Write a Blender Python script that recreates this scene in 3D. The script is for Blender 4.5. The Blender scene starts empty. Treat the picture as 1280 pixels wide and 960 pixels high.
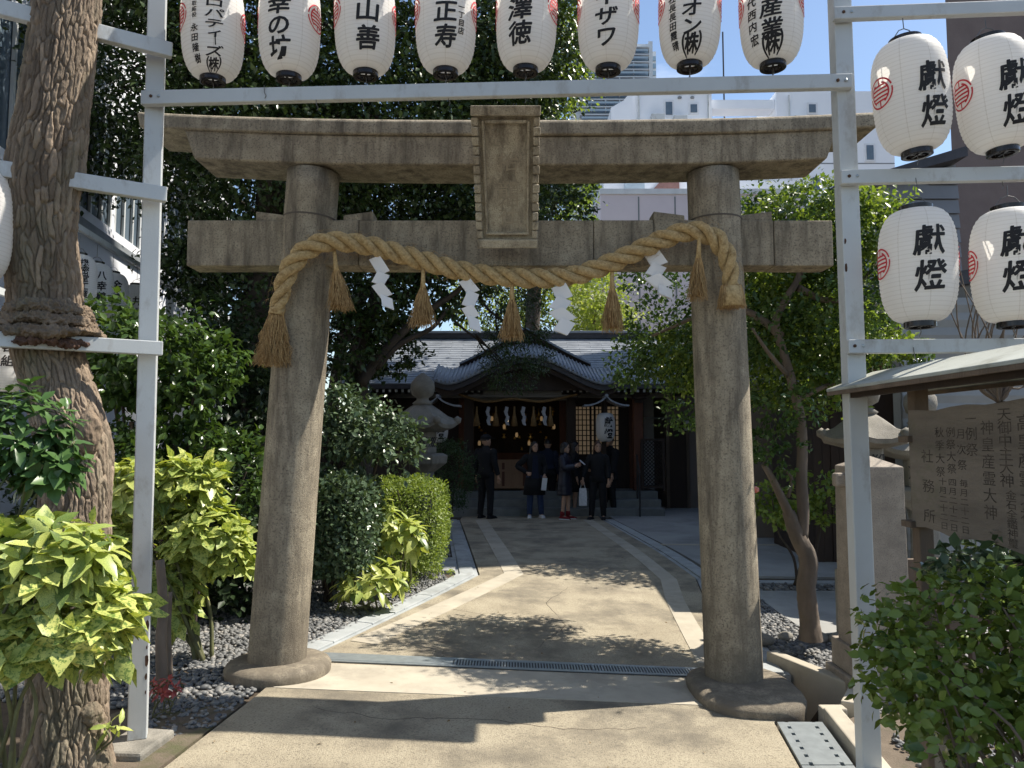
import bpy, bmesh, math, random
import numpy as np
from mathutils import Vector, Matrix, Euler
R = math.radians
SC = bpy.context.scene
COL = SC.collection
rnd = random.Random(7)
nr = np.random.default_rng(7)

# ------------------------------------------------------------------ camera, sky, sun, exposure
CAM_H, FPX = 1.66, 950.0
PITCH = math.atan(69 / FPX)
cam = bpy.data.cameras.new('camera'); cam.sensor_width = 36; cam.lens = 36 * FPX / 1280
cam.clip_end = 2000; cam.clip_start = 0.05
camo = bpy.data.objects.new('camera', cam); COL.objects.link(camo)
camo.location = (0, 0, CAM_H); camo.rotation_euler = (R(90) + PITCH, 0, 0)
SC.camera = camo

SUN_EL, SUN_AZ = R(53), R(18)          # azimuth measured from +X towards +Y
sd = Vector((math.cos(SUN_EL) * math.cos(SUN_AZ), math.cos(SUN_EL) * math.sin(SUN_AZ), math.sin(SUN_EL)))
w = bpy.data.worlds.new('World'); SC.world = w; w.use_nodes = True
nt = w.node_tree; bg = nt.nodes['Background']
sky = nt.nodes.new('ShaderNodeTexSky'); sky.sky_type = 'NISHITA'; sky.sun_disc = False
sky.sun_elevation = SUN_EL; sky.sun_rotation = R(90) - SUN_AZ
sky.air_density = 1.0; sky.dust_density = .4; sky.ozone_density = 1.0
tc = nt.nodes.new('ShaderNodeTexCoord'); mp = nt.nodes.new('ShaderNodeMapping')
mp.inputs['Scale'].default_value = (1, 1, 2.6)
nz = nt.nodes.new('ShaderNodeTexNoise'); nz.inputs['Scale'].default_value = 2.3; nz.inputs['Detail'].default_value = 9
cr = nt.nodes.new('ShaderNodeValToRGB'); cr.color_ramp.elements[0].position = .58; cr.color_ramp.elements[1].position = .78
mx = nt.nodes.new('ShaderNodeMixRGB'); mx.inputs[2].default_value = (10.5, 10.8, 11.2, 1)
nt.links.new(tc.outputs['Generated'], mp.inputs['Vector']); nt.links.new(mp.outputs[0], nz.inputs['Vector'])
nt.links.new(nz.outputs['Fac'], cr.inputs[0]); nt.links.new(cr.outputs[0], mx.inputs[0])
nt.links.new(sky.outputs[0], mx.inputs[1]); nt.links.new(mx.outputs[0], bg.inputs['Color'])
bg.inputs['Strength'].default_value = 0.10
sl = bpy.data.lights.new('sun', 'SUN'); sl.energy = 4.6; sl.angle = R(0.53); sl.color = (1.0, 0.93, 0.82)
so = bpy.data.objects.new('sun', sl); COL.objects.link(so); so.location = sd * 50
so.rotation_euler = sd.to_track_quat('Z', 'Y').to_euler()
SC.view_settings.view_transform = 'Standard'; SC.view_settings.look = 'None'
SC.view_settings.exposure = 0.88; SC.view_settings.gamma = 1
SC.cycles.use_denoising = True
SC.cycles.max_bounces = 8; SC.cycles.diffuse_bounces = 4; SC.cycles.transparent_max_bounces = 8

# ------------------------------------------------------------------ helpers
CP, SP = math.cos(PITCH), math.sin(PITCH)
def ray(x, y):
    xc = (x - 640) / FPX; yc = (480 - y) / FPX
    return xc, CP - SP * yc, SP + CP * yc
def at(x, y, Y):
    "point at depth Y seen at photo pixel x, y"
    r = ray(x, y); t = Y / r[1]
    return Vector((r[0] * t, Y, CAM_H + r[2] * t))
def sstep(a, b, x):
    t = min(1, max(0, (x - a) / (b - a))); return t * t * (3 - 2 * t)
def gz(x, y):
    "ground height: falls a little to the right near the gate"
    return -0.04 * min(3.3, max(0, x + 1.6)) * (1 - sstep(7, 12, y))
def G(x, y):
    r = ray(x, y); z = 0
    for _ in range(6):
        t = (z - CAM_H) / r[2]; z = gz(r[0] * t, r[1] * t)
    return (r[0] * t, r[1] * t)

def tag(o, label=None, cat=None, group=None, kind=None):
    if label: o['label'] = label
    if cat: o['category'] = cat
    if group: o['group'] = group
    if kind: o['kind'] = kind
    return o
def thing(name, loc, label, cat, group=None, rz=0):
    o = bpy.data.objects.new(name, None); COL.objects.link(o); o.empty_display_size = .1
    o.location = loc; o.rotation_euler = (0, 0, rz)
    return tag(o, label, cat, group)
def worigin(o):
    v = Vector((0, 0, 0))
    while o is not None:
        v = v + o.location; o = o.parent
    return v
def link(name, me, m, parent=None, smooth=False):
    o = bpy.data.objects.new(name, me); COL.objects.link(o)
    if m is not None and not me.materials: me.materials.append(m)
    if parent is not None: o.parent = parent
    if smooth: me.polygons.foreach_set('use_smooth', [True] * len(me.polygons))
    return o
def copy_tree(o, parent=None):
    c = o.copy(); COL.objects.link(c)
    if parent is not None: c.parent = parent
    for ch in list(o.children): copy_tree(ch, c)
    return c
def bev(o, wd, seg=2, ang=35):
    b = o.modifiers.new('bevel', 'BEVEL'); b.width = wd; b.segments = seg; b.limit_method = 'ANGLE'; b.angle_limit = R(ang)
    return o

class MB:
    "collects shapes, builds ONE mesh object"
    def __init__(s): s.v = []; s.f = []
    def add(s, vs, fs):
        b = len(s.v); s.v += [tuple(v) for v in vs]; s.f += [tuple(i + b for i in f) for f in fs]; return s
    def box(s, c, d, rot=None):
        hx, hy, hz = d[0] / 2, d[1] / 2, d[2] / 2
        vs = [Vector((x, y, z)) for z in (-hz, hz) for y in (-hy, hy) for x in (-hx, hx)]
        if rot is not None: vs = [rot @ v for v in vs]
        c = Vector(c)
        return s.add([v + c for v in vs], [(0, 2, 3, 1), (4, 5, 7, 6), (0, 1, 5, 4), (2, 6, 7, 3), (1, 3, 7, 5), (0, 4, 6, 2)])
    def b2(s, a, b):
        return s.box([(a[i] + b[i]) / 2 for i in range(3)], [abs(b[i] - a[i]) for i in range(3)])
    def bar(s, p0, p1, w_, h_, up=(0, 0, 1)):
        p0 = Vector(p0); p1 = Vector(p1); d = p1 - p0; L = d.length; d = d / L
        sx = d.cross(Vector(up)).normalized(); uz = sx.cross(d).normalized()
        m = Matrix((sx, d, uz)).transposed()
        return s.box((p0 + p1) / 2, (w_, L, h_), m)
    def tube(s, path, rad, n=8, cap=True, ry=None):
        P = [Vector(p) for p in path]; k = len(P)
        if not hasattr(rad, '__len__'): rad = [rad] * k
        up = Vector((0.13, 0.21, 1)).normalized(); vs = []; px = None
        for i in range(k):
            d = (P[min(i + 1, k - 1)] - P[max(i - 1, 0)])
            d = d.normalized() if d.length > 1e-9 else Vector((0, 0, 1))
            if px is None:
                a = d.cross(Vector((0, 1, 0)) if abs(d.y) < .9 else Vector((1, 0, 0))).normalized()
            else:
                a = (px - d * px.dot(d)).normalized()
            px = a; b = d.cross(a)
            for j in range(n):
                t = 2 * math.pi * j / n
                vs.append(P[i] + a * math.cos(t) * rad[i] + b * math.sin(t) * (ry[i] if ry else rad[i]))
        fs = [(i * n + j, i * n + (j + 1) % n, (i + 1) * n + (j + 1) % n, (i + 1) * n + j) for i in range(k - 1) for j in range(n)]
        if cap: fs += [tuple(range(n - 1, -1, -1)), tuple((k - 1) * n + j for j in range(n))]
        return s.add(vs, fs)
    def lathe(s, prof, c=(0, 0, 0), n=24, sq=None, cap=True, rot=0):
        "prof [(r,z)]; sq = superellipse power for squarish sections"
        vs = []
        for r, z in prof:
            for j in range(n):
                t = 2 * math.pi * j / n + rot; x, y = math.cos(t), math.sin(t)
                vs.append((c[0] + r * x, c[1] + r * y, c[2] + z))
        k = len(prof)
        fs = [(i * n + j, i * n + (j + 1) % n, (i + 1) * n + (j + 1) % n, (i + 1) * n + j) for i in range(k - 1) for j in range(n)]
        if cap: fs += [tuple(range(n - 1, -1, -1)), tuple((k - 1) * n + j for j in range(n))]
        return s.add(vs, fs)
    def loft(s, rings, cap=True):
        n = len(rings[0]); k = len(rings); vs = [p for r in rings for p in r]
        fs = [(i * n + j, i * n + (j + 1) % n, (i + 1) * n + (j + 1) % n, (i + 1) * n + j) for i in range(k - 1) for j in range(n)]
        if cap: fs += [tuple(range(n - 1, -1, -1)), tuple((k - 1) * n + j for j in range(n))]
        return s.add(vs, fs)
    def prism(s, poly, d):
        "poly: 3-D points of one face, d: extrusion vector"
        n = len(poly); d = Vector(d); P = [Vector(p) for p in poly]
        vs = P + [p + d for p in P]
        fs = [tuple(range(n - 1, -1, -1)), tuple(range(n, 2 * n))] + [(i, (i + 1) % n, n + (i + 1) % n, n + i) for i in range(n)]
        return s.add(vs, fs)
    def build(s, name, m, parent=None, smooth=False, auto=None):
        off = worigin(parent) if parent is not None else Vector((0, 0, 0))
        me = bpy.data.meshes.new(name)
        me.from_pydata([(v[0] - off.x, v[1] - off.y, v[2] - off.z) for v in s.v], [], s.f)
        bm = bmesh.new(); bm.from_mesh(me); bmesh.ops.recalc_face_normals(bm, faces=bm.faces); bm.to_mesh(me); bm.free()
        o = link(name, me, m, parent, smooth or auto is not None)
        if auto is not None: me.set_sharp_from_angle(angle=R(auto))
        return o

def npmesh(name, V, F, m, parent=None, tint=None, smooth=False, kind=None):
    "V (N,3) world coordinates, F (M,k) -> one mesh object"
    off = worigin(parent) if parent is not None else Vector((0, 0, 0))
    V = np.asarray(V, dtype=np.float32) - np.array(off, dtype=np.float32)
    F = np.asarray(F, dtype=np.int32); k = F.shape[1]
    me = bpy.data.meshes.new(name)
    me.vertices.add(len(V)); me.vertices.foreach_set('co', V.ravel())
    me.loops.add(F.size); me.loops.foreach_set('vertex_index', F.ravel())
    me.polygons.add(len(F)); me.polygons.foreach_set('loop_start', np.arange(0, F.size, k, dtype=np.int32))
    me.update(calc_edges=True)
    if tint is not None:
        a = me.attributes.new('tint', 'FLOAT', 'POINT'); a.data.foreach_set('value', np.asarray(tint, dtype=np.float32))
    o = link(name, me, m, parent, smooth)
    if kind: o['kind'] = kind
    return o

# ------------------------------------------------------------------ materials
def nodes_of(m):
    m.use_nodes = True; return m.node_tree, m.node_tree.nodes['Principled BSDF']
def M(name, c1, c2=None, scale=4, rough=.75, bump=0, bscale=60, metal=0, speck=None, sscale=180, samt=.5, stretch=(1, 1, 1),
      stain=None, stscale=1.5, ststretch=(1, 1, .25), spec=.4, contrast=.18, stlo=.5, sthi=.72, grime=False):
    m = bpy.data.materials.new(name); nt, b = nodes_of(m); L = nt.links.new; N = nt.nodes.new
    b.inputs['Roughness'].default_value = rough; b.inputs['Metallic'].default_value = metal
    b.inputs['Specular IOR Level'].default_value = spec
    tc = N('ShaderNodeTexCoord'); mp = N('ShaderNodeMapping'); mp.inputs['Scale'].default_value = stretch
    L(tc.outputs['Object'], mp.inputs[0])
    c2 = c2 or tuple(x * .75 for x in c1)
    def noise(sc, vec, det=6, ro=.6):
        n = N('ShaderNodeTexNoise'); n.inputs['Scale'].default_value = sc; n.inputs['Detail'].default_value = det
        n.inputs['Roughness'].default_value = ro; L(vec, n.inputs['Vector']); return n.outputs['Fac']
    def rng(fac, lo, hi):
        r = N('ShaderNodeMapRange'); r.inputs[1].default_value = lo; r.inputs[2].default_value = hi; L(fac, r.inputs[0]); return r.outputs[0]
    def mix(fac, a, bb):
        x = N('ShaderNodeMixRGB'); L(fac, x.inputs[0])
        for i, q in ((1, a), (2, bb)):
            if isinstance(q, tuple): x.inputs[i].default_value = (*q, 1)
            else: L(q, x.inputs[i])
        return x.outputs[0]
    col = mix(rng(noise(scale, mp.outputs[0]), .5 - contrast, .5 + contrast), tuple(c1), tuple(c2))
    if speck: col = mix(rng(noise(sscale, mp.outputs[0], 2, .5), .5, .5 + .15 / max(samt, .05)), col, tuple(speck))
    if stain:
        mp2 = N('ShaderNodeMapping'); mp2.inputs['Scale'].default_value = ststretch; L(tc.outputs['Object'], mp2.inputs[0])
        col = mix(rng(noise(stscale, mp2.outputs[0], 9, .7), stlo, sthi), col, tuple(stain))
    if grime:                                          # rain-splash dirt and moss low on the stone, broken up by noise
        sx = N('ShaderNodeSeparateXYZ'); L(tc.outputs['Object'], sx.inputs[0]); mr = N('ShaderNodeMapRange')
        L(sx.outputs['Z'], mr.inputs[0]); mr.inputs[1].default_value = 1.0; mr.inputs[2].default_value = -.1; mr.inputs[3].default_value = 0; mr.inputs[4].default_value = .34
        ad = N('ShaderNodeMath'); ad.operation = 'ADD'; L(mr.outputs[0], ad.inputs[0]); L(noise(5, mp.outputs[0], 8, .7), ad.inputs[1])
        col = mix(rng(ad.outputs[0], .60, .92), col, (.175, .148, .112))
    L(col, b.inputs['Base Color'])
    if bump:
        bp = N('ShaderNodeBump'); bp.inputs['Strength'].default_value = bump; bp.inputs['Distance'].default_value = .01
        L(noise(bscale, mp.outputs[0], 6, .65), bp.inputs['Height']); L(bp.outputs[0], b.inputs['Normal'])
    return m
def with_tint(m, lo, hi):
    "multiply the base colour by a per-point attribute (each bark plate has its own tone)"
    nt = m.node_tree; b = nt.nodes['Principled BSDF']; src = b.inputs['Base Color'].links[0].from_socket
    a = nt.nodes.new('ShaderNodeAttribute'); a.attribute_name = 'tint'; r = nt.nodes.new('ShaderNodeMapRange'); r.inputs[3].default_value = lo; r.inputs[4].default_value = hi
    nt.links.new(a.outputs['Fac'], r.inputs[0]); x = nt.nodes.new('ShaderNodeMixRGB'); x.blend_type = 'MULTIPLY'; x.inputs[0].default_value = 1
    nt.links.new(src, x.inputs[1]); nt.links.new(r.outputs[0], x.inputs[2]); nt.links.new(x.outputs[0], b.inputs['Base Color']); return m
def leafmat(name, c1, c2, rough=.4, trans=.25, spots=None, vein=None):
    "leaf: colour varies leaf by leaf (point attribute or object random), light shines through a little"
    m = bpy.data.materials.new(name); nt, b = nodes_of(m); L = nt.links.new; N = nt.nodes.new
    at_ = N('ShaderNodeAttribute'); at_.attribute_name = 'tint'
    oi = N('ShaderNodeObjectInfo'); ad = N('ShaderNodeMath'); ad.operation = 'ADD'
    L(at_.outputs['Fac'], ad.inputs[0])
    if spots: L(oi.outputs['Random'], ad.inputs[1])
    else: ad.inputs[1].default_value = 0
    x = N('ShaderNodeMixRGB'); L(ad.outputs[0], x.inputs[0]); x.inputs[1].default_value = (*c1, 1); x.inputs[2].default_value = (*c2, 1)
    col = x.outputs[0]
    if spots and len(spots) == 3:
        tc = N('ShaderNodeTexCoord'); va = N('ShaderNodeVectorMath'); va.operation = 'ADD'
        L(tc.outputs['Object'], va.inputs[0]); L(oi.outputs['Random'], va.inputs[1])
        n = N('ShaderNodeTexNoise'); n.inputs['Scale'].default_value = 60; n.inputs['Detail'].default_value = 4; n.inputs['Roughness'].default_value = .7; L(va.outputs[0], n.inputs['Vector'])
        r = N('ShaderNodeMapRange'); r.inputs[1].default_value = .5; r.inputs[2].default_value = .57; L(n.outputs['Fac'], r.inputs[0])
        y = N('ShaderNodeMixRGB'); L(r.outputs[0], y.inputs[0]); L(col, y.inputs[1]); y.inputs[2].default_value = (*spots, 1); col = y.outputs[0]
    L(col, b.inputs['Base Color']); b.inputs['Roughness'].default_value = rough; b.inputs['Specular IOR Level'].default_value = .32
    tr = N('ShaderNodeBsdfTranslucent'); g = N('ShaderNodeMixRGB'); g.blend_type = 'MULTIPLY'; g.inputs[0].default_value = 1
    L(col, g.inputs[1]); g.inputs[2].default_value = (1.5, 1.5, .6, 1); L(g.outputs[0], tr.inputs['Color'])
    ms = N('ShaderNodeMixShader'); ms.inputs[0].default_value = trans
    L(b.outputs[0], ms.inputs[1]); L(tr.outputs[0], ms.inputs[2]); L(ms.outputs[0], nt.nodes['Material Output'].inputs['Surface'])
    return m
def emit(name, c, s):
    m = bpy.data.materials.new(name); nt, b = nodes_of(m)
    b.inputs['Base Color'].default_value = (*c, 1); b.inputs['Emission Color'].default_value = (*c, 1); b.inputs['Emission Strength'].default_value = s
    return m

STONE = M('weathered_granite', (.46, .40, .295), (.30, .258, .188), 8, .88, 1.0, 170, speck=(.16, .135, .10), sscale=80, samt=.6, stain=(.13, .11, .083), stscale=4.2, ststretch=(2.2, 2.2, .35), stlo=.45, sthi=.66, grime=True)
STONE_G = M('grey_stone', (.30, .28, .24), (.2, .185, .16), 6, .88, .5, 90, speck=(.13, .12, .1), sscale=150, samt=.4, stain=(.10, .1, .085))
STONE_P = M('pink_granite', (.36, .31, .25), (.25, .215, .175), 9, .8, .3, 120, speck=(.16, .13, .12), sscale=120, samt=.5)
CONC = M('path_concrete', (.44, .385, .28), (.31, .265, .19), 2.2, .9, 1.0, 150, speck=(.13, .112, .085), sscale=85, samt=.5, stain=(.17, .15, .115), stlo=.47, sthi=.66, stscale=1.1, ststretch=(1, 1, 1))
CONC2 = M('court_concrete', (.36, .36, .34), (.26, .26, .25), 1.0, .9, .3, 140, stain=(.2, .2, .19), stscale=.8, ststretch=(1, 1, 1))
BORDER = M('smooth_border_concrete', (.47, .425, .335), (.37, .33, .26), 3, .85, .2, 120, stain=(.28, .25, .2), stscale=2, ststretch=(1, 1, 1))
GUTTER = M('gutter_concrete', (.40, .42, .42), (.29, .31, .31), 4, .8, .3, 120, stain=(.2, .2, .19), stscale=2.5, ststretch=(1, 1, 1))
STEELP = M('galvanised_steel', (.42, .46, .47), (.33, .36, .37), 14, .42, .05, 60, metal=.6)
SOIL = M('dark_soil', (.10, .075, .05), (.05, .038, .028), 5, .95, .8, 60)
SOIL2 = M('sandy_soil', (.17, .135, .10), (.10, .08, .058), 6, .95, .8, 80, stain=(.09, .1, .04), stscale=3, ststretch=(1, 1, 1))
PAINT = M('grey_white_paint', (.56, .585, .585), (.49, .51, .51), 2.2, .42, .08, 120, stain=(.33, .31, .28), stscale=5, ststretch=(1, 1, .5), stlo=.54, sthi=.72)
RUST = M('rust', (.10, .05, .03), (.05, .03, .02), 40, .9)
BARK = M('furrowed_bark', (.26, .195, .135), (.135, .098, .068), 14, .95, 1.0, 70, stretch=(1, 1, .3), stain=(.15, .145, .10), stscale=3)
BARK2 = M('smooth_bark', (.19, .15, .115), (.105, .084, .065), 8, .9, .5, 60, stretch=(1, 1, .3))
BARKP = with_tint(M('plated_bark', (.30, .235, .17), (.18, .135, .098), 16, .95, 1.0, 80, stretch=(1, 1, .4), stain=(.16, .155, .105), stscale=3), .6, 1.25)
BARKD = M('dark_bark', (.065, .05, .04), (.035, .028, .022), 8, .95, .6, 50, stretch=(1, 1, .3))
BARKO = M('inner_bark', (.15, .085, .06), (.07, .042, .032), 22, .95, 1.0, 60)
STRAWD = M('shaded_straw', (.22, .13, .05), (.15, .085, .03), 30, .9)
STRAW = M('rice_straw', (.47, .30, .12), (.30, .18, .065), 30, .85, .4, 90, stretch=(1, 1, 1))
STRAWH = M('straw_fibres', (.56, .385, .18), (.24, .14, .055), 110, .85, stretch=(1, 1, .04), contrast=.12)
PAPERD = M('shaded_paper', (.36, .36, .37), (.30, .30, .31), 6, .8)  # white paper greyed in its colour to stand in for porch shade
PAPER = M('white_paper', (.80, .80, .80), (.76, .76, .77), 6, .75)
INK = M('black_ink', (.012, .011, .012), (.02, .018, .018), 30, .7)
RED = M('red_print', (.62, .03, .045), (.52, .025, .04), 20, .7)
LACQ = M('black_lacquer', (.012, .010, .010), (.02, .016, .015), 10, .22)
WIRE = M('wire', (.12, .12, .12), (.2, .19, .18), 20, .5, metal=.7)
WOODO = M('grey_old_wood', (.17, .125, .09), (.10, .075, .055), 7, .85, .5, 60, stretch=(1, 1, .15))
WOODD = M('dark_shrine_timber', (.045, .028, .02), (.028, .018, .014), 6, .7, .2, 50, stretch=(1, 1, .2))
WOODR = M('red_brown_timber', (.15, .055, .028), (.09, .035, .02), 6, .7, .2, 50, stretch=(1, 1, .2))
WOODL = M('pale_timber', (.34, .20, .11), (.26, .15, .085), 6, .7, .2, 50, stretch=(1, 1, .2))
WOODG = M('grey_beam_timber', (.20, .18, .15), (.14, .125, .11), 6, .8, .2, 50, stretch=(.2, 1, 1))
WHITE = M('white_render', (.82, .83, .85), (.70, .71, .735), 2, .8, .1, 60)
ROOFT = M('copper_grey_roof', (.29, .315, .35), (.20, .22, .25), 3, .45, .1, 60, stain=(.15, .17, .2), stscale=2, ststretch=(1, 1, 1))
ROOFD = M('dark_ridge_tile', (.055, .05, .055), (.035, .033, .037), 6, .5)
GOLD = M('gold_leaf', (.75, .5, .16), (.6, .38, .1), 8, .3, metal=.9)
DARKM = M('dark_metal', (.03, .03, .032), (.05, .05, .05), 10, .5)
GLASS = M('window_glass', (.12, .16, .20), (.08, .11, .14), 1.5, .08, spec=.8)
# ------------------------------------------------------------------ ground, paving, kerbs
def axis(*segs):
    out = []
    for a, b, st in segs:
        n = max(1, round((b - a) / st)); out += [a + (b - a) * i / n for i in range(n)]
    return out + [segs[-1][1]]
xs = axis((-300, -20, 70), (-20, -4, 2), (-4, 4, .1), (4, 20, 2), (20, 300, 70))
ys = axis((-300, -10, 70), (-10, 2.5, 2.5), (2.5, 8, .1), (8, 20, 1), (20, 60, 10), (60, 500, 110))
def base_z(x, y):
    z = gz(x, y) - .03
    if 5.02 < y < 6.3 and 1.80 < x < 2.13 + (6.22 - y) * .342: z -= .36
    return z
gv = [(x, y, base_z(x, y)) for y in ys for x in xs]; nx = len(xs)
gf = [(j * nx + i, j * nx + i + 1, (j + 1) * nx + i + 1, (j + 1) * nx + i) for j in range(len(ys) - 1) for i in range(nx - 1)]
tag(MB().add(gv, gf).build('ground', SOIL), 'dark bare soil under the garden beds and beyond', None, None, 'structure')

def sheet(name, poly, dz, m, thick=.06, parent=None, bevel=0):
    "polygon laid on the ground with real edge thickness, follows the ground's fall"
    bm = bmesh.new(); f = bm.faces.new([bm.verts.new((x, y, 0)) for x, y in poly])
    bmesh.ops.triangulate(bm, faces=[f])
    for ax, vals in ((0, [-1.6 + .41 * i for i in range(9)]), (1, [3 + .7 * i for i in range(14)])):
        for v in vals:
            co = [0, 0, 0]; co[ax] = v; no = [0, 0, 0]; no[ax] = 1
            bmesh.ops.bisect_plane(bm, geom=bm.verts[:] + bm.edges[:] + bm.faces[:], plane_co=co, plane_no=no)
    bmesh.ops.recalc_face_normals(bm, faces=bm.faces)
    for f in bm.faces:
        if f.normal.z < 0: f.normal_flip()
    top = bm.faces[:]
    ret = bmesh.ops.extrude_face_region(bm, geom=top, use_keep_orig=True)
    nv = [e for e in ret['geom'] if isinstance(e, bmesh.types.BMVert)]
    ns = set(nv)
    off = worigin(parent) if parent is not None else Vector((0, 0, 0))
    for v in bm.verts:
        z = gz(v.co.x, v.co.y) + dz
        v.co.z = z if v in ns else z - thick
        v.co -= off
    bmesh.ops.recalc_face_normals(bm, faces=bm.faces)
    me = bpy.data.meshes.new(name); bm.to_mesh(me); bm.free()
    return link(name, me, m, parent)
def offset_line(line, d):
    out = []
    for i, p in enumerate(line):
        p = Vector(p); a = Vector(line[max(i - 1, 0)]); b = Vector(line[min(i + 1, len(line) - 1)])
        if 0 < i < len(line) - 1:
            t1 = (p - a).normalized(); t2 = (b - p).normalized(); n1 = Vector((-t1.y, t1.x)); n2 = Vector((-t2.y, t2.x))
            n = (n1 + n2).normalized(); k = d / max(.5, n.dot(n1))
        else:
            t = (b - a).normalized(); n = Vector((-t.y, t.x)); k = d
        out.append(tuple(p + n * k))
    return out
def strip_poly(line, d0, d1):
    return offset_line(line, d0) + offset_line(line, d1)[::-1]

LG = [(-1.60, 5.72), (-.40, 9.61), (-1.07, 15.9)]                    # left edge of the path (inner side of the gutter)
RG = [(1.86, 6.0), (2.10, 8.4), (2.28, 9.6), (1.86, 15.9)]
path_poly = [(-1.95, 2.2), (-1.76, 4.0), (-1.66, 5.05), (-1.62, 5.72), (-.40, 9.61), (-1.07, 15.9), (-1.07, 16.6), (1.86, 16.6), (1.86, 15.9), (2.28, 9.6), (2.10, 8.4),
             (1.86, 6.0), (1.80, 5.2), (1.66, 4.96), (1.555, 4.2), (1.28, 2.2)]
pv = sheet('path', path_poly, 0, CONC, .10)
tag(pv, 'sunlit exposed aggregate concrete approach under the stone gate', None, None, 'structure')
ct = sheet('courtyard', [(2.60, 9.75), (7.5, 9.4), (7.5, 21), (-6, 21), (-6, 16.63), (2.12, 16.63), (2.12, 15.9)], .0, CONC2, .08)
tag(ct, 'shaded grey concrete court right of the approach', None, None, 'structure')
ct2 = sheet('side_court', [(2.75, 7.15), (7.5, 7.1), (7.5, 8.9), (2.75, 8.95)], .0, CONC2, .08)
tag(ct2, 'grey paved strip behind the pebble bed with the garden tree', None, None, 'structure')
bs = sheet('border_strip', strip_poly([(-1.36, 6.45), (-.12, 9.72), (-.78, 15.85)], -.02, -.26), .005, BORDER, .03)
tag(bs, 'pale smooth band along the left edge of the approach', None, None, 'structure')
bs = sheet('border_strip', strip_poly([(1.70, 6.2), (1.91, 8.5), (2.05, 9.5), (1.68, 15.85)], .02, .22), .005, BORDER, .03)
tag(bs, 'pale smooth band along the right edge of the approach', None, None, 'structure')
ap = sheet('apron', [(-1.60, 5.22), (1.30, 5.22), (1.52, 5.8), (-1.50, 5.8)], .004, BORDER, .03)
tag(ap, 'pale smooth apron just before the cross drain', None, None, 'structure')
# gutters with separate cover slabs
def gutter(label, line, d0, d1, n, step):
    root = sheet('gutter', strip_poly(line, d0, d1), -.012, GUTTER, .08); tag(root, label, None, None, 'structure')
    pts = []
    for i in range(len(line) - 1):
        a = Vector(line[i]); b = Vector(line[i + 1]); L = (b - a).length; k = max(1, int(L / step))
        t = (b - a).normalized(); nn = Vector((-t.y, t.x)); dm0, dm1 = sorted((d0, d1)); s_ = 1
        for q in range(k):
            p0 = a + (b - a) * (q / k) + t * .004; p1 = a + (b - a) * ((q + 1) / k) - t * .004
            lo, hi = dm0 + .05, dm1 - .05
            pl = [p0 + nn * lo, p1 + nn * lo, p1 + nn * hi, p0 + nn * hi]
            mb = MB(); dz = rnd.uniform(0, .004)
            top = [(v.x, v.y, gz(v.x, v.y) + .006 + dz) for v in pl]
            mb.prism([(x, y, z - .05) for x, y, z in top], (0, 0, .05))
            bev(mb.build('cover_slab', GUTTER, root), .006)
gutter('pale concrete drain gutter along the left edge of the approach', LG, .02, .30, 8, .6)
gutter('pale concrete drain gutter along the right edge of the approach', RG, -.02, -.28, 8, .6)
# cross drain: steel plate part and grating part
cd = thing('cross_drain', (0, 5.93, gz(0, 5.93)), 'long steel drain channel with slotted grating across the approach', 'drain')
def drain_y(x): return 5.93
def gbar(x0, x1, y0, y1, dz, h):
    mb = MB(); n = max(1, int((x1 - x0) / .3))
    for i in range(n):
        a = x0 + (x1 - x0) * i / n; b = x0 + (x1 - x0) * (i + 1) / n
        vs = [(a, y0, gz(a, y0) + dz), (b, y0, gz(b, y0) + dz), (b, y1, gz(b, y1) + dz), (a, y1, gz(a, y1) + dz)]
        mb.prism([(x, y, z - h) for x, y, z in vs], (0, 0, h))
    return mb
gbar(-1.52, 1.62, 5.83, 6.05, .006, .05).build('channel_bed', DARKM, cd)
gbar(-1.52, 1.62, 5.835, 5.865, .012, .03).build('edge_rail', STEELP, cd); gbar(-1.52, 1.62, 6.01, 6.05, .012, .03).build('edge_rail', STEELP, cd)
gbar(-1.52, -.45, 5.866, 6.009, .014, .02).build('cover_plate', STEELP, cd)
for a, b in ((-.44, .60), (.61, 1.62)):
    mb = MB(); k = int((b - a) / .022)
    for i in range(k):
        x = a + (b - a) * (i + .5) / k; mb.box((x, 5.9375, gz(x, 5.93) + .008), (.010, .143, .012))
    mb.box(((a + .006), 5.9375, gz(a, 5.93) + .010), (.012, .143, .014))
    mb.build('grating', STEELP, cd)['kind'] = 'stuff'
# steel slotted covers at lower right
sc_ = thing('slotted_drain_cover', (1.52, 4.1, gz(1.52, 4.1)), 'pale slotted steel drain cover beside the right plinth and hedge', 'drain cover')
for k, (y0, y1) in enumerate(((2.9, 3.59), (3.6, 4.29), (4.30, 4.93))):
    def lx(y, u): return 1.58 + (y - 4.28) * .140 + u * .285
    mb = MB(); z = gz(1.6, y0) + .012
    # plate built as strips leaving open slots
    rows = [0, .16, .24, .40, .60, .76, .84, 1]
    for i in range(len(rows) - 1):
        u0, u1 = rows[i], rows[i + 1]
        if i in (1, 5) :
            n = 6
            for q in range(n):
                ya = y0 + (y1 - y0) * (q + .3) / n; yb = y0 + (y1 - y0) * (q + .95) / n
                mb.prism([(lx(ya, u0), ya, z - .03), (lx(ya, u1), ya, z - .03), (lx(yb, u1), yb, z - .03), (lx(yb, u0), yb, z - .03)], (0, 0, .0295))
        else:
            mb.prism([(lx(y0, u0), y0, z - .03), (lx(y0, u1), y0, z - .03), (lx(y1, u1), y1, z - .03), (lx(y1, u0), y1, z - .03)], (0, 0, .03))
    mb.build('cover_plate', STEELP, sc_)
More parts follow.
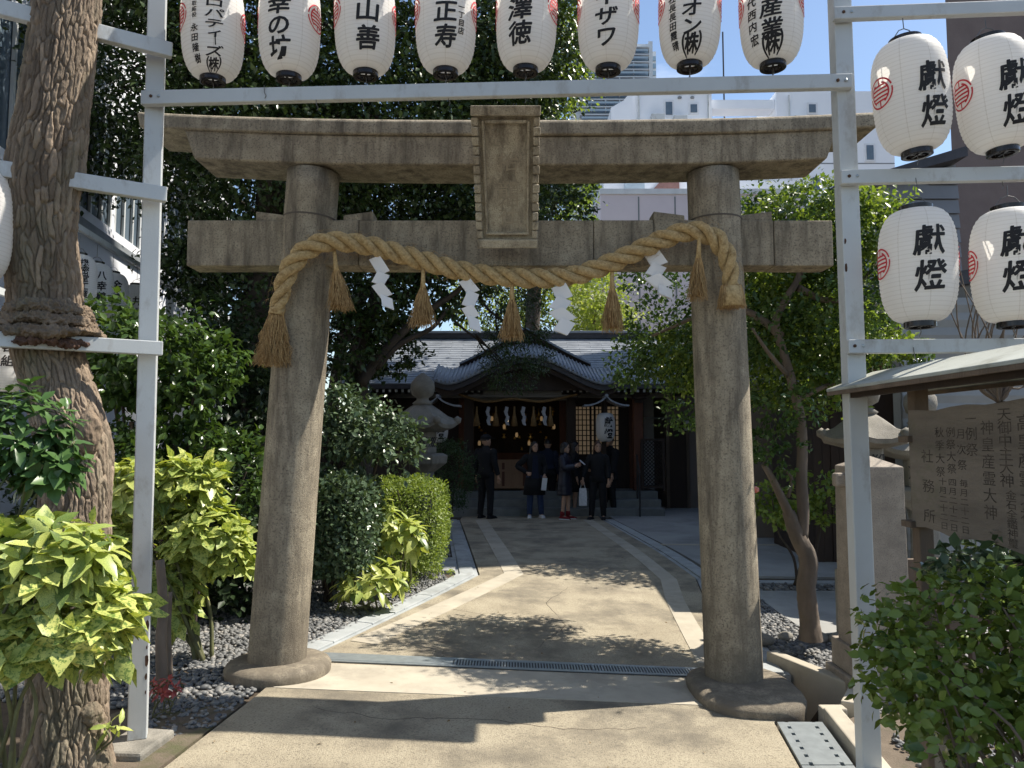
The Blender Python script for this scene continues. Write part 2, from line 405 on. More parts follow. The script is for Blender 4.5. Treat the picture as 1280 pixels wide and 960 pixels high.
mb = MB(); mb.prism([(1.30, 2.4, -.20), (1.60, 2.4, -.20), (1.97, 4.93, -.2), (1.67, 4.93, -.2)], (0, 0, .03)); mb.build('channel_bed', DARKM, sc_)
# kerbs on the right: L-shaped concrete edging round the bed and the pit
def kerb(label, pts, wd, top, h=.3):
    root = None
    for i in range(len(pts) - 1):
        a = Vector((*pts[i], 0)); b = Vector((*pts[i + 1], 0)); t = (b - a).normalized()
        mb = MB(); mb.bar((a.x, a.y, top - h / 2), (b.x + t.x * wd * .0, b.y + t.y * wd * .0, top - h / 2 + .003 * i), wd, h)
        if root is None:
            root = mb.build('kerb', BORDER); tag(root, label, None, None, 'structure'); bev(root, .01)
        else: bev(mb.build('kerb_stone', BORDER, root), .01)
kerb('low concrete kerb along the drain cover beside the hedge', [(1.72, 2.6), (1.965, 4.3), (2.055, 5.02)], .11, -.06)
kerb('concrete edging between the pebble bed and the open drain pit', [(2.20, 5.10), (2.42, 5.46), (2.10, 6.3)], .10, -.05, .42)
kerb('short concrete kerb at the head of the drain pit', [(2.0, 5.07), (2.16, 5.07)], .09, -.07, .3)
so_ = sheet('bare_earth', [(1.80, 2.4), (2.04, 4.3), (2.13, 5.0), (2.3, 5.12), (3.6, 5.1), (3.6, 2.4)], -.0, SOIL2, .05); tag(so_, 'sandy earth under the clipped hedge', None, None, 'structure')
so_ = sheet('earth_bed', [(-2.6, 3.2), (-1.86, 3.2), (-1.80, 4.0), (-1.70, 5.0), (-2.3, 5.1), (-2.6, 4.4)], -.012, SOIL2, .05); tag(so_, 'sandy earth beside the left post and tree', None, None, 'structure')
fs_ = bev(sheet('post_footing', [(-2.20, 4.10), (-1.93, 4.08), (-1.90, 4.42), (-2.16, 4.46)], .03, STONE_G, .2), .02); tag(fs_, 'concrete footing under the left white post', None, None, 'structure')
sb_ = bev(sheet('stepping_slab', [(-1.5, 9.75), (-.72, 9.75), (-.78, 10.75), (-1.55, 10.75)], .02, GUTTER, .08), .01); tag(sb_, 'grey concrete slab set in the gravel left of the approach', None, None, 'structure')
ls_ = sheet('court_line', [(2.2, 12.1), (6.5, 12.0), (6.5, 12.12), (2.2, 12.22)], .005, BORDER, .02); tag(ls_, 'thin pale joint line across the court', None, None, 'structure')
gutter('narrow pale gutter turning right behind the pebble bed', [(7.4, 9.15), (2.9, 9.25), (2.36, 9.62)], -.02, -.26, 6, .7)

# pebbles
def inpoly(P, poly):
    x, y = P[:, 0], P[:, 1]; ins = np.zeros(len(P), bool); n = len(poly); j = n - 1
    for i in range(n):
        xi, yi = poly[i]; xj, yj = poly[j]
        c = ((yi > y) != (yj > y)) & (x < (xj - xi) * (y - yi) / (yj - yi + 1e-12) + xi); ins ^= c; j = i
    return ins
_b = bmesh.new(); bmesh.ops.create_icosphere(_b, subdivisions=1, radius=1); _b.verts.ensure_lookup_table()
ICO_V = np.array([v.co[:] for v in _b.verts]); ICO_F = np.array([[v.index for v in f.verts] for f in _b.faces]); _b.free()
PEB = bpy.data.materials.new('pebbles'); _nt, _bs = nodes_of(PEB)
_a = _nt.nodes.new('ShaderNodeAttribute'); _a.attribute_name = 'tint'; _r = _nt.nodes.new('ShaderNodeValToRGB')
_r.color_ramp.elements[0].color = (.07, .075, .08, 1); _r.color_ramp.elements[1].color = (.36, .33, .29, 1)
_e = _r.color_ramp.elements.new(.6); _e.color = (.17, .17, .165, 1)
_nt.links.new(_a.outputs['Fac'], _r.inputs[0]); _nt.links.new(_r.outputs[0], _bs.inputs['Base Color']); _bs.inputs['Roughness'].default_value = .6
def pebbles(label, poly, dens, smin, smax, name='gravel', dz=0, layers=2):
    A = np.array(poly); lo, hi = A.min(0), A.max(0); n = int(dens * np.prod(hi - lo))
    P = nr.uniform(lo, hi, (n, 2)); P = P[inpoly(P, poly)]; n = len(P)
    s = nr.uniform(smin, smax, n) * nr.choice([1, 1, 1, .7, 1.35], n)
    Z = np.array([gz(x, y) for x, y in P]) - .02 + nr.uniform(0, .02, n) + dz
    V = ICO_V[None] * (s[:, None, None] * np.stack([nr.uniform(.8, 1.25, n), nr.uniform(.65, 1.0, n), nr.uniform(.45, .7, n)], 1)[:, None, :])
    V = V * nr.uniform(.88, 1.1, (n, 12, 1))
    a = nr.uniform(0, 6.283, n); c, s_ = np.cos(a)[:, None], np.sin(a)[:, None]
    til = nr.normal(0, .25, (n, 1))
    V2 = np.stack([V[..., 0] * c - V[..., 1] * s_, V[..., 0] * s_ + V[..., 1] * c, V[..., 2] + V[..., 0] * til], -1)
    V2 += np.concatenate([P, Z[:, None]], 1)[:, None, :]
    F = ICO_F[None] + (np.arange(n) * 12)[:, None, None]
    t = np.repeat(np.clip(nr.normal(.45, .2, n), 0, 1), 12)
    o = npmesh(name, V2.reshape(-1, 3), F.reshape(-1, 3), PEB, None, t, True); tag(o, label, 'gravel', None, 'stuff'); return o
pebbles('grey river pebbles in the bed behind the left plinth', [(-1.72, 5.0), (-1.66, 5.5), (-1.72, 6.0), (-.72, 9.2), (-.9, 9.7), (-2.6, 9.7), (-4.4, 8), (-4.4, 5.2), (-2.45, 4.9), (-2.25, 4.75)], 1500, .016, .027)
pebbles('pebbles strewn over the earth beside the left white post', [(-2.05, 4.35), (-1.74, 4.55), (-1.70, 5.0), (-2.3, 4.9)], 800, .012, .024)
pebbles('pebbles round the foot of the thick left tree trunk', [(-2.7, 3.6), (-2.05, 3.6), (-2.0, 4.0), (-2.7, 4.1)], 700, .012, .024)
pebbles('dark fine gravel in the bed beyond the stepping slab', [(-.86, 10.8), (-1.36, 15.6), (-3.2, 15.6), (-3.0, 10.8)], 700, .018, .03)
pebbles('grey pebbles in the bed around the slender garden tree', [(2.47, 5.46), (2.16, 6.3), (2.24, 6.9), (2.42, 8.4), (2.52, 8.9), (2.74, 8.9), (2.74, 7.1), (3.9, 7.05), (3.9, 5.15), (2.35, 5.15)], 1700, .016, .03)
pebbles('pebbles lying on the earth under the clipped hedge', [(2.1, 3.2), (2.25, 4.7), (3.0, 4.9), (3.4, 4.4), (3.4, 2.8)], 700, .014, .03, dz=.02)
pebbles('dark gravel patch by the bend of the right gutter', [(2.62, 8.98), (2.45, 9.5), (4.6, 9.1), (4.6, 8.98)], 900, .018, .03)
for k, (x, y, r) in enumerate(((2.22, 6.82, .10), (2.72, 6.9, .11), (2.9, 6.85, .12), (3.12, 6.9, .10), (2.45, 6.95, .08))):
    mb = MB(); q = random.Random(k)
    V = [(x + v[0] * r * 1.15 * q.uniform(.9, 1.1), y + v[1] * r * q.uniform(.9, 1.1), gz(x, y) + .03 + v[2] * r * .75 * q.uniform(.9, 1.1)) for v in ICO_V]
    mb.add(V, [tuple(f) for f in ICO_F]); o = mb.build('boulder', STONE_G, None, True)
    o.modifiers.new('sub', 'SUBSURF').levels = 2; o.modifiers['sub'].render_levels = 2
    tag(o, ('rounded brown stone just right of the gate pillar', 'round stone touching the slender tree at its right', 'largest round stone edging the pebble bed behind the tree',
            'round stone at the right end of the row edging the pebble bed', 'small round stone half hidden behind the slender tree')[k], 'stone', 'stones edging the pebble bed')

# a few dry leaves and bits on the paving
k = 150; P = np.stack([nr.uniform(-1.8, 2.0, k), nr.uniform(3.6, 13, k)], 1); P = P[inpoly(P, path_poly)]; k = len(P)
TL = (np.array([(0, 0, 0), (.22, .45, .12), (0, 1, .05), (-.22, .45, .10)]), np.array([(0, 1, 2), (0, 2, 3)]))
a = nr.uniform(0, 6.28, k); A_ = np.stack([np.cos(a), np.sin(a), nr.normal(0, .1, k)], 1); N_ = np.stack([nr.normal(0, .2, k), nr.normal(0, .2, k), np.ones(k)], 1)
A_ /= np.linalg.norm(A_, axis=1)[:, None]; B_ = np.cross(A_, N_); B_ /= np.linalg.norm(B_, axis=1)[:, None]; N_ = np.cross(B_, A_); S_ = nr.uniform(.012, .04, k)
C_ = np.array([(x, y, gz(x, y) + .006) for x, y in P])
V = C_[:, None] + S_[:, None, None] * (TL[0][None, :, 0:1] * B_[:, None] + TL[0][None, :, 1:2] * A_[:, None] + TL[0][None, :, 2:3] * N_[:, None])
o = npmesh('leaf_litter', V.reshape(-1, 3), (TL[1][None] + (np.arange(k) * 4)[:, None, None]).reshape(-1, 3), M('dry_leaf', (.13, .075, .035), (.22, .15, .06), 2, .9), None, None, False)
tag(o, 'scattered dry leaves and bits lying on the approach', 'leaf litter', None, 'stuff')
# hairline cracks in the paving: thin open grooves filled with dark grit
for pts in ([(-1.3, 4.9), (-.8, 4.75), (-.2, 4.82), (.3, 4.7), (.9, 4.78)], [(.2, 6.4), (.5, 7.3), (.35, 8.2), (.7, 9.1)], [(-.9, 7.9), (-.3, 7.6), (.1, 7.75)]):
    L_ = []
    for i in range(len(pts) - 1):
        for q in range(8): u = q / 8; L_.append((pts[i][0] + (pts[i + 1][0] - pts[i][0]) * u + rnd.gauss(0, .012), pts[i][1] + (pts[i + 1][1] - pts[i][1]) * u + rnd.gauss(0, .012)))
    mb = MB(); kk = len(L_)
    for i in range(kk - 1):
        (x0, y0), (x1, y1) = L_[i], L_[i + 1]; d = math.hypot(x1 - x0, y1 - y0) + 1e-6; w0 = .0035 * (.4 + .6 * math.sin(i / kk * 3.14)); nx_, ny_ = -(y1 - y0) / d * w0, (x1 - x0) / d * w0
        mb.add([(x0 + nx_, y0 + ny_, gz(x0, y0) + .0008), (x1 + nx_, y1 + ny_, gz(x1, y1) + .0008), (x1 - nx_, y1 - ny_, gz(x1, y1) + .0008), (x0 - nx_, y0 - ny_, gz(x0, y0) + .0008)], [(0, 1, 2, 3)])
    mb.build('crack', SOIL, pv)
# ------------------------------------------------------------------ text as geometry
def text_mesh(s, size=1.0, bold=.0, sx=1.0, shear=0.0):
    "glyph outline as flat triangles, centred on its own box: returns a bmesh in the XZ plane facing -Y"
    c = bpy.data.curves.new('glyph', 'FONT'); c.body = s; c.size = 1; c.offset = bold; c.resolution_u = 3
    o = bpy.data.objects.new('glyph', c); COL.objects.link(o); bpy.context.view_layer.update()
    me = bpy.data.meshes.new_from_object(o); bpy.data.objects.remove(o); bpy.data.curves.remove(c)
    bm = bmesh.new(); bm.from_mesh(me); bpy.data.meshes.remove(me)
    for v in bm.verts:
        x = (v.co.x - .5) * size * sx; z = (v.co.y - .38) * size
        v.co = Vector((x + z * shear, 0, z + x * .06 * (shear != 0)))
    return bm
def slice_bm(bm, step):
    for ax in (0, 2):
        vals = [v.co[ax] for v in bm.verts]
        if not vals: return bm
        a = math.floor(min(vals) / step) * step
        while a < max(vals):
            co = [0, 0, 0]; co[ax] = a; no = [0, 0, 0]; no[ax] = 1
            bmesh.ops.bisect_plane(bm, geom=bm.verts[:] + bm.edges[:] + bm.faces[:], plane_co=co, plane_no=no); a += step
    return bm
_tc = {}
def glyph_data(s, size, bold, sx, shear, step):
    k = (s, round(size, 4), bold, sx, shear, step)
    if k not in _tc:
        bm = text_mesh(s, size, bold, sx, shear)
        if step: slice_bm(bm, step)
        bm.verts.index_update()
        _tc[k] = ([v.co.copy() for v in bm.verts], [[v.index for v in f.verts] for f in bm.faces]); bm.free()
    return _tc[k]

# ------------------------------------------------------------------ torii
TY = 5.62
tor = thing('torii_gate', (-.05, TY, 0), 'weathered stone shrine gate spanning the approach, hung with a straw rope', 'gate')
def ptop(x, y, Y): return at(x, y, Y)
PL = [(at(345, 838, 5.61), .205), (at(393, 205, 5.61), .192)]
PR = [(Vector((1.60, 5.61, -.13)), .205), (at(890, 200, 5.61), .192)]
for (b, r0), (t, r1) in (PL, PR):
    b = b.copy(); b.z -= .05; t = b.lerp(t, (at(633, 206, 5.405).z + .004 - b.z) / (t.z - b.z))
    n = 40; mb = MB(); k = 24
    path = [b.lerp(t, i / k) for i in range(k + 1)]
    mb.tube(path, [r0 + (r1 - r0) * i / k for i in range(k + 1)], n)
    mb.build('pillar', STONE, tor, True)
    # seam ring where the upper drum sits
    p = b.lerp(t, .905); d = (t - b).normalized()
    MB().tube([p - d * .006, p + d * .006], [.1965, .1965], n).build('seam', M('mortar_line', (.12, .1, .08)) if 'mortar_line' not in bpy.data.materials else bpy.data.materials['mortar_line'], tor)
# plinths: left is a low cushion disc, right a taller rounded block because the ground falls
def plinth(c, rx, ry, h, sq):
    rings = []; prof = [(1.0, -.15), (1.02, 0), (1.03, h * .45), (.99, h * .75), (.9, h * .95), (.72, h * 1.02), (.0, h * 1.03)]
    for f, z in prof:
        ring = []
        for j in range(48):
            t = 2 * math.pi * j / 48; cx, sy = math.cos(t), math.sin(t)
            q = (abs(cx) ** sq + abs(sy) ** sq) ** (-1 / sq)
            ring.append(Vector((c[0] + rx * f * cx * q, c[1] + ry * f * sy * q, c[2] + z)))
        rings.append(ring)
    return MB().loft(rings)
plinth((-1.68, 5.60, .0), .36, .36, .085, 2.05).build('plinth', STONE, tor, True)
plinth((1.62, 5.46, -.125), .36, .46, .09, 2.8).build('plinth', STONE, tor, True)
# kasagi + shimaki: curved lintels, swept along x with the ends turned up
def lintel(name, x0, x1, prof, zc, sweep, n=40, slant=0):
    rings = []
    for i in range(n + 1):
        u = i / n; x = x0 + (x1 - x0) * u; s = (2 * u - 1); dz = sweep * (abs(s) ** 2.6)
        ring = []
        for yy, zz in prof:
            sl = slant * (zz - prof[0][1]) * (1 if s > 0 else -1) * (abs(s) > .98)
            ring.append(Vector((x + sl, TY + yy, zc + zz + dz)))
        rings.append(ring)
    return MB().loft(rings)
zk = 3.655
kz = at(633, 168, 5.375).z
lt = lintel('top_lintel', -2.71, 2.66, [(-.245, 0), (-.245, .10), (-.215, .12), (0, .175), (.215, .12), (.245, .10), (.245, 0)], kz, .06, slant=.22)
bev(lt.build('top_lintel', STONE, tor, auto=30), .012)
sz = at(633, 206, 5.405).z
ls = lintel('second_lintel', -2.32, 2.30, [(-.210, 0), (-.218, kz - sz - .002), (.218, kz - sz - .002), (.210, 0)], sz, .05, slant=.35)
bev(ls.build('second_lintel', STONE, tor, auto=30), .012)
# tie beam (nuki) in butted lengths, with wedges
nz0 = at(633, 332, 5.5).z; nz1 = at(633, 275, 5.5).z
xe = [at(233, 300, 5.5).x, at(357, 300, 5.5).x + .10, at(448, 300, 5.5).x, at(742, 300, 5.5).x, at(818, 300, 5.5).x, at(935, 300, 5.5).x - .05, at(968, 300, 5.5).x, at(1042, 300, 5.5).x]
for i in range(len(xe) - 1):
    j = rnd.uniform(-.003, .003)
    bev(MB().b2((xe[i] + .002, TY - .115 + j, nz0 + j), (xe[i + 1] - .002, TY + .115 + j, nz1 + j)).build('tie_beam', STONE, tor), .008)
for x0, x1 in ((318, 357), (428, 465), (818, 857), (927, 967)):
    a = at(x0, 275, 5.5).x; b = at(x1, 275, 5.5).x; hi = .075; lo = .045
    zl, zr = (hi, lo) if x0 in (318, 818) else (lo, hi)
    if x0 in (318,): a += .0
    P = [(a, TY - .09, nz1 + .005), (b, TY - .09, nz1 + .005), (b, TY - .09, nz1 + zr), (a, TY - .09, nz1 + zl)]
    bev(MB().prism(P, (0, .18, 0)).build('wedge', STONE, tor), .006)
# plaque, leaning forward at the top
plq_b = at(634.5, 308, 5.36); plq_t = at(632, 133, 5.02)
pd = plq_t - plq_b; PH = pd.length; pu = pd.normalized(); pr_ = Vector((1, 0, 0)); pn = pr_.cross(pu).normalized()   # pn points to +Y-ish
if pn.y > 0: pn = -pn
wb, wt = 75 / FPX * 5.40 / 2, 88 / FPX * 5.10 / 2
def pq(u, v, d):   # u in -1..1 across, v 0..1 up, d out of the face
    hw = wb + (wt - wb) * v
    return plq_b + pu * (PH * v) + pr_ * (hw * u) + pn * d
mb = MB(); mb.prism([pq(-.93, .01, 0), pq(.93, .01, 0), pq(.93, .99, 0), pq(-.93, .99, 0)], pn * .07)
plaque = mb.build('plaque', STONE, tor)
PQS = M('plaque_stone', (.52, .46, .34), (.38, .33, .24), 9, .9, 1.0, 130, speck=(.17, .14, .1), sscale=130, samt=.5, stain=(.15, .125, .09), stscale=5, ststretch=(2, 2, .5), stlo=.46, sthi=.66)
plaque.data.materials.clear(); plaque.data.materials.append(PQS)
def pbar(u0, v0, u1, v1, d0, d1, nm='frame_edge'):
    P = [pq(u0, v0, d0), pq(u1, v0, d0), pq(u1, v1, d0), pq(u0, v1, d0)]
    o = MB().prism(P, pn * (d1 - d0)).build(nm, PQS, plaque); bev(o, .008); return o
pbar(-1, .93, 1, 1, -.0, .115); pbar(-.99, .0, .99, .065, -.0, .115)
pbar(-.60, .88, .60, .905, .069, .095); pbar(-.70, .095, .70, .115, .069, .10)
for sgn in (-1, 1):
    pbar(min(sgn * .62, sgn * .70), .10, max(sgn * .62, sgn * .70), .90, .069, .092)
    k = 13                                                     # scalloped side of the frame
    for i in range(k):
        v0 = .068 + (.928 - .068) * i / k; v1 = .068 + (.928 - .068) * (i + 1) / k - .006
        o = pbar(min(sgn * .80, sgn * 1.0), v0, max(sgn * .80, sgn * (.985 + .02 * (i % 2))), v1, .0, .10 + .012 * ((i * 7) % 3), 'frame_scallop')
PQD = M('plaque_carving', (.34, .29, .205), (.24, .20, .145), 20, .9)
def plq_text(ch, v, sz, u=.05):
    vs, fs = glyph_data(ch, sz, .0, 1.15, .04, None)
    mb = MB(); mb.add([pq(u, v, .0715) + pr_ * p.x + pu * p.z for p in vs], fs); return mb
for ch, v in (('抬', .62), ('抬', .475), ('龍', .42), ('神', .33), ('社', .24)):
    if ch == '抬' and v < .5: continue
    b_ = plq_text(ch, v, .135); b_.build('carved_letter', PQD, plaque)

# ------------------------------------------------------------------ shimenawa rope
def spline(pts, n):
    P = [Vector(p) for p in pts]; P = [P[0] * 2 - P[1]] + P + [P[-1] * 2 - P[-2]]; out = []
    for i in range(1, len(P) - 2):
        for k in range(n):
            t = k / n; a, b, c, d = P[i - 1:i + 3]
            out.append(.5 * ((2 * b) + (c - a) * t + (2 * a - 5 * b + 4 * c - d) * t * t + (3 * b - a - 3 * c + d) * t ** 3))
    out.append(P[-2]); return out
def resample(pts, step):
    out = [pts[0]]; acc = 0
    for i in range(1, len(pts)):
        seg = (pts[i] - pts[i - 1]).length
        while acc + seg >= step:
            t = (step - acc) / seg; q = pts[i - 1].lerp(pts[i], t); out.append(q)
            pts = pts[:i - 1] + [q] + pts[i:]; seg = (pts[i] - pts[i - 1]).length; acc = 0
        acc += seg
    return out
RY = 5.40
rp = [(346, 388, 5.36), (352, 366, 5.34), (360, 340, 5.31), (378, 316, 5.30), (402, 304, 5.31), (425, 302, 5.34), (470, 309, 5.40), (520, 323, 5.41), (570, 337, 5.41), (620, 345, 5.41), (670, 348, 5.41),
      (720, 344, 5.41), (770, 326, 5.40), (820, 303, 5.37), (852, 291, 5.33), (876, 290, 5.31), (897, 301, 5.29), (909, 322, 5.29), (913, 345, 5.30), (914, 362, 5.31)]
rpath = spline([at(*p) for p in rp], 20)
cum = [0]
for i in range(1, len(rpath)): cum.append(cum[-1] + (rpath[i] - rpath[i - 1]).length)
TOT = cum[-1]
def rope_at(s):
    import bisect
    i = min(max(bisect.bisect(cum, s), 1), len(cum) - 1); t = (s - cum[i - 1]) / max(1e-9, cum[i] - cum[i - 1])
    return rpath[i - 1].lerp(rpath[i], t)
rope = thing('straw_rope', at(633, 346, 5.41), 'thick twisted straw rope draped across the stone gate with frayed ends', 'rope')
STRAWT = M('twisted_straw', (.62, .47, .25), (.41, .285, .125), 60, .85, .8, 160, stain=(.24, .15, .06), stscale=26, ststretch=(1, 1, 1))
NS = 330
fr = []
prev = None
for i in range(NS + 1):
    s = TOT * i / NS; p = rope_at(s); d = (rope_at(min(TOT, s + .01)) - rope_at(max(0, s - .01))).normalized()
    a = Vector((0, -1, 0)); a = (a - d * a.dot(d)).normalized(); b = d.cross(a); fr.append((s, p, d, a, b))
for k in range(3):                              # three strands, each laid from eight straw yarns
    mb = MB()
    for j in range(9):
        path = []; rad = []
        for s, p, d, a, b in fr:
            ph = 2 * math.pi * (k / 3 + s / .40); taper = .80 + .20 * sstep(0, .35, min(s, TOT - s)); rr = .0375 * taper
            o = (a * math.cos(ph) + b * math.sin(ph)); t2 = o.cross(d); c = p + o * rr * 1.04
            if j == 8: path.append(c); rad.append(rr * .78); continue
            q = 2 * math.pi * (j / 8 - s / .22)
            path.append(c + (o * math.cos(q) + t2 * math.sin(q)) * rr * .66); rad.append(rr * (.33 + .03 * math.sin(s * 37 + j * 2)))
        mb.tube(path, rad, 6)
    mb.build('strand', STRAWT, rope, True)
def fibres(name, parent, gen, n, m=STRAWH, wd=.0012):
    "many thin straws, each a 3-sided tapering sliver, joined"
    V = []; F = []
    for i in range(n):
        pts = gen(i)
        if len(pts) < 2: continue
        base = len(V)
        for j, p in enumerate(pts):
            w_ = wd * (1 - .6 * j / (len(pts) - 1)); q = rnd.uniform(0, 6)
            d = (pts[min(j + 1, len(pts) - 1)] - pts[max(j - 1, 0)]).normalized(); a = d.orthogonal().normalized(); b = d.cross(a)
            for t in range(3): V.append(p + a * w_ * math.cos(2.094 * t) + b * w_ * math.sin(2.094 * t))
        for j in range(len(pts) - 1):
            for t in range(3): F.append((base + j * 3 + t, base + j * 3 + (t + 1) % 3, base + j * 3 + 3 + (t + 1) % 3, base + j * 3 + 3 + t))
    return npmesh(name, np.array([tuple(v) for v in V]), np.array(F), m, parent, None, False)
def stray(i):
    s = rnd.uniform(.03, TOT - .03); k = int(s / TOT * NS); _, p, d, a, b = fr[k]; t = rnd.uniform(0, 6.28)
    o = a * math.cos(t) + b * math.sin(t); L = rnd.choice([.02, .025, .03, .04, .07])
    return [p + o * .075, p + o * (.078 + L * .4) + d * L * rnd.uniform(-.8, .8), p + o * (.08 + L * .5) + d * L * rnd.uniform(-1.4, 1.4) - Vector((0, 0, L * .4))]
fibres('loose_straw', rope, stray, 700)['kind'] = 'stuff'
def brush(parent, top, L, r0, r1, n, name='frayed_end', curl=.15, base=None, lean=Vector((0, 0, 0))):
    def g(i):
        t = rnd.uniform(0, 6.28); q = math.sqrt(rnd.random()); l = L * rnd.uniform(.86, 1.05)
        o = Vector((math.cos(t), math.sin(t) * .8, 0)); pts = []
        for j in range(5):
            u = j / 4; rr = r0 + (r1 - r0) * (u ** .8); wob = Vector((rnd.gauss(0, 1), rnd.gauss(0, 1), 0)) * curl * .02 * u
            pts.append(top + o * rr * q + Vector((0, 0, -l * u)) + lean * u * L + wob)
        return pts
    o = fibres(name, parent, g, n, wd=.0028); o['kind'] = 'stuff'; return o
# left frayed end, right cut end
pL = rpath[0]; pR = rpath[-1]
MB().tube([pL + Vector((0.004, 0, .015)), pL + Vector((-.004, 0, -.03))], [.052, .056], 14).build('binding', STRAWT, rope, True)
MB().tube([pL + Vector((-.004, 0, -.02)), pL + Vector((-.012, 0, -.16)), pL + Vector((-.02, 0, -.27))], [.045, .05, .03], 12).build('end_core', STRAWD, rope, True)
brush(rope, pL + Vector((-.004, 0, -.02)), .37, .05, .115, 620, curl=1.6, lean=Vector((-.06, 0, 0)))
MB().tube([pR + Vector((0, 0, .02)), pR + Vector((.002, 0, -.12))], [.07, .088], 14).build('end_core', STRAWT, rope, True)
brush(rope, pR + Vector((0, 0, .03)), .165, .072, .105, 460, curl=.3)
# hanging straw tassels (each its own thing)
def tassel(x, y0, y1, w_, label, Y=5.40, lean=0, n=230):
    top = at(x, y0, Y); bot = at(x, y1, Y); L = top.z - bot.z
    t = thing('straw_tassel', top, label, 'tassel', 'straw tassels hanging from the gate rope')
    h = L * .34
    MB().tube([top + Vector((0, 0, .04)), top, top + Vector((lean * h * .5, 0, -h * .6)), top + Vector((lean * h, 0, -h))], [.011, .013, .016, .020], 10).build('binding', STRAWT, t, True)
    R1 = w_ / FPX * Y / 2
    c = top + Vector((lean * h, 0, -h * .95))
    MB().tube([c, c + Vector((lean * .2 * L, 0, -(L - h) * .6)), c + Vector((lean * .4 * L, 0, -(L - h) * .93))], [.016, R1 * .42, R1 * .6], 14).build('skirt', STRAWD, t, True)
    brush(t, c, L - h * .95, .018, R1, n, 'straw_skirt', .6, lean=Vector((lean, 0, 0)))
    return t
tassel(418, 314, 388, 34, 'straw tassel nearest the left stone pillar, overlapping it', 5.36, .12)
tassel(529, 336, 409, 34, 'straw tassel in front of dark leaves between the two left paper streamers', 5.41)
tassel(640, 350, 425, 30, 'straw tassel hanging lowest at the middle of the rope below the plaque', 5.42)
tassel(765, 334, 415, 28, 'straw tassel hanging in front of the pale pink building', 5.41)
tassel(874, 296, 375, 26, 'straw tassel resting against the right stone pillar', 5.28, -.05)
# folded paper streamers
def shide(pts, w_, label, Y=5.40, tw=1):
    p0 = at(*pts[0], Y); t = thing('paper_streamer', p0, label, 'paper streamer', 'white zigzag paper streamers on the gate rope')
    for k in range(2):
        mb = MB()
        for i in range(len(pts) - 1):
            a = at(*pts[i], Y); b = at(*pts[i + 1], Y); s = 1 if i % 2 == 0 else -1
            d = b - a; q = Vector((1, 0, .35 * s)).normalized() * (w_ / FPX * Y) * (1 - .0 * i)
            dy = .014 * i * (1 if k else .6) + k * .008; fw = .012 * s
            # each fold is a thin slanted paper panel of real thickness
            P = [a - q / 2 + Vector((0, -dy + fw, 0)), a + q / 2 + Vector((0, -dy - fw, 0)), b + q / 2 + Vector((k * .006, -dy - .010 - fw, 0)), b - q / 2 + Vector((k * .006, -dy - .010 + fw, 0))]
            mb.prism(P, (0, .0012, 0))
        mb.build('folded_strip', PAPER, t)
    MB().tube([p0 + Vector((0, 0, .015)), p0 + Vector((0, .02, .12))], .003, 6).build('string', PAPER, t)
shide([(468, 322), (480, 342), (472, 356), (484, 372), (486, 386)], 15, 'white zigzag paper streamer beside the leftmost tassel, against dark leaves')
shide([(580, 350), (592, 366), (584, 384), (592, 398), (594, 414)], 15, 'white zigzag paper streamer left of the middle tassel')
shide([(698, 357), (706, 374), (694, 388), (710, 402), (699, 417)], 19, 'white zigzag paper streamer right of the middle tassel, above the shrine roof')
shide([(813, 314), (824, 332), (814, 346), (830, 360), (829, 372)], 19, 'white zigzag paper streamer hung highest near the right pillar')

# ------------------------------------------------------------------ white lantern frame
fr_ = thing('lantern_frame', (-2.06, 4.3, 0), 'grey white painted post and rail frame carrying the paper lanterns', 'frame')
LPb, LPt = Vector((-2.055, 4.30, .03)), at(197, 0, 4.30); LPt = LPb + (LPt - LPb) * 1.22
RPb = Vector((at(1086, 945, 4.17).x, 4.17, -.30)); RPt = at(1049, 0, 4.17); RPt = RPb + (RPt - RPb) * 1.2
def yawm(a): return Matrix.Rotation(a, 3, 'Z')
def post(b, t, yaw, w_=.098):
    rings = []; M3 = yawm(yaw)
    for p in (b, t): rings.append([p + M3 @ Vector((x, y, 0)) * w_ / 2 for x, y in ((-1, -1), (1, -1), (1, 1), (-1, 1))])
    o = MB().loft(rings).build('post', PAINT, fr_); bev(o, .006); return o
pl_ = post(LPb, LPt, R(22)); pr2 = post(RPb, RPt, R(-3), .10)
# chipped paint on the posts
for pp, xs_, zs in ((pl_, (.049,), ((.36, .02), (.52, .012), (.64, .03), (.72, .018), (.28, .012), (.45, .03))), (pr2, (-.05,), ((.3, .012), (.42, .02), (.5, .014), (.56, .02), (.62, .012), (2.6, .03), (2.75, .02)))):
    mb = MB(); b, t, yw = (LPb, LPt, R(22)) if pp is pl_ else (RPb, RPt, R(-3))
    for z, s in zs:
        c = b.lerp(t, (z - b.z) / (t.z - b.z)); o = yawm(yw) @ Vector((xs_[0] * 1.0, -.049 if pp is pl_ else -.0505, 0))
        k = [(s * .35 * math.cos(q) * rnd.uniform(.6, 1.1), s * math.sin(q) * rnd.uniform(.7, 1.2)) for q in np.linspace(0, 5.5, 8)]
        ez = yawm(yw)
        off = ez @ Vector((xs_[0] - .012 * (1 if pp is pl_ else -1), -.0492 if pp is pl_ else -.0502, 0))
        mb.prism([c + off + ez @ Vector((u, 0, 0)) + Vector((0, 0, v)) for u, v in k], ez @ Vector((0, -.0006, 0)))
    mb.build('paint_chip', RUST, pp)
def rail(p0, p1, h, wd=.045, nm='rail'):
    o = MB().bar(p0, p1, wd, h).build(nm, PAINT, fr_); bev(o, .005); return o
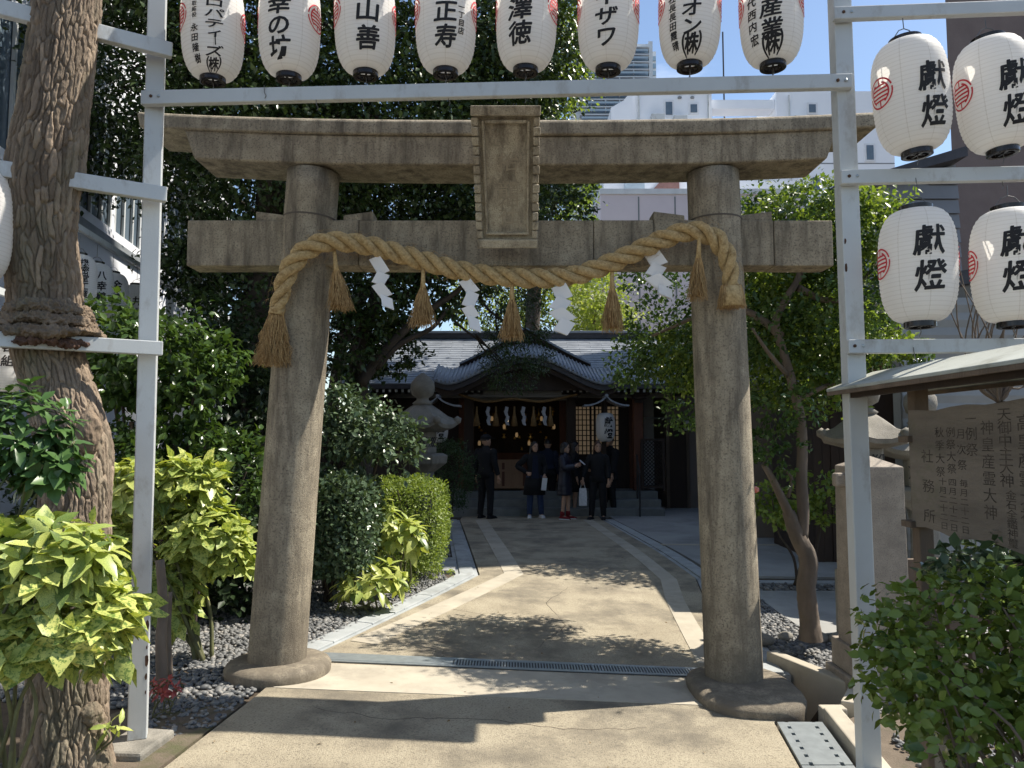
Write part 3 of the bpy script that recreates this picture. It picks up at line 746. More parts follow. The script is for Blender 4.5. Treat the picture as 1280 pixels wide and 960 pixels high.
def bolts(p, dx, y):
    for s_ in (-1, 1):
        mb = MB(); c = p + Vector((dx * s_, -y, .0)); mb.tube([c, c + Vector((0, -.007, 0)), c + Vector((0, -.010, 0))], [.0095, .0095, .005], 6); mb.build('bolt', STEELP if s_ > 0 else RUST, fr_)
def bolt(p, r=.009):
    MB().lathe([(r, 0), (r, .006), (r * .5, .009)], p, 8).build('bolt', DARKM, fr_)
# long front rails, the lower one is in view and the lanterns hang from the upper one
FA, FB = at(178, 123.5, 4.22), at(1064, 102.5, 4.10)
rail(FA, FB, .082)
up = Vector((0, 0, .90)); rail(FA + up, FB + up, .082)
# right-hand rack
def rr(y0, y1, x0=1040, xA=1640, Y0=4.095, Y1=3.96):
    a = at(x0, y0, Y0); e = at(1280, y1, Y0 - (Y0 - Y1) * .4); d = (e - a); return a, a + d * (xA - x0) / (1280 - x0)
RR = []
for x0, y0, y1, h in ((1041, 18.5, 9.5, .072), (1050, 222.5, 217.5, .078), (1059, 433.5, 432, .075)):
    a, b = rr(y0, y1, x0); rail(a, b, h); RR.append((a, b))
for p, y_ in ((at(196, 122.5, 4.22), .0225), (at(1050, 102.8, 4.10), .0225), (at(1057, 18, 4.095), .0225), (at(1064, 222, 4.095), .0225), (at(1071, 433, 4.095), .0225)): bolts(p, .022, y_)
# little wire hooks left on the rails
for x, yb in ((330, 113), (395, 128), (452, 126), (560, 122), (655, 119), (862, 95), (965, 93), (1145, 229), (1252, 226), (1142, 441), (1250, 441)):
    p = at(x, yb, 4.17 if x < 1000 else 4.05); MB().tube([p + Vector((0, 0, .03)), p + Vector((.003, -.002, -.012)), p + Vector((.012, .004, -.03)), p + Vector((.004, .004, -.045))], .0022, 5).build('hook', WIRE, fr_)
xr = RR[0][1].x - .1
post(Vector((xr, RR[0][1].y + .08, -.3)), Vector((xr - .05, RR[0][1].y + .08, 4.3)), 0)
# left-hand rack, coming towards the viewer
LD = Vector((-.848, -.53, 0))
LR = []
for x, y, h in ((215, 64, .085), (208, 244, .085), (203, 436, .078)):
    a = at(x, y, 4.22); b = a + LD * 1.65; LR.append((a, b)); rail(a, b, h, .05)
post(Vector((LR[0][1].x + .03, LR[0][1].y + .10, 0)), Vector((LR[0][1].x + .03, LR[0][1].y + .10, 4.4)), R(32))

# ------------------------------------------------------------------ paper lanterns
PAPERL = bpy.data.materials.new('lantern_paper'); _nt, _b = nodes_of(PAPERL)
_b.inputs['Base Color'].default_value = (.85, .835, .80, 1); _b.inputs['Roughness'].default_value = .55
_t = _nt.nodes.new('ShaderNodeBsdfTranslucent'); _t.inputs['Color'].default_value = (.88, .85, .78, 1)
_m = _nt.nodes.new('ShaderNodeMixShader'); _m.inputs[0].default_value = .45
_nt.links.new(_b.outputs[0], _m.inputs[1]); _nt.links.new(_t.outputs[0], _m.inputs[2]); _nt.links.new(_m.outputs[0], _nt.nodes['Material Output'].inputs['Surface'])
# wire ribs and paper seams show faintly through the paper
_tc2 = _nt.nodes.new('ShaderNodeTexCoord'); _sx = _nt.nodes.new('ShaderNodeSeparateXYZ'); _nt.links.new(_tc2.outputs['Object'], _sx.inputs[0])
def _mth(op, a, b=None):
    n = _nt.nodes.new('ShaderNodeMath'); n.operation = op
    for i, q in enumerate((a, b)):
        if q is None: continue
        if isinstance(q, (int, float)): n.inputs[i].default_value = q
        else: _nt.links.new(q, n.inputs[i])
    return n.outputs[0]
_rib = _mth('GREATER_THAN', _mth('FRACT', _mth('MULTIPLY', _sx.outputs['Z'], 45.0)), .80)
_sm = _mth('GREATER_THAN', _mth('FRACT', _mth('MULTIPLY', _mth('ARCTAN2', _sx.outputs['Y'], _sx.outputs['X']), 8 / 6.28318)), .965)
_fz = _nt.nodes.new('ShaderNodeTexNoise'); _fz.inputs['Scale'].default_value = 9; _nt.links.new(_tc2.outputs['Object'], _fz.inputs['Vector'])
_fac = _mth('ADD', _mth('ADD', _mth('MULTIPLY', _rib, .20), _mth('MULTIPLY', _sm, .30)), _mth('MULTIPLY', _fz.outputs['Fac'], .12))
for _sock, _c1, _c2 in ((_b.inputs['Base Color'], (.87, .86, .84, 1), (.52, .49, .44, 1)), (_t.inputs['Color'], (.90, .88, .84, 1), (.55, .51, .44, 1))):
    _mm = _nt.nodes.new('ShaderNodeMixRGB'); _mm.inputs[1].default_value = _c1; _mm.inputs[2].default_value = _c2; _nt.links.new(_fac, _mm.inputs[0]); _nt.links.new(_mm.outputs[0], _sock)
class LanternShape:
    def __init__(s, r, h):
        s.r, s.h = r, h; s.prof = []
        n = 27
        for i in range(n * 2 + 1):
            u = i / (2 * n); s.prof.append((s.env(u * h) - (.0034 if i % 2 else 0), u * h))
    def env(s, z):
        u = min(1, max(0, z / s.h)); v = abs(2 * u - 1)
        k = (1 - v ** 3.2) ** (1 / 2.1)
        r0 = .40
        return s.r * (r0 + (1 - r0) * k) * (1 + .035 * (u - .5))
SH_F = LanternShape(.174, .60); SH_R = LanternShape(.190, .60); SH_S = LanternShape(.185, .60)
_mesh_cache = {}
def wrap_glyph(mb, sh, s, size, zc, th, bold=.02, sx=1.1, shear=.08, rot90=False):
    vs, fs = glyph_data(s, size, .006, sx, shear, .02)
    e = bold * size * .55
    for k, (dx, dz) in enumerate(((0, 0), (e, 0), (-e, 0), (0, e), (0, -e), (e * .7, e * .7), (-e * .7, -e * .7))):   # brush weight
        out = []
        for p in vs:
            x, z = (p.x, p.z) if not rot90 else (p.z, -p.x)
            x += dx; z += dz; rr_ = sh.env(zc + z) + .0028 + .00012 * k; a = th + x / sh.r
            out.append((rr_ * math.sin(a), -rr_ * math.cos(a), zc + z))
        mb.add(out, fs)
def crest(mb, sh, zc, th, r):
    "round crest: broken outer ring, inner bars"
    def pt(x, z):
        q = sh.env(zc + z) + .0026; a = th + x / sh.r; return (q * math.sin(a), -q * math.cos(a), zc + z)
    def strip(P, w_):
        for i in range(len(P) - 1):
            (x0, z0), (x1, z1) = P[i], P[i + 1]; d = math.hypot(x1 - x0, z1 - z0) + 1e-9; nx_, nz_ = -(z1 - z0) / d * w_ / 2, (x1 - x0) / d * w_ / 2
            mb.add([pt(x0 + nx_, z0 + nz_), pt(x1 + nx_, z1 + nz_), pt(x1 - nx_, z1 - nz_), pt(x0 - nx_, z0 - nz_)], [(0, 1, 2, 3)])
    def arc(R_, a0, a1, w_): strip([(R_ * math.cos(R(a)), R_ * math.sin(R(a))) for a in np.linspace(a0, a1, 24)], w_)
    arc(r, -78, 8, r * .11); arc(r, 17, 100, r * .11); arc(r, 100, 175, r * .11); arc(r, 184, 282, r * .11)
    arc(r * .74, -60, 70, r * .12); arc(r * .74, 118, 236, r * .12)
    for z in (-.52, -.27, 0, .27, .52):
        hw = math.sqrt(max(0, .74 ** 2 - z * z)) * r * .92; strip([(-hw, z * r), (-hw * .3, z * r), (hw * .3, z * r), (hw, z * r)], r * .12)
    strip([(0, r * .98), (0, r * .55)], r * .1); strip([(0, -r * .98), (0, -r * .55)], r * .1)
def lantern(loc, sh, texts, label, group, yaw=0, crests=(-80, 80), hook=.10, crz=.52, tilt=0, crr=.075, wire_to=None):
    """texts: [(glyph, size, z fraction, angle deg, sx)]"""
    t = thing('paper_lantern', loc, label, 'paper lantern', group, yaw)
    t.rotation_euler.y = tilt
    k = id(sh)
    if k not in _mesh_cache:
        b = MB().lathe(sh.prof, n=40, cap=False); o = b.build('paper_body', PAPERL, None, True); o.parent = t
        tr_ = MB().lathe([(sh.env(sh.h) - .012, 0), (sh.env(sh.h) + .004, .002), (sh.env(sh.h) + .005, .028), (sh.env(sh.h) - .004, .032), (sh.env(sh.h) - .02, .03), (sh.env(sh.h) - .022, 0)], (0, 0, sh.h - .006), 32, cap=False)
        o2 = tr_.build('top_ring', LACQ, None, True); o2.parent = t
        br = MB().lathe([(sh.env(0) + .003, .008), (sh.env(0) + .004, -.026), (sh.env(0) - .004, -.03), (sh.env(0) - .02, -.028), (sh.env(0) - .022, .008)], n=32, cap=False)
        br.box((0, 0, -.018), (sh.env(0) * 1.9, .012, .006)); br.box((0, 0, -.0215), (.012, sh.env(0) * 1.9, .006))
        o3 = br.build('bottom_ring', LACQ, None, True); o3.parent = t; o3.data.set_sharp_from_angle(angle=R(30)); o2.data.set_sharp_from_angle(angle=R(30))
        hb = MB(); z = sh.h + .02
        hb.tube([(-sh.env(sh.h) + .008, 0, z), (-.03, 0, z + .05), (0, 0, z + .06), (.03, 0, z + .05), (sh.env(sh.h) - .008, 0, z)], .0028, 6)
        hb.tube([(0, 0, z + .058), (0, 0, z + .058 + hook)], .0028, 6)
        o4 = hb.build('hanging_wire', WIRE); o4.parent = t
        hb = MB(); hb.tube([(0, 0, -.02), (.004, 0, -.05), (-.004, .004, -.075)], .0025, 6); o5 = hb.build('bottom_hook', WIRE); o5.parent = t
        cs_ = []
        for a in crests:
            cb = MB(); crest(cb, sh, sh.h * crz, R(a), crr); oc = cb.build('crest', RED); oc.parent = o; cs_.append(oc.data)
        _mesh_cache[k] = [o.data, o2.data, o3.data, o4.data, o5.data, cs_]; body = o
    else:
        d = _mesh_cache[k]; body = None
        for nm, me in zip(('paper_body', 'top_ring', 'bottom_ring', 'hanging_wire', 'bottom_hook'), d):
            o = bpy.data.objects.new(nm, me); COL.objects.link(o); o.parent = t
            if nm == 'paper_body': body = o
        for me in d[5]: oc = bpy.data.objects.new('crest', me); COL.objects.link(oc); oc.parent = body
    for g in texts:
        mb = MB(); ch, sz_, zf, th, sx = g[:5]
        wrap_glyph(mb, sh, ch, sz_, sh.h * zf, R(th), g[5] if len(g) > 5 else .036, sx, .08, rot90=(ch in 'ー'))
        o = mb.build('letter', INK); o.parent = body
    return t
GF = 'paper lanterns in the row above the front rail'
def col(s, z0, dz, size, th=0, sx=1.15): return [(c, size, z0 - i * dz, th, sx) for i, c in enumerate(s)]
def front(x, y, texts, label, app=0):
    y += 7; texts = [(g[0], g[1], g[2] - .165, *g[3:]) for g in texts]; Yc = 4.26 - (x - 180) / 884 * .12; yaw = R(app) - math.atan((x - 640) / FPX)
    p = at(x, y, Yc)
    lantern(p, SH_F, texts, label, GF, yaw, tilt=rnd.uniform(-.03, .03))
front(266, 91, [('プ', .05, .87, 0, 2.1), ('ロ', .055, .765, 0, 2.0), ('パ', .055, .665, 0, 2.0), ('テ', .055, .565, 0, 2.0), ('ィ', .055, .48, 2, 1.8), ('ー', .045, .41, 2, 1.4), ('ズ', .06, .315, 0, 1.9), ('㈱', .068, .215, 0, 1.6)] + col('取締役', .75, .055, .03, -36, 1) + col('永田隆樹', .52, .09, .046, -36, 1),
      'paper lantern lettered パティーズ beside the left white post', 2)
front(361, 88, col('幸の坊', .72, .2, .125, 0, 1.1), 'paper lantern lettered の坊, second from the left white post', -20)
front(457, 84, col('山善', .63, .25, .135, 0, 1.1), 'paper lantern with two black characters 山善 above the left pillar', 5)
front(557, 82, col('正寿', .60, .23, .13, 0, 1.05) + col('一丁目店', .66, .075, .042, 30, 1), 'paper lantern lettered 正寿 with a small side line, left of the plaque')
front(657, 79, col('澤徳', .60, .22, .13, 0, 1.1), 'paper lantern lettered 澤徳 hanging above the plaque', -12)
front(760, 78, col('ライザワ', .88, .18, .11, 0, 1.2), 'paper lantern lettered イザワ in front of the distant tower', -4)
front(862, 74, col('マンオン', .88, .16, .10, 0, 1.2) + [('㈱', .115, .26, 0, 1.15)] + col('社長長田霞晴', .68, .085, .048, -36, 1), 'paper lantern lettered ン株 against blue sky, second from the right white post', 4)
front(966, 73, col('大産業', .76, .19, .11, 0, 1.15) + [('㈱', .12, .26, 0, 1.15)] + col('代西内宏', .66, .115, .06, -36, 1), 'paper lantern lettered 業株 nearest the right white post', 0)
GR = 'votive lanterns on the right-hand rack'
def ken(yaw): return [('獻', .165, .66, 0, .95, .028), ('燈', .165, .36, 0, .95, .034)]
def right(x, y, label, yaw, Y=3.97, sh=SH_R, tilt=0):
    p = at(x, y, Y); lantern(p, sh, [(g[0], g[1], g[2] - (.11 if tilt else 0), *g[3:]) for g in ken(0)], label, GR, R(yaw), (-84, 84), tilt=tilt, hook=.06, crr=.078)
right(1146, 189, 'votive lantern lettered 獻燈 in the upper row next to the right post', 6, tilt=-.07)
right(1253, 187, 'votive lantern lettered 獻燈 in the upper row in front of the brown building', -4, tilt=-.08)
right(1150, 403, 'votive lantern lettered 獻燈 in the lower row next to the right post', -10)
right(1267, 403, 'votive lantern lettered 獻燈 in the lower row in front of bare twigs', -22)
# left rack lantern mostly outside, seen left of the trunk
p = at(-41, 352, 3.8); lantern(p, SH_R, ken(0), 'plain side of a white lantern left of the thick trunk, cut by the photo edge', 'votive lanterns on the left-hand rack', R(-60), (-84, 84), hook=.08)
# rear left rack
bk = thing('rear_lantern_frame', (-4.62, 8, 0), 'white rail carrying lanterns along the left building behind the trunk', 'frame')
for z in (3.88, 2.92): MB().bar((-4.25, 5.4, z), (-4.95, 11.0, z), .045, .06).build('rail', PAINT, bk)
for q in (5.4, 11.0): MB().box((-4.25 - (q - 5.4) * .125 - .05, q, 2.0), (.08, .08, 4.0)).build('post', PAINT, bk)
GB = 'small lanterns on the rear rail by the left building'
def rear(x, ytop, texts, label, yaw):
    Y = 1.95 * FPX / (549 - ytop); Y = Y * 1.0; p = at(x, ytop, Y); p.z -= SH_S.h
    lantern(p, SH_S, texts, label, GB, R(yaw), (-90,), hook=.14)
rear(171, 357, [('井', .12, .62, 10, 1.0), ('上', .12, .38, 10, 1.0)], 'rear lantern lettered 井 just left of the white post', 20)
rear(141, 342, col('金箱', .72, .26, .13, 22, 1.0), 'rear lantern lettered 金箱 above the camellia', 20)
rear(121, 330, col('八幸鶴', .74, .2, .11, 26, 1.0), 'rear lantern lettered 八 with a blue-black top ring', 20)
rear(99, 319, col('機密堂工業', .82, .14, .09, 28, 1.0), 'rear lantern with a long line of characters, closest to the thick trunk', 20)
p = at(2, 490, 6.4); lantern(p, SH_S, col('杉谷組', .82, .2, .10, 24, 1.0), 'rear lantern low at the photo edge, left of the trunk under the rail', GB, R(20), (-90,), hook=.14)
# ------------------------------------------------------------------ leaves
T2 = (np.array([(0, 0, 0), (.30, .42, .07), (0, 1, -.06), (-.30, .42, .07)]), np.array([(0, 1, 2), (0, 2, 3)]))
T2N = (np.array([(0, 0, 0), (.17, .45, .05), (0, 1, -.08), (-.17, .45, .05)]), np.array([(0, 1, 2), (0, 2, 3)]))
T6 = (np.array([(0, 0, 0), (.22, .25, .05), (.28, .55, .05), (0, 1, -.10), (-.28, .55, .05), (-.22, .25, .05), (0, .5, -.02)]),
      np.array([(0, 1, 6), (1, 2, 6), (2, 3, 6), (3, 4, 6), (4, 5, 6), (5, 0, 6)]))
T6N = (T6[0] * np.array([.72, 1, 1]), T6[1])
def unit(a): return a / (np.linalg.norm(a, axis=-1, keepdims=True) + 1e-9)
def leaves(P, A, N, S, tpl):
    A = unit(A); B = unit(np.cross(A, N)); N = np.cross(B, A)
    t = tpl[0]; V = P[:, None] + S[:, None, None] * (t[None, :, 0:1] * B[:, None] + t[None, :, 1:2] * A[:, None] + t[None, :, 2:3] * N[:, None])
    F = tpl[1][None] + (np.arange(len(P)) * len(t))[:, None, None]
    return V.reshape(-1, 3), F.reshape(-1, 3)
def crown_pts(clusters, n, clump=26, rim=.55, cs=.17, zmin=None):
    """leaf positions: clumps on and inside ellipsoids -> uneven outline with gaps"""
    w_ = np.array([c[3] * c[4] * c[5] if len(c) < 7 else c[6] for c in clusters], float); w_ = np.cbrt(w_) ** 2; w_ /= w_.sum()
    PP, OO = [], []
    for c, q in zip(clusters, w_):
        k = max(3, int(n * q / clump)); d = unit(nr.normal(size=(k, 3))); r = rim + (1.08 - rim) * nr.random((k, 1)) ** .6
        C = np.array(c[:3]); rad = np.array(c[3:6]); cc = C + d * r * rad
        s = cs * np.cbrt(np.prod(rad)) * nr.uniform(.6, 1.4, (k, 1, 1))
        p = cc[:, None] + nr.normal(size=(k, clump, 3)) * s * np.array([1, 1, .7])
        PP.append(p.reshape(-1, 3)); OO.append(np.repeat(d, clump, 0))
    P = np.concatenate(PP); O = np.concatenate(OO)
    if zmin is not None: k = P[:, 2] > zmin; P, O = P[k], O[k]
    return P, O
def crown(name, parent, clusters, n, size, m, tpl=T2, clump=26, rim=.55, cs=.17, up=.7, droop=.25, zmin=None, kind=None, cut=None):
    P, O = crown_pts(clusters, n, clump, rim, cs, zmin)
    if cut is not None: k = cut(P); P, O = P[k], O[k]
    q = len(P); rd = nr.normal(size=(q, 3))
    A = unit(O * .7 + rd * .8 + np.array([0, 0, -droop])); N = unit(O * .45 + np.array([0, 0, up]) + nr.normal(size=(q, 3)) * .45)
    S = size * nr.uniform(.6, 1.25, q)
    V, F = leaves(P, A, N, S, tpl); t = np.repeat(np.clip(nr.normal(.45, .28, q), 0, 1), len(tpl[0]))
    return npmesh(name, V, F, m, parent, t, False, kind)
L_CAMPH = leafmat('camphor_leaf', (.022, .042, .013), (.055, .085, .022), .32, .10)
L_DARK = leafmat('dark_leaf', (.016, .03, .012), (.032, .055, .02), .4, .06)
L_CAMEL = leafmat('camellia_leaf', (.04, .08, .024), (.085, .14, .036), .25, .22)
L_PITTO = leafmat('pittosporum_leaf', (.045, .095, .03), (.085, .16, .045), .3, .15, spots=(0,))
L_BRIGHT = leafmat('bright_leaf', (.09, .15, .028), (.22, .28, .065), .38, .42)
L_BOX = leafmat('boxwood_leaf', (.12, .18, .035), (.24, .30, .065), .45, .3)
L_YOUNG = leafmat('young_leaf', (.22, .30, .06), (.38, .42, .12), .45, .35)
L_HEDGE = leafmat('hedge_leaf', (.03, .07, .02), (.14, .20, .04), .2, .15, spots=(0,))
L_AUC = leafmat('speckled_leaf', (.60, .61, .19), (.36, .43, .12), .34, .25, spots=(.16, .24, .06))
L_AUCD = leafmat('speckled_dark_leaf', (.05, .10, .03), (.09, .15, .04), .32, .18, spots=(.22, .27, .07))  # darker leaf tone, mixed in at random
L_RED = leafmat('red_leaf', (.40, .10, .10), (.46, .18, .15), .4, .3)
L_JUNI = leafmat('conifer_leaf', (.025, .055, .018), (.055, .095, .03), .6, .1)
L_GREY = leafmat('blueish_leaf', (.05, .085, .045), (.11, .155, .085), .28, .12)
STEM = M('green_stem', (.14, .15, .06), (.08, .075, .04), 12, .7)

def jpath(a, b, n, j, sag=0):
    a = Vector(a); b = Vector(b); out = []
    for i in range(n + 1):
        u = i / n; p = a.lerp(b, u)
        if 0 < i < n: p += Vector((rnd.gauss(0, j), rnd.gauss(0, j), rnd.gauss(0, j * .6)))
        p.z += sag * math.sin(u * math.pi); out.append(p)
    return out
def pnoise(T, Lx, ct, q, seed):
    "value noise, periodic in T (0..1, ct cells), free in Lx"
    g = np.random.default_rng(seed).random((4096, ct)); i = np.floor(Lx).astype(int) % 4095; f = Lx - np.floor(Lx); f = f * f * (3 - 2 * f)
    t = T * ct; j = np.floor(t).astype(int) % ct; h = t - np.floor(t); h = h * h * (3 - 2 * h); j1 = (j + 1) % ct
    return (g[i, j] * (1 - h) + g[i, j1] * h) * (1 - f) + (g[i + 1, j] * (1 - h) + g[i + 1, j1] * h) * f
def bark_tube(name, path, rad, m, parent, n=28, rough=.07, fur=14, sub=9, seed=0, step=None, depth=.012):
    "trunk: smooth path, uneven section, furrowed bark plates as real relief"
    P = spline(path, 12); 
    cl = [0.0]
    for i in range(1, len(P)): cl.append(cl[-1] + (P[i] - P[i - 1]).length)
    step = step or cl[-1] / (len(path) * sub); k = max(6, int(cl[-1] / step))
    s_ = np.linspace(0, cl[-1], k); C = np.array([[np.interp(x, cl, [p[c] for p in P]) for c in range(3)] for x in s_])
    rr_ = np.interp(s_, np.interp(np.arange(len(path)) * 12, np.arange(len(cl)), cl), rad)
    Aa = np.zeros((k, 3)); Bb = np.zeros((k, 3)); px = None
    for i in range(k):
        d = Vector(C[min(i + 1, k - 1)] - C[max(i - 1, 0)]).normalized()
        a = d.cross(Vector((0, 1, 0))).normalized() if px is None else (px - d * px.dot(d)).normalized()
        px = a; Aa[i] = a; Bb[i] = d.cross(a)
    T, Lg = np.meshgrid(np.arange(n) / n, s_)
    big = pnoise(T, Lg * 3, 5, 0, seed) - .5 + .5 * (pnoise(T, Lg * 7, 9, 0, seed + 1) - .5)
    # bark plates: elongated cells with cracks between them
    pc = fur; Lc = Lg / (2 * np.pi * np.mean(rr_) / pc * 5.6); gq = np.random.default_rng(seed + 3); m_ = int(Lc.max()) + 4
    jx = gq.uniform(.1, .9, (m_, pc)); jy = gq.uniform(.05, .95, (m_, pc)); hid = gq.random((m_, pc))
    Tc = ((T + (pnoise(T, Lg * 7, 16, 0, seed + 2) - .5) * .03 + (pnoise(T, Lg * 30, 60, 0, seed + 7) - .5) * .008) % 1.0) * pc
    Lw = Lc + (pnoise(T, Lg * 12, 30, 0, seed + 8) - .5) * .8 + 1
    ci = np.floor(Lw).astype(int); cj = np.floor(Tc).astype(int); F1 = np.full(T.shape, 9.0); F2 = np.full(T.shape, 9.0); ID = np.zeros(T.shape)
    for di in (-1, 0, 1):
        for dj in (-1, 0, 1):
            i2 = np.clip(ci + di, 0, m_ - 1); j2 = (cj + dj) % pc
            dd = np.hypot(Tc - (cj + dj + jx[i2, j2]), (Lw - (ci + di + jy[i2, j2])) * 1.0)
            nearer = dd < F1; F2 = np.where(nearer, F1, np.minimum(F2, dd)); ID = np.where(nearer, hid[i2, j2], ID); F1 = np.where(nearer, dd, F1)
    edge = np.clip((F2 - F1) / .26, 0, 1); edge = edge ** .6
    fine = pnoise(T, Lg * 60, fur * 4, 0, seed + 5)
    Rm = rr_[:, None] * (1 + rough * 1.2 * big) + depth * (edge - .8) + depth * .45 * (ID - .5) * edge + depth * .35 * (fine - .5)
    th = T * 2 * np.pi
    V = C[:, None] + Aa[:, None] * (np.cos(th) * Rm)[..., None] + Bb[:, None] * (np.sin(th) * Rm)[..., None]
    ii, jj = np.meshgrid(np.arange(k - 1), np.arange(n), indexing='ij'); j2 = (jj + 1) % n
    F = np.stack([ii * n + jj, ii * n + j2, (ii + 1) * n + j2, (ii + 1) * n + jj], -1).reshape(-1, 4)
    return npmesh(name, V.reshape(-1, 3), F, m, parent, ID.ravel(), True)
def limb(parent, path, r0, r1, m, nm='branch', n=8):
    P = spline(path, 5); k = len(P)
    return MB().tube(P, [r0 + (r1 - r0) * i / (k - 1) for i in range(k)], n).build(nm, m, parent, True)
def tree(name, label, base, trunk_pts, trunk_r, clusters, nleaf, lsize, lm, bm_, cat='tree', group=None, nbr=5, tpl=T2, seed=1, fork=None, **kw):
    t = thing(name, base, label, cat, group)
    bark_tube('trunk', trunk_pts, trunk_r, bm_, t, 18, .06, 9, 6, seed)
    top = Vector(trunk_pts[-1]); mid = Vector(trunk_pts[len(trunk_pts) // 2 + 0])
    for i, c in enumerate(clusters[:nbr]):
        s = top if i % 2 == 0 else mid.lerp(top, .6); e = Vector(c[:3])
        limb(t, jpath(s, e, 4, .12 * (e - s).length * .5 + .02), trunk_r[-1] * .8, trunk_r[-1] * .18, bm_)
        for _ in range(2):
            e2 = e + Vector((rnd.uniform(-.8, .8) * c[3], rnd.uniform(-.8, .8) * c[4], rnd.uniform(-.5, .9) * c[5]))
            limb(t, jpath(s.lerp(e, .6), e2, 3, .05), trunk_r[-1] * .4, .008, bm_, n=6)
    crown('crown', t, clusters, nleaf, lsize, lm, tpl, **kw)
    return t

# ---------------- thick foreground trunk on the left with the swallowed rail
tb = thing('old_tree', (-2.29, 4.03, 0), 'thick furrowed trunk at the left that has grown around the white rail', 'tree')
tp = [(85, 985, 4.0, .235), (84, 940, 4.0, .205), (85, 860, 4.0, .185), (87, 780, 4.0, .178), (93, 690, 4.02, .168), (96, 600, 4.05, .168), (93, 555, 4.08, .174), (79, 500, 4.12, .170), (66, 460, 4.13, .170), (61, 436, 4.13, .172),
      (60, 412, 4.12, .178), (59, 390, 4.11, .180), (57, 360, 4.09, .180), (54, 330, 4.06, .176), (52, 290, 4.03, .172), (55, 220, 3.99, .182), (68, 130, 3.96, .165), (80, 40, 3.96, .158), (88, -60, 3.96, .16), (95, -200, 3.96, .15), (120, -420, 4.1, .13)]
bark_tube('trunk', [at(a, b, c) for a, b, c, d in tp], [d for a, b, c, d in tp], BARKP, tb, 380, .07, 40, 14, 5, step=.006, depth=.017)
def rough_up(o, lv=4, st=.035, sz=.05):
    o.modifiers.new('s', 'SUBSURF').render_levels = lv; o.modifiers['s'].levels = lv
    tx_ = bpy.data.textures.new('lumps', 'CLOUDS'); tx_.noise_scale = sz; tx_.noise_depth = 3
    d = o.modifiers.new('d', 'DISPLACE'); d.texture = tx_; d.strength = st; return o
# lip of bark folded over the rail, and the knob at the right
lipc = at(60, 416, 4.07)
def lip(zc, R0, amp, hh, seed, nm):
    rings = []; q = random.Random(seed); ph = [q.uniform(0, 6) for _ in range(6)]
    for u, rr_ in ((0, .86), (.15, .97), (.4, 1.06), (.62, 1.10), (.82, 1.05), (1, .84)):
        ring = []
        for j in range(64):
            t = 6.28318 * j / 64
            f = 1 + amp * (math.sin(3 * t + ph[0]) * .5 + math.sin(7 * t + ph[1]) * .3 + math.sin(13 * t + ph[2]) * .2)
            dz = -.02 * math.sin(2 * t + ph[3]) - .014 * math.sin(5 * t + ph[4])
            ring.append(Vector((lipc.x + R0 * rr_ * f * math.cos(t), lipc.y + R0 * rr_ * f * math.sin(t) * .98, zc + hh * (.5 - u) + dz * u)))
        rings.append(ring)
    return rough_up(MB().loft(rings).build(nm, BARKO if nm == 'bark_lip' else BARK, tb, True), 3, .055, .022)
lip(at(58, 421, 3.8).z, .238, .07, .045, 3, 'bark_lip'); lip(at(58, 411, 3.8).z, .262, .09, .075, 9, 'bark_roll'); lip(at(58, 396, 3.8).z, .226, .08, .09, 12, 'bark_roll'); lip(at(58, 380, 3.8).z, .198, .06, .10, 15, 'bark_roll')
kb = MB(); c = at(118, 541, 3.93)
kb.add([(c.x - .03 + v[0] * .085, c.y + v[1] * .08, c.z + v[2] * .16) for v in ICO_V], [tuple(f) for f in ICO_F]); rough_up(kb.build('knob', BARK, tb, True))
kb = MB(); c = at(118, 890, 3.92)
kb.add([(c.x - .02 + v[0] * .065, c.y + v[1] * .07, c.z + v[2] * .075) for v in ICO_V], [tuple(f) for f in ICO_F]); rough_up(kb.build('knob', BARK, tb, True))
for e in ((-4.2, 3.2, 6.6), (-3.2, 5.8, 7.0), (-1.6, 3.6, 7.4), (-3.6, 1.8, 6.8)):
    limb(tb, jpath(at(120, -420, 4.1), e, 4, .15), .10, .02, BARK)
crown('crown', tb, [(-4.3, 3.4, 6.3, 1.5, 1.5, 1.0), (-3.3, 5.9, 6.6, 1.5, 1.4, 1.0), (-2.6, 3.4, 7.5, 1.7, 1.5, 1.0), (-3.7, 1.8, 6.9, 1.3, 1.2, .9)], 9000, .10, L_CAMPH)

# ---------------- evergreen trees behind the gate, left half
def ell(x, y, Y, w_, h, dY):
    "ellipsoid cluster that covers w x h photo pixels round x, y at depth Y"
    c = at(x, y, Y); return (c.x, c.y, c.z, w_ / 2 / FPX * Y, dY, h / 2 / FPX * Y)
b = G(312, 700); base = (-3.35, 9.6, 0)
tree('evergreen_tree', 'tall dense dark evergreen right behind the left gate pillar, hiding the left building', base,
     [(-3.35, 9.6, -.1), (-3.3, 9.6, 1.2), (-3.35, 9.5, 2.6), (-3.1, 9.4, 4.0), (-3.0, 9.3, 5.5), (-2.8, 9.3, 7)], [.25, .21, .19, .17, .14, .1],
     [ell(150, 110, 9.6, 320, 260, 1.5), ell(330, 200, 9.2, 300, 220, 1.5), ell(330, 30, 9.5, 320, 260, 1.5), ell(480, 150, 9.4, 260, 200, 1.3), ell(560, 40, 9.8, 300, 220, 1.4), ell(300, 430, 9.2, 130, 300, .7), ell(250, 330, 9.4, 120, 120, .7), ell(150, -80, 9.5, 420, 200, 1.6), ell(640, 60, 10.2, 180, 170, 1.1)],
     95000, .082, L_CAMPH, BARKD, nbr=5, seed=3, cs=.15, rim=.35)
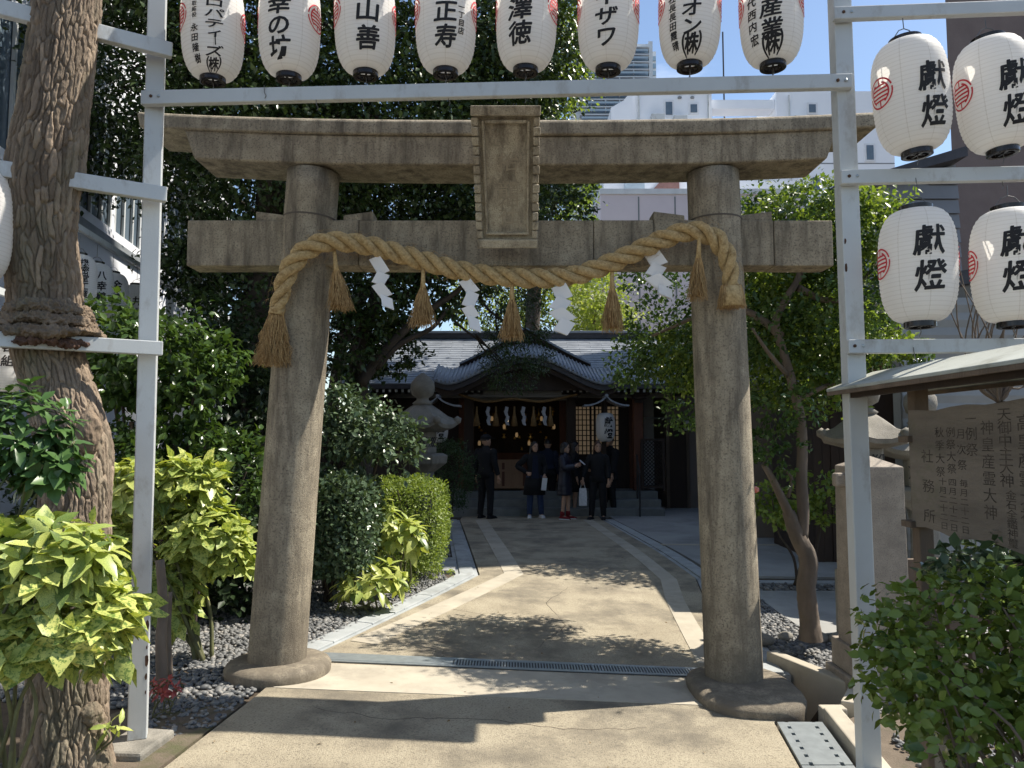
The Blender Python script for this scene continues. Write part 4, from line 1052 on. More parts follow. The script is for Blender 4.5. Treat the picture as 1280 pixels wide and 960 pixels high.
tree('evergreen_tree', 'dark evergreen with spreading leaning limbs in front of the shrine roof at left', (-1.95, 10.6, 0),
     [at(452, 640, 10.6), at(452, 560, 10.6), at(449, 490, 10.6), at(447, 440, 10.6), at(462, 395, 10.5), at(480, 340, 10.4)], [.17, .14, .125, .12, .10, .07],
     [ell(480, 250, 10.6, 220, 140, 1.2), ell(585, 255, 11, 190, 110, 1.1), ell(470, 350, 10.4, 130, 130, .9), ell(550, 345, 10.7, 140, 100, .9), ell(440, 430, 10.2, 80, 90, .6), ell(660, 260, 11.2, 150, 130, 1.0), ell(490, 430, 11, 80, 80, .4)],
     30000, .085, L_CAMPH, BARKD, nbr=5, seed=4, cs=.14)
t = bpy.context.scene.objects['evergreen_tree.001']
for pts, r0 in (([(450, 480), (480, 440), (520, 400), (570, 365), (610, 330)], .085), ([(455, 470), (440, 430), (425, 400), (410, 350)], .06), ([(470, 460), (500, 430), (540, 410), (560, 385)], .05)):
    limb(t, [at(x, y, 10.3) for x, y in pts], r0, .02, BARKD)
tree('maple_bough_tree', 'fine leaved green bough hanging in front of the shrine gable', (-.4, 13.4, 0),
     [(-3.0, 12.6, -.05), (-3.0, 12.6, 2.0), (-2.7, 12.8, 3.8), (-1.8, 13.0, 4.9), (-.8, 13.2, 4.9)], [.13, .11, .09, .07, .05],
     [ell(645, 440, 13.2, 90, 90, .6), ell(640, 465, 13.0, 60, 56, .4), ell(640, 340, 13.6, 150, 90, .9), ell(580, 300, 13.6, 160, 110, .8), ell(650, 405, 13.5, 90, 60, .5)],
     13000, .07, L_CAMPH, BARKD, nbr=4, seed=6, cs=.12, droop=.5, tpl=T2N)
tree('young_tree', 'bright yellow green young tree behind the shrine ridge, left of the pink building', (3.2, 27, 0),
     [(3.0, 27, -.1), (3.0, 27, 3), (3.1, 27, 5.2)], [.15, .12, .08],
     [ell(735, 375, 27, 90, 90, 1.4), ell(760, 405, 27, 80, 60, 1.2), ell(620, 385, 28, 130, 100, 1.5), ell(690, 380, 28, 110, 100, 1.5)], 11000, .15, L_YOUNG, BARK2, nbr=3, seed=8)
tree('evergreen_tree', 'evergreen showing between plaque and white tower above the lintel', (.6, 24, 0),
     [(.6, 24, -.05), (.6, 24, 4), (.8, 24, 8), (1, 24, 10.5)], [.3, .26, .2, .14],
     [ell(690, 60, 24, 100, 170, 1.8), ell(700, 270, 24, 80, 80, 1.2), ell(640, 120, 24, 150, 200, 2), ell(718, 235, 24, 60, 44, .8)], 17000, .16, L_BRIGHT, BARKD, nbr=4, seed=9, cs=.15)
tree('background_tree', 'dark tree mass behind the evergreens at far left of the shrine', (-5.2, 16, 0),
     [(-5.2, 16, -.1), (-5.2, 16, 3), (-5.0, 16, 6)], [.25, .2, .15],
     [(-5.4, 16, 6.5, 2.6, 2, 2.4), (-2.8, 17.5, 7.5, 2.4, 1.8, 2.2), (-4.5, 16.5, 3.2, 1.8, 1.2, 2.2), (-8, 15, 8, 2.5, 2, 2), (-.6, 18.8, 9.0, 2.2, 1.3, 1.8)], 26000, .15, L_CAMPH, BARKD, nbr=4, seed=10, cs=.14)

# ---------------- slender garden tree right of the right pillar
gt = thing('garden_tree', (2.55, 6.45, -.12), 'slender forked garden tree in the pebble bed right of the right pillar', 'tree')
GY = 6.45
bark_tube('trunk', [at(1013, 800, GY), at(1012, 780, GY), at(1008, 735, GY), at(1010, 700, GY), at(996, 668, GY), at(985, 640, GY)], [.10, .082, .077, .074, .066, .05], BARK2, gt, 22, .06, 7, 10, 2)
limb(gt, [at(x, y, GY) for x, y in ((1002, 672), (1004, 640), (1002, 600), (1003, 560), (1000, 520), (988, 470), (976, 430), (970, 400), (985, 370), (1000, 340), (990, 300))], .055, .025, BARK2)
limb(gt, [at(x, y, GY + d) for x, y, d in ((990, 650, 0), (978, 625, -.05), (965, 598, -.1), (954, 580, -.1))], .045, .022, BARK2)
limb(gt, [at(x, y, GY) for x, y in ((985, 622), (990, 600), (984, 590), (972, 582))], .015, .009, BARK2)
limb(gt, [at(x, y, GY + d) for x, y, d in ((995, 500, 0), (1020, 488, 0), (1045, 478, .1), (1080, 470, .2))], .025, .012, BARK2)
limb(gt, [at(x, y, GY + d) for x, y, d in ((976, 420, 0), (945, 395, .2), (900, 380, .4), (860, 400, .5), (815, 420, .6))], .04, .012, BARK2)
limb(gt, [at(x, y, GY + d) for x, y, d in ((998, 360, 0), (1030, 375, .1), (1060, 370, .1), (1095, 330, .1))], .035, .012, BARK2)
limb(gt, [at(x, y, GY + d) for x, y, d in ((985, 470, 0), (960, 440, -.2), (940, 410, -.2))], .025, .01, BARK2)
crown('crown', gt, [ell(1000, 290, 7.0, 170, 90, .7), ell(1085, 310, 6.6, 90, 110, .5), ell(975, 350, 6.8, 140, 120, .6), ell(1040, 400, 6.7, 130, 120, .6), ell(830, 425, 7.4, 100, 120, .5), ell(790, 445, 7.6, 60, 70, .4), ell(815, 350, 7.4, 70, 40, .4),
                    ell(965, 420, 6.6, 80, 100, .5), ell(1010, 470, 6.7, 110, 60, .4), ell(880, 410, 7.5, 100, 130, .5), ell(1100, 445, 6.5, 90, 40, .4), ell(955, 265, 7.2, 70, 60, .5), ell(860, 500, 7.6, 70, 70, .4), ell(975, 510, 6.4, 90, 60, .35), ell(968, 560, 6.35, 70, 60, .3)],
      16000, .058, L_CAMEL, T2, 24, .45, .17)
crown('sunlit_crown', gt, [ell(1010, 268, 7.0, 170, 60, .6), ell(1085, 295, 6.6, 90, 90, .5), ell(1020, 400, 6.9, 150, 120, .5), ell(1095, 435, 6.5, 100, 36, .35), ell(960, 330, 7, 90, 90, .5), ell(1000, 470, 6.9, 130, 80, .5), ell(860, 440, 7.6, 90, 90, .5)], 14000, .058, L_BRIGHT, T2, 24, .6, .17)  # sunlight put into the colour: brighter leaves than the main crown
tree('background_tree', 'leafy evergreen behind the slender garden tree in front of the brown building', (4.3, 11.4, 0),
     [(4.3, 11.4, -.05), (4.3, 11.4, 1.4), (4.2, 11.4, 2.6), (4.1, 11.4, 3.4)], [.12, .10, .08, .06],
     [(3.7, 11.2, 3.7, .9, .8, .6), (4.6, 11.6, 4.0, .9, .8, .6), (4.2, 10.8, 3.2, 1.0, .8, .5), (3.3, 11.6, 3.2, .7, .7, .4)], 9000, .085, L_BRIGHT, BARKD, nbr=4, seed=12, cs=.16)
shrub_dark = [ell(285, 520, 8.2, 120, 260, .4)]
# bare plum
bt = thing('bare_plum', (3.7, 6.0, -.12), 'leafless plum with thin tangled twigs behind the right lanterns', 'tree')
bark_tube('trunk', [(4.05, 6.0, -.2), (4.0, 6.0, .8), (3.95, 6.0, 1.5), (3.85, 6.0, 1.95)], [.07, .06, .05, .04], BARK2, bt, 12, .06, 6, 5, 3)
for _ in range(26):
    e = at(rnd.uniform(1165, 1300), rnd.uniform(285, 440), rnd.uniform(5.7, 6.3)); s = Vector((3.85, 6.0, 1.95)); m_ = s.lerp(e, .5) + Vector((rnd.gauss(0, .12), rnd.gauss(0, .1), rnd.gauss(0, .1)))
    limb(bt, [s, s.lerp(m_, .5) + Vector((rnd.gauss(0, .05), 0, rnd.gauss(0, .05))), m_, e], .014, .003, BARK2, 'twig', 5)

# ---------------- speckled laurels: large leaves built one by one
def leaf_variant(w_, droop, seed, teeth=True):
    q = random.Random(seed); V = []; F = []; n = 7
    for i in range(n + 1):
        u = i / n; hw = w_ * (math.sin(math.pi * u ** .85) ** .8) * (1 if i < n else 0) + (.012 if i == 0 else 0)
        if teeth and 2 < i < n: hw *= 1 + (.09 if i % 2 else -.07)
        z = -droop * u * u + .02 * math.sin(3 * u + seed); V += [(-hw, u, z + hw * .32), (0, u, z), (hw, u, z + hw * .32 + q.uniform(-.015, .015))]
    for i in range(n): F += [(3 * i, 3 * i + 1, 3 * i + 4, 3 * i + 3), (3 * i + 1, 3 * i + 2, 3 * i + 5, 3 * i + 4)]
    me = bpy.data.meshes.new('leaf'); me.from_pydata([tuple(c) for c in V], [], F); me.polygons.foreach_set('use_smooth', [True] * len(F)); return me
def leaf_set(m, w_, droops, s): 
    out = []
    for i, d in enumerate(droops):
        me = leaf_variant(w_ * (1 + .12 * (i % 3 - 1)), d, i + s); me.materials.append(m); out.append(me)
    return out
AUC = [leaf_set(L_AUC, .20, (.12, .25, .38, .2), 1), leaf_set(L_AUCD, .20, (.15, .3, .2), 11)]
PIT = leaf_set(L_PITTO, .17, (.05, .12, .2), 21)
HED = leaf_set(L_HEDGE, .30, (.1, .2, .05), 31)
REDL = leaf_set(L_RED, .2, (.1, .2), 41)
def place_leaf(parent, me, p, ax, nrm, s):
    ax = ax.normalized(); b = ax.cross(nrm)
    if b.length < 1e-4: b = ax.orthogonal()
    b.normalize(); n_ = b.cross(ax)
    o = bpy.data.objects.new('leaf', me); COL.objects.link(o); o.parent = parent
    m4 = Matrix((b, ax, n_)).transposed().to_4x4() @ Matrix.Diagonal((s, s, s, 1)); m4.translation = p - worigin(parent); o.matrix_basis = m4
    return o
def rosette_bush(name, label, cat, base, clusters, ntips, per, ls, sets, frac=.0, group=None, elev=.25, stems=7, face=None, whorl_tilt=.55, nmax=300, stemr=.012, fill=None):
    t = thing(name, base, label, cat, group); cnt = 0; bv = Vector(base); extra = []
    tips = []
    for c in clusters:
        k = max(1, int(ntips * c[6])) if len(c) > 6 else max(1, ntips // len(clusters))
        for _ in range(k):
            for _try in range(30):
                d = Vector((rnd.gauss(0, 1), rnd.gauss(0, 1), rnd.gauss(0, 1))).normalized()
                if d.z < -.55 or (face and d.y > face): continue
                p = Vector((c[0] + d.x * c[3] * rnd.uniform(.6, 1), c[1] + d.y * c[4] * rnd.uniform(.6, 1), c[2] + d.z * c[5] * rnd.uniform(.6, 1)))
                if all((p - q[0]).length > ls * .55 for q in tips): break
            tips.append((p, d))
    for i, (p, d) in enumerate(tips):
        if i < stems: limb(t, jpath(bv + Vector((rnd.uniform(-.06, .06), rnd.uniform(-.06, .06), -.03)), p, 4, .03), stemr, .005, STEM, 'stem', 6)
        ax0 = (d * .8 + Vector((0, 0, .65))).normalized(); u = ax0.orthogonal().normalized(); v = ax0.cross(u); ph = rnd.uniform(0, 6.28)
        for j in range(per):
            a = ph + j * 2.4; tier = j / per; out = u * math.cos(a) + v * math.sin(a)
            ax = (out * (1 - .25 * (1 - tier)) + ax0 * (elev + whorl_tilt * (1 - tier)) + Vector((0, 0, -.18 - .45 * tier))).normalized()
            s = ls * rnd.uniform(.55, 1.25) * (.75 + .35 * tier)
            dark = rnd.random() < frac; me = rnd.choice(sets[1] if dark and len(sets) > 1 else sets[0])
            args = (p - ax0 * .05 * tier, ax, ax0 + Vector((0, 0, .3)), s)
            if cnt < nmax: place_leaf(t, me, *args); cnt += 1
            else: extra.append(args)
    if fill: crown('inner_foliage', t, [(c[0], c[1] + .05, c[2] - .03, c[3] * .9, c[4] * .8, c[5] * .9) for c in clusters], fill[1], fill[2], fill[0], T6, 12, .3, .2, up=.4, droop=.6, kind='stuff')
    if extra:
        P = np.array([tuple(e[0]) for e in extra]); A = np.array([tuple(e[1]) for e in extra]); N = np.array([tuple(e[2]) for e in extra]); S = np.array([e[3] for e in extra])
        V, F = leaves(P, A, N, S, T6); npmesh('foliage', V, F, sets[0][0].materials[0], t, np.repeat(nr.uniform(-.2, .6, len(P)), 7), False, 'stuff')
    return t
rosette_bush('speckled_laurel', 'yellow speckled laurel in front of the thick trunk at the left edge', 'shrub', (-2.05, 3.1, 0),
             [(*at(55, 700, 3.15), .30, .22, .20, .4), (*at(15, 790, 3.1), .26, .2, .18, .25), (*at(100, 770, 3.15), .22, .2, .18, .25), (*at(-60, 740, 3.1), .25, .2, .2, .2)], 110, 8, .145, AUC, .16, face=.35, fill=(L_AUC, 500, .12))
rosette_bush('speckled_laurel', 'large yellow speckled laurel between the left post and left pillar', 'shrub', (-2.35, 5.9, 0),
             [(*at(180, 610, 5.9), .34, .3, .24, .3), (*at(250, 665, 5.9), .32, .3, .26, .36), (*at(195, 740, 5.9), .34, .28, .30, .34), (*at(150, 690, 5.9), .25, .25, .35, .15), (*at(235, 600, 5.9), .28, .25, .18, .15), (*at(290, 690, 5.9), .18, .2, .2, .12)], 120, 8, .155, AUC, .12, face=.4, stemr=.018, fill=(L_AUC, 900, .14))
for x0 in (203, 170):
    pass
rosette_bush('speckled_laurel', 'small yellow speckled laurel low beside the gravel, under the boxwood hedge', 'shrub', (-1.35, 7.55, 0),
             [(*at(455, 735, 7.5), .26, .2, .14, .5), (*at(480, 720, 7.6), .2, .2, .12, .4)], 20, 8, .19, AUC, .08, face=.5)
rosette_bush('speckled_laurel', 'yellow speckled laurel growing out between the two clipped hedges', 'shrub', (-1.25, 8.5, 0),
             [(*at(500, 670, 8.3), .28, .22, .22, .6), (*at(470, 640, 8.4), .2, .2, .18, .3)], 30, 8, .19, AUC, .08, face=.5)
rosette_bush('dark_shrub', 'glossy whorled green shrub at the left edge above the speckled laurel', 'shrub', (-2.6, 3.25, 0),
             [(*at(20, 545, 3.25), .26, .22, .24, .6), (*at(60, 580, 3.25), .16, .16, .14, .25), (*at(-40, 560, 3.25), .25, .2, .25, .3)], 80, 9, .095, (PIT,), face=.4, nmax=300, elev=.15)
# sprigs near the ground
rosette_bush('yellow_sprig', 'tiny yellow green sprig at the foot of the left white post', 'plant', (-2.18, 3.95, .0), [(*at(140, 908, 3.95), .05, .05, .03, 1)], 3, 4, .085, AUC, 0, stems=3, stemr=.004)
rosette_bush('red_nandina', 'small red leaved plant on the pebbles right of the left post', 'plant', (-2.12, 4.75, .0), [(*at(205, 858, 4.7), .12, .08, .07, 1)], 12, 6, .055, (REDL,), 0, stems=8, stemr=.003)
mb = thing('laurel_trunk', (-2.12, 4.95, 0), 'bare grey stem standing behind the red leaved plant', 'shrub stem')
limb(mb, [at(203, 868, 4.85), at(201, 800, 4.9), at(204, 760, 4.95), at(200, 700, 5.0)], .035, .028, BARK2, 'stem', 10)
limb(mb, [at(213, 845, 5.1), at(211, 790, 5.1), at(213, 740, 5.1)], .018, .014, BARK2, 'stem', 8)

# ---------------- clipped and loose shrubs (leaf by leaf, too small to pick apart)
def shrub(name, label, base, clusters, n, size, lm, tpl=T2, group=None, cat='shrub', stems=4, sr=.02, **kw):
    t = thing(name, base, label, cat, group)
    for i in range(stems):
        c = clusters[i % len(clusters)]; limb(t, jpath(Vector(base) + Vector((rnd.uniform(-.08, .08), rnd.uniform(-.08, .08), -.05)), Vector(c[:3]) + Vector((rnd.uniform(-.5, .5) * c[3], 0, .2 * c[5])), 3, .05), sr, sr * .35, BARKD, 'stem', 6)
    crown('foliage', t, clusters, n, size, lm, tpl, **kw); return t
shrub('camellia', 'glossy leaved camellia behind the left white post under the rear lanterns', (-3.1, 6.9, 0), [ell(200, 445, 6.8, 190, 110, .6), ell(150, 425, 6.9, 110, 90, .5), ell(245, 480, 6.7, 90, 100, .4), ell(160, 480, 6.8, 130, 60, .4)], 5200, .085, L_CAMEL, T6, sr=.035, cs=.14)
shrub('camellia', 'lower glossy camellia between left post and left pillar, above the speckled laurel', (-2.7, 6.6, 0), [ell(225, 565, 6.5, 130, 80, .4), ell(290, 590, 6.7, 120, 90, .4), ell(150, 570, 6.6, 120, 90, .4)], 3200, .075, L_CAMEL, T6, cs=.15)
shrub('shade_shrub', 'dark shrub added to deepen the shade behind the speckled laurel', (-2.9, 7.3, 0), [ell(265, 660, 7.4, 190, 190, .5), ell(120, 640, 7.4, 200, 200, .5), ell(275, 735, 7.4, 170, 110, .4)], 6500, .09, L_DARK, T2)  # dark leaves put in to stand for deep shade under the trees
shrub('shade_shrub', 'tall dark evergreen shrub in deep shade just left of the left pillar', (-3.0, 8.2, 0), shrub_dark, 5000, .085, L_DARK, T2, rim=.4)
shrub('spreading_camellia', 'spreading small tree with glistening leaves right of the left pillar', (-2.0, 8.6, 0), [ell(455, 540, 8.4, 130, 80, .55), ell(430, 515, 8.5, 90, 60, .5), ell(490, 560, 8.3, 60, 60, .4), ell(410, 570, 8.4, 70, 80, .4)], 4200, .075, L_GREY, T6, sr=.04, cs=.15)
def clipped(name, label, base, boxes, n, size, lm, tpl=T2, cat='hedge', **kw):
    "hedge with flattened faces: leaves near the faces of rounded boxes"
    t = thing(name, base, label, cat)
    PP, OO = [], []
    for (x0, x1, y0, y1, z0, z1), wt in boxes:
        k = int(n * wt); C = np.array([(x0 + x1) / 2, (y0 + y1) / 2, (z0 + z1) / 2]); H = np.array([x1 - x0, y1 - y0, z1 - z0]) / 2
        d = unit(nr.normal(size=(k, 3))); q = 5.0
        s = (np.sum(np.abs(d) ** q, 1, keepdims=True)) ** (-1 / q); r = nr.uniform(.72, 1.04, (k, 1)) + .05 * np.sin(d[:, :1] * 9) * np.cos(d[:, 2:] * 7)
        PP.append(C + d * s * H * r); OO.append(d)
    P = np.concatenate(PP); O = np.concatenate(OO); k = len(P)
    A = unit(O * .6 + nr.normal(size=(k, 3)) * .8 + [0, 0, .2]); N = unit(O * .6 + [0, 0, .6] + nr.normal(size=(k, 3)) * .45)
    V, F = leaves(P, A, N, size * nr.uniform(.6, 1.3, k), tpl)
    npmesh('foliage', V, F, lm, t, np.repeat(np.clip(nr.normal(.45, .28, k), 0, 1), len(tpl[0])), False)
    for i in range(5):
        b_ = boxes[i % len(boxes)][0]; p = Vector((rnd.uniform(b_[0], b_[1]), rnd.uniform(b_[2], b_[3]), b_[5] - .1))
        limb(t, jpath(Vector(base) + Vector((rnd.uniform(-.1, .1), 0, -.05)), p, 3, .05), .02, .006, BARKD, 'stem', 6)
    return t
clipped('clipped_hedge', 'dark glossy clipped bush just right of the left pillar', (-1.85, 7.9, 0), [((-2.15, -1.40, 7.3, 8.5, .30, 1.28), 1)], 8500, .062, L_GREY, T6)
clipped('clipped_hedge', 'light yellow green clipped boxwood beside the approach', (-1.25, 9.4, 0), [((-1.72, -.80, 8.7, 10.2, .10, 1.18), 1)], 15000, .036, L_BOX, T2)
shrub('dome_conifer', 'rounded dark green conifer bush beside the stone lantern', (-1.25, 14.2, 0), [ell(560, 595, 14.2, 58, 84, .45)], 5000, .06, L_JUNI, T2N, rim=.7, cs=.13)
shrub('low_weed', 'low light green weeds at the gravel edge in front of the slab', (-.95, 9.3, 0), [(-.98, 9.35, .05, .22, .15, .07), (-1.25, 8.6, .05, .2, .2, .07)], 700, .05, L_YOUNG, T2N, cat='plant', stems=1, sr=.004)
shrub('flowering_shrub', 'small green shrub with a red flower behind the slender tree', (3.35, 9.0, 0), [ell(1030, 620, 8.8, 70, 56, .3), ell(965, 630, 8.8, 60, 50, .3), ell(1000, 640, 8.9, 60, 40, .3)], 1500, .075, L_BRIGHT, T6, stems=3)
MB().add([(at(945, 612, 8.6).x + v[0] * .04, 8.6 + v[1] * .04, at(945, 612, 8.6).z + v[2] * .04) for v in ICO_V], [tuple(f) for f in ICO_F]).build('flower', M('red_flower', (.6, .12, .09), (.7, .3, .25), 20), bpy.context.scene.objects['flowering_shrub'])
shrub('leafy_shrub', 'pale sunlit shrub below the wooden notice board', (2.3, 3.5, -.12), [(*at(1240, 715, 3.35), .2, .25, .13), (*at(1300, 700, 3.2), .22, .25, .16)], 1100, .065, L_GREY, T6, stems=4, sr=.012)
# foreground clipped hedge at right with its own large leaves
hd = thing('clipped_hedge', (1.9, 2.95, -.12), 'foreground clipped hedge with round leaves and bare twigs at lower right', 'hedge')
HB = [(1.38, 2.6, 2.6, 3.2, .60, 1.10), (1.66, 2.7, 2.5, 3.2, .30, .98)]
for i in range(34):
    e = Vector((rnd.uniform(1.42, 2.5), rnd.uniform(2.55, 3.1), rnd.uniform(.5, 1.08))); s = Vector((rnd.uniform(1.75, 2.4), rnd.uniform(2.75, 3.1), -.15))
    m1 = s.lerp(e, .4) + Vector((rnd.gauss(0, .06), rnd.gauss(0, .05), 0)); m2 = s.lerp(e, .75) + Vector((rnd.gauss(0, .07), rnd.gauss(0, .06), rnd.gauss(0, .04)))
    limb(hd, [s, m1, m2, e], .011, .003, BARK2, 'twig', 6)
cnt = 0; ex = []
for i in range(6500):
    b_ = HB[0 if i % 5 < 3 else 1]; C = Vector(((b_[0] + b_[1]) / 2, (b_[2] + b_[3]) / 2, (b_[4] + b_[5]) / 2)); H = Vector(((b_[1] - b_[0]) / 2, (b_[3] - b_[2]) / 2, (b_[5] - b_[4]) / 2))
    d = Vector((rnd.gauss(0, 1), rnd.gauss(0, 1), rnd.gauss(0, 1))).normalized(); s = (abs(d.x) ** 7 + abs(d.y) ** 7 + abs(d.z) ** 7) ** (-1 / 7)
    r = rnd.uniform(.68, 1.06); p = C + Vector((d.x * H.x, d.y * H.y, d.z * H.z)) * s * r
    p.z += .03 * math.sin(p.x * 7 + 1) + .025 * math.sin(p.y * 9)
    if p.z < .55 and rnd.random() < .5 * (1 - (p.z - .3) / .25): continue
    ax = (d * .6 + Vector((rnd.gauss(0, 1), rnd.gauss(0, 1), rnd.gauss(0, .7)))).normalized(); n_ = d * .7 + Vector((rnd.gauss(0, .4), rnd.gauss(0, .4), .6))
    a = (p, ax, n_, rnd.uniform(.035, .062))
    if d.y < .1 and cnt < 300 and r > .93: place_leaf(hd, rnd.choice(HED), *a); cnt += 1
    else: ex.append(a)
V, F = leaves(np.array([tuple(e[0]) for e in ex]), np.array([tuple(e[1]) for e in ex]), np.array([tuple(e[2]) for e in ex]), np.array([e[3] for e in ex]) * 1.0, (T6[0] * np.array([1.15, 1, 1]), T6[1]))
npmesh('foliage', V, F, L_HEDGE, hd, np.repeat(np.clip(nr.normal(.4, .3, len(ex)), 0, 1), 7), False, 'stuff')
st = bev(MB().b2((1.68, 3.02, -.3), (1.79, 3.13, .65)).build('hedge_stake', STONE_G), .01); tag(st, 'short square concrete stake under the clipped hedge', 'stake')
# ------------------------------------------------------------------ stone lanterns, marker, notice board
def stone_lantern(base, s, label, finial_only=False, rz=0):
    t = thing('stone_lantern', (0, 0, 0), label, 'stone lantern', None)
    def hexp(prof, nm, n=6, rot=0, sm=False):
        o = MB().lathe([(r * s, z * s) for r, z in prof], n=n, rot=rot).build(nm, STONE_G, t, sm); return bev(o, .012 * s) if not sm else o
    hexp([(.42, 0), (.42, .12), (.36, .16)], 'base_stone'); hexp([(.19, .16), (.17, .5), (.17, .8), (.20, .95)], 'shaft', 20, 0, True)
    hexp([(.20, .95), (.40, 1.10), (.42, 1.22), (.34, 1.26)], 'platform')
    hexp([(.235, 1.26), (.235, 1.62)], 'fire_box')
    # lattice window on the faces turned to the path
    for a in (-90, -30, -150):
        c = Vector((math.cos(R(a)), math.sin(R(a)), 0)) * .206 * s; u = Vector((-math.sin(R(a)), math.cos(R(a)), 0)); mb = MB()
        for k in (-1, 0, 1):
            for sg in (1, -1):
                p = c + Vector((0, 0, 1.44 * s)) + u * k * .05 * s
                mb.bar(p - (u * .055 + Vector((0, 0, .08)) * sg) * s, p + (u * .055 + Vector((0, 0, .08)) * sg) * s, .012 * s, .014 * s, up=c)
        mb.build('lattice_window', DARKM, t)
    # cap with upturned scroll corners
    rings = []
    for rr_, z in ((.30, 1.60), (.56, 1.66), (.58, 1.72), (.40, 1.86), (.24, 1.98), (.15, 2.04)):
        ring = []
        for j in range(36):
            a = 6.28318 * j / 36; k = abs(math.cos(3 * a)); k2 = k ** 8; q = rr_ * (.9 + .14 * k2)
            ring.append(Vector((q * math.cos(a), q * math.sin(a), z + (.07 * k2 if rr_ > .5 else 0))) * s)
        rings.append(ring)
    MB().loft(rings).build('cap', STONE_G, t, auto=40)
    for j in range(6):
        a = 6.28318 * j / 6; mb = MB(); p = Vector((.57 * math.cos(a), .57 * math.sin(a), 1.79)) * s
        mb.add([p + Vector(v) * .075 * s for v in ICO_V], [tuple(f) for f in ICO_F]); mb.build('scroll', STONE_G, t, True)
    MB().lathe([(r * s, z * s) for r, z in ((.13, 2.03), (.17, 2.07), (.10, 2.12), (.10, 2.16), (.17, 2.2), (.20, 2.3), (.19, 2.4), (.11, 2.5), (.03, 2.56), (0, 2.57))], n=20).build('finial', STONE_G, t, True)
    t.location = base; t.rotation_euler.z = rz; return t
p = at(527, 640, 13.0)
stone_lantern((p.x, 13.0, .1), 1.05, 'large carved stone lantern standing left of the approach before the shrine')
p = at(1082, 560, 7.0); t_ = stone_lantern((p.x, 7.0, .46), .70, 'stone lantern on a block behind the granite marker and right white post')
o = bev(MB().b2((-.23, -.23, -.66), (.23, .23, -.002)).build('base_block', STONE_G), .02); o.parent = t_
p = at(1150, 500, 8.4); stone_lantern((p.x, 8.4, .06), .86, 'stone lantern mostly hidden behind the wooden notice board', rz=.3)
mk = thing('stone_marker', (2.78, 5.5, -.12), 'square granite marker pillar with pointed top behind the right white post', 'stone marker')
MKX = at(1091, 640, 5.5).x
mb = MB(); z1 = at(1091, 583, 5.5).z
mb.loft([[Vector((MKX + x * w_, 5.55 + y * w_, z)) for x, y in ((-1, -1), (1, -1), (1, 1), (-1, 1))] for w_, z in ((.182, -.2), (.172, z1), (.01, z1 + .075))]); bev(mb.build('shaft', STONE_P, mk), .008)
bev(MB().b2((MKX - .235, 5.30, -.25), (MKX + .30, 5.85, .0)).build('base_stone', STONE_P, mk), .012)
bev(MB().b2((MKX - .205, 5.34, .0), (MKX + .245, 5.80, .20)).build('base_stone', STONE_P, mk), .012)
mb = MB(); z = at(1047, 600, 5.5).z; mb.b2((MKX - .26, 5.5, z - .05), (MKX - .17, 5.58, z + .05)); bev(mb.build('stub', STONE_P, mk), .02)

# wooden notice board along the right side, facing the approach
nb = thing('notice_board', (2.45, 4.2, -.12), 'weathered wooden notice board with brushed shrine text under a small roof', 'notice board')
BX = 2.46
BOARD = M('board_wood', (.22, .19, .155), (.13, .112, .093), 3.0, .85, .4, 60, stretch=(1, .35, 2.2), stain=(.10, .105, .06), stscale=1.6, ststretch=(1, 1, 1.5))
def irr(n, a, b, za, zb, am, sd_):
    q = random.Random(sd_); return [(a + (b - a) * i / n, za + (zb - za) * i / n + am * math.sin(i * 1.7 + sd_) + q.uniform(-am, am) * .4) for i in range(n + 1)]
topz, botz = 1.83, 1.13
ol = irr(14, 4.72, 2.6, topz, topz + .04, .008, 2) + irr(14, 2.6, 4.72, botz - .03, botz, .014, 5)
# build as fan strips so the outline stays uneven
mb = MB(); N_ = 15; tl = ol[:N_]; bl = ol[N_:][::-1]
for i in range(N_ - 1):
    P = [(BX, tl[i][0], tl[i][1]), (BX, tl[i + 1][0], tl[i + 1][1]), (BX, bl[i + 1][0], bl[i + 1][1]), (BX, bl[i][0], bl[i][1])]
    mb.prism(P, (.045, 0, 0))
bd = mb.build('board', BOARD, nb)
BINK = M('faded_ink', (.035, .029, .025), (.10, .083, .066), 30, .9)
def btext(s, yc, z0, dz, size, sx=1.35):
    for i, ch in enumerate(s):
        if ch == ' ': continue
        vs, fs = glyph_data(ch, size, .0, sx, .0, None)
        MB().add([(BX - .0015, yc - p.x, z0 - i * dz + p.z) for p in vs], fs).build('brushed_letter', BINK, bd)
def by(px): return BX * FPX / (px - 640)
btext('社務所', by(1157), 1.56, .175, .085, 1.6)
btext('秋季大祭', by(1173), 1.70, .075, .062, 1.6); btext('十月二十二日', by(1175), 1.42, .05, .045, 1.9)
btext('例祭大祭', by(1187), 1.70, .068, .06, 1.6); btext('四月二十二日', by(1187), 1.42, .05, .045, 1.9)
btext('月次祭', by(1200), 1.69, .085, .06, 1.5); btext('毎月二十二日', by(1201), 1.42, .05, .045, 1.8)
btext('一', by(1213), 1.77, .072, .07, 1.5); btext('例祭', by(1213), 1.69, .085, .075, 1.5)
btext('神皇産霊大神', by(1233), 1.72, .087, .08, 1.45)
btext('天御中主大神', by(1255), 1.785, .066, .072, 1.6); btext('金石全鑑神璽', by(1259), 1.385, .047, .05, 1.7); btext('高皇産霊大神', by(1280), 1.74, .09, .085, 1.45)
for y0, nm in ((4.78, 0), (2.5, 1)):
    bev(MB().b2((BX + .05, y0 - .045, -.3), (BX + .14, y0 + .045, 2.02)).build('post', WOODO, nb), .006)
    for z in (1.14, 1.66):
        bev(MB().b2((BX - .03, y0 - .10, z - .02), (BX + .12, y0 + .02, z + .02)).build('bracket', WOODO, nb), .004)
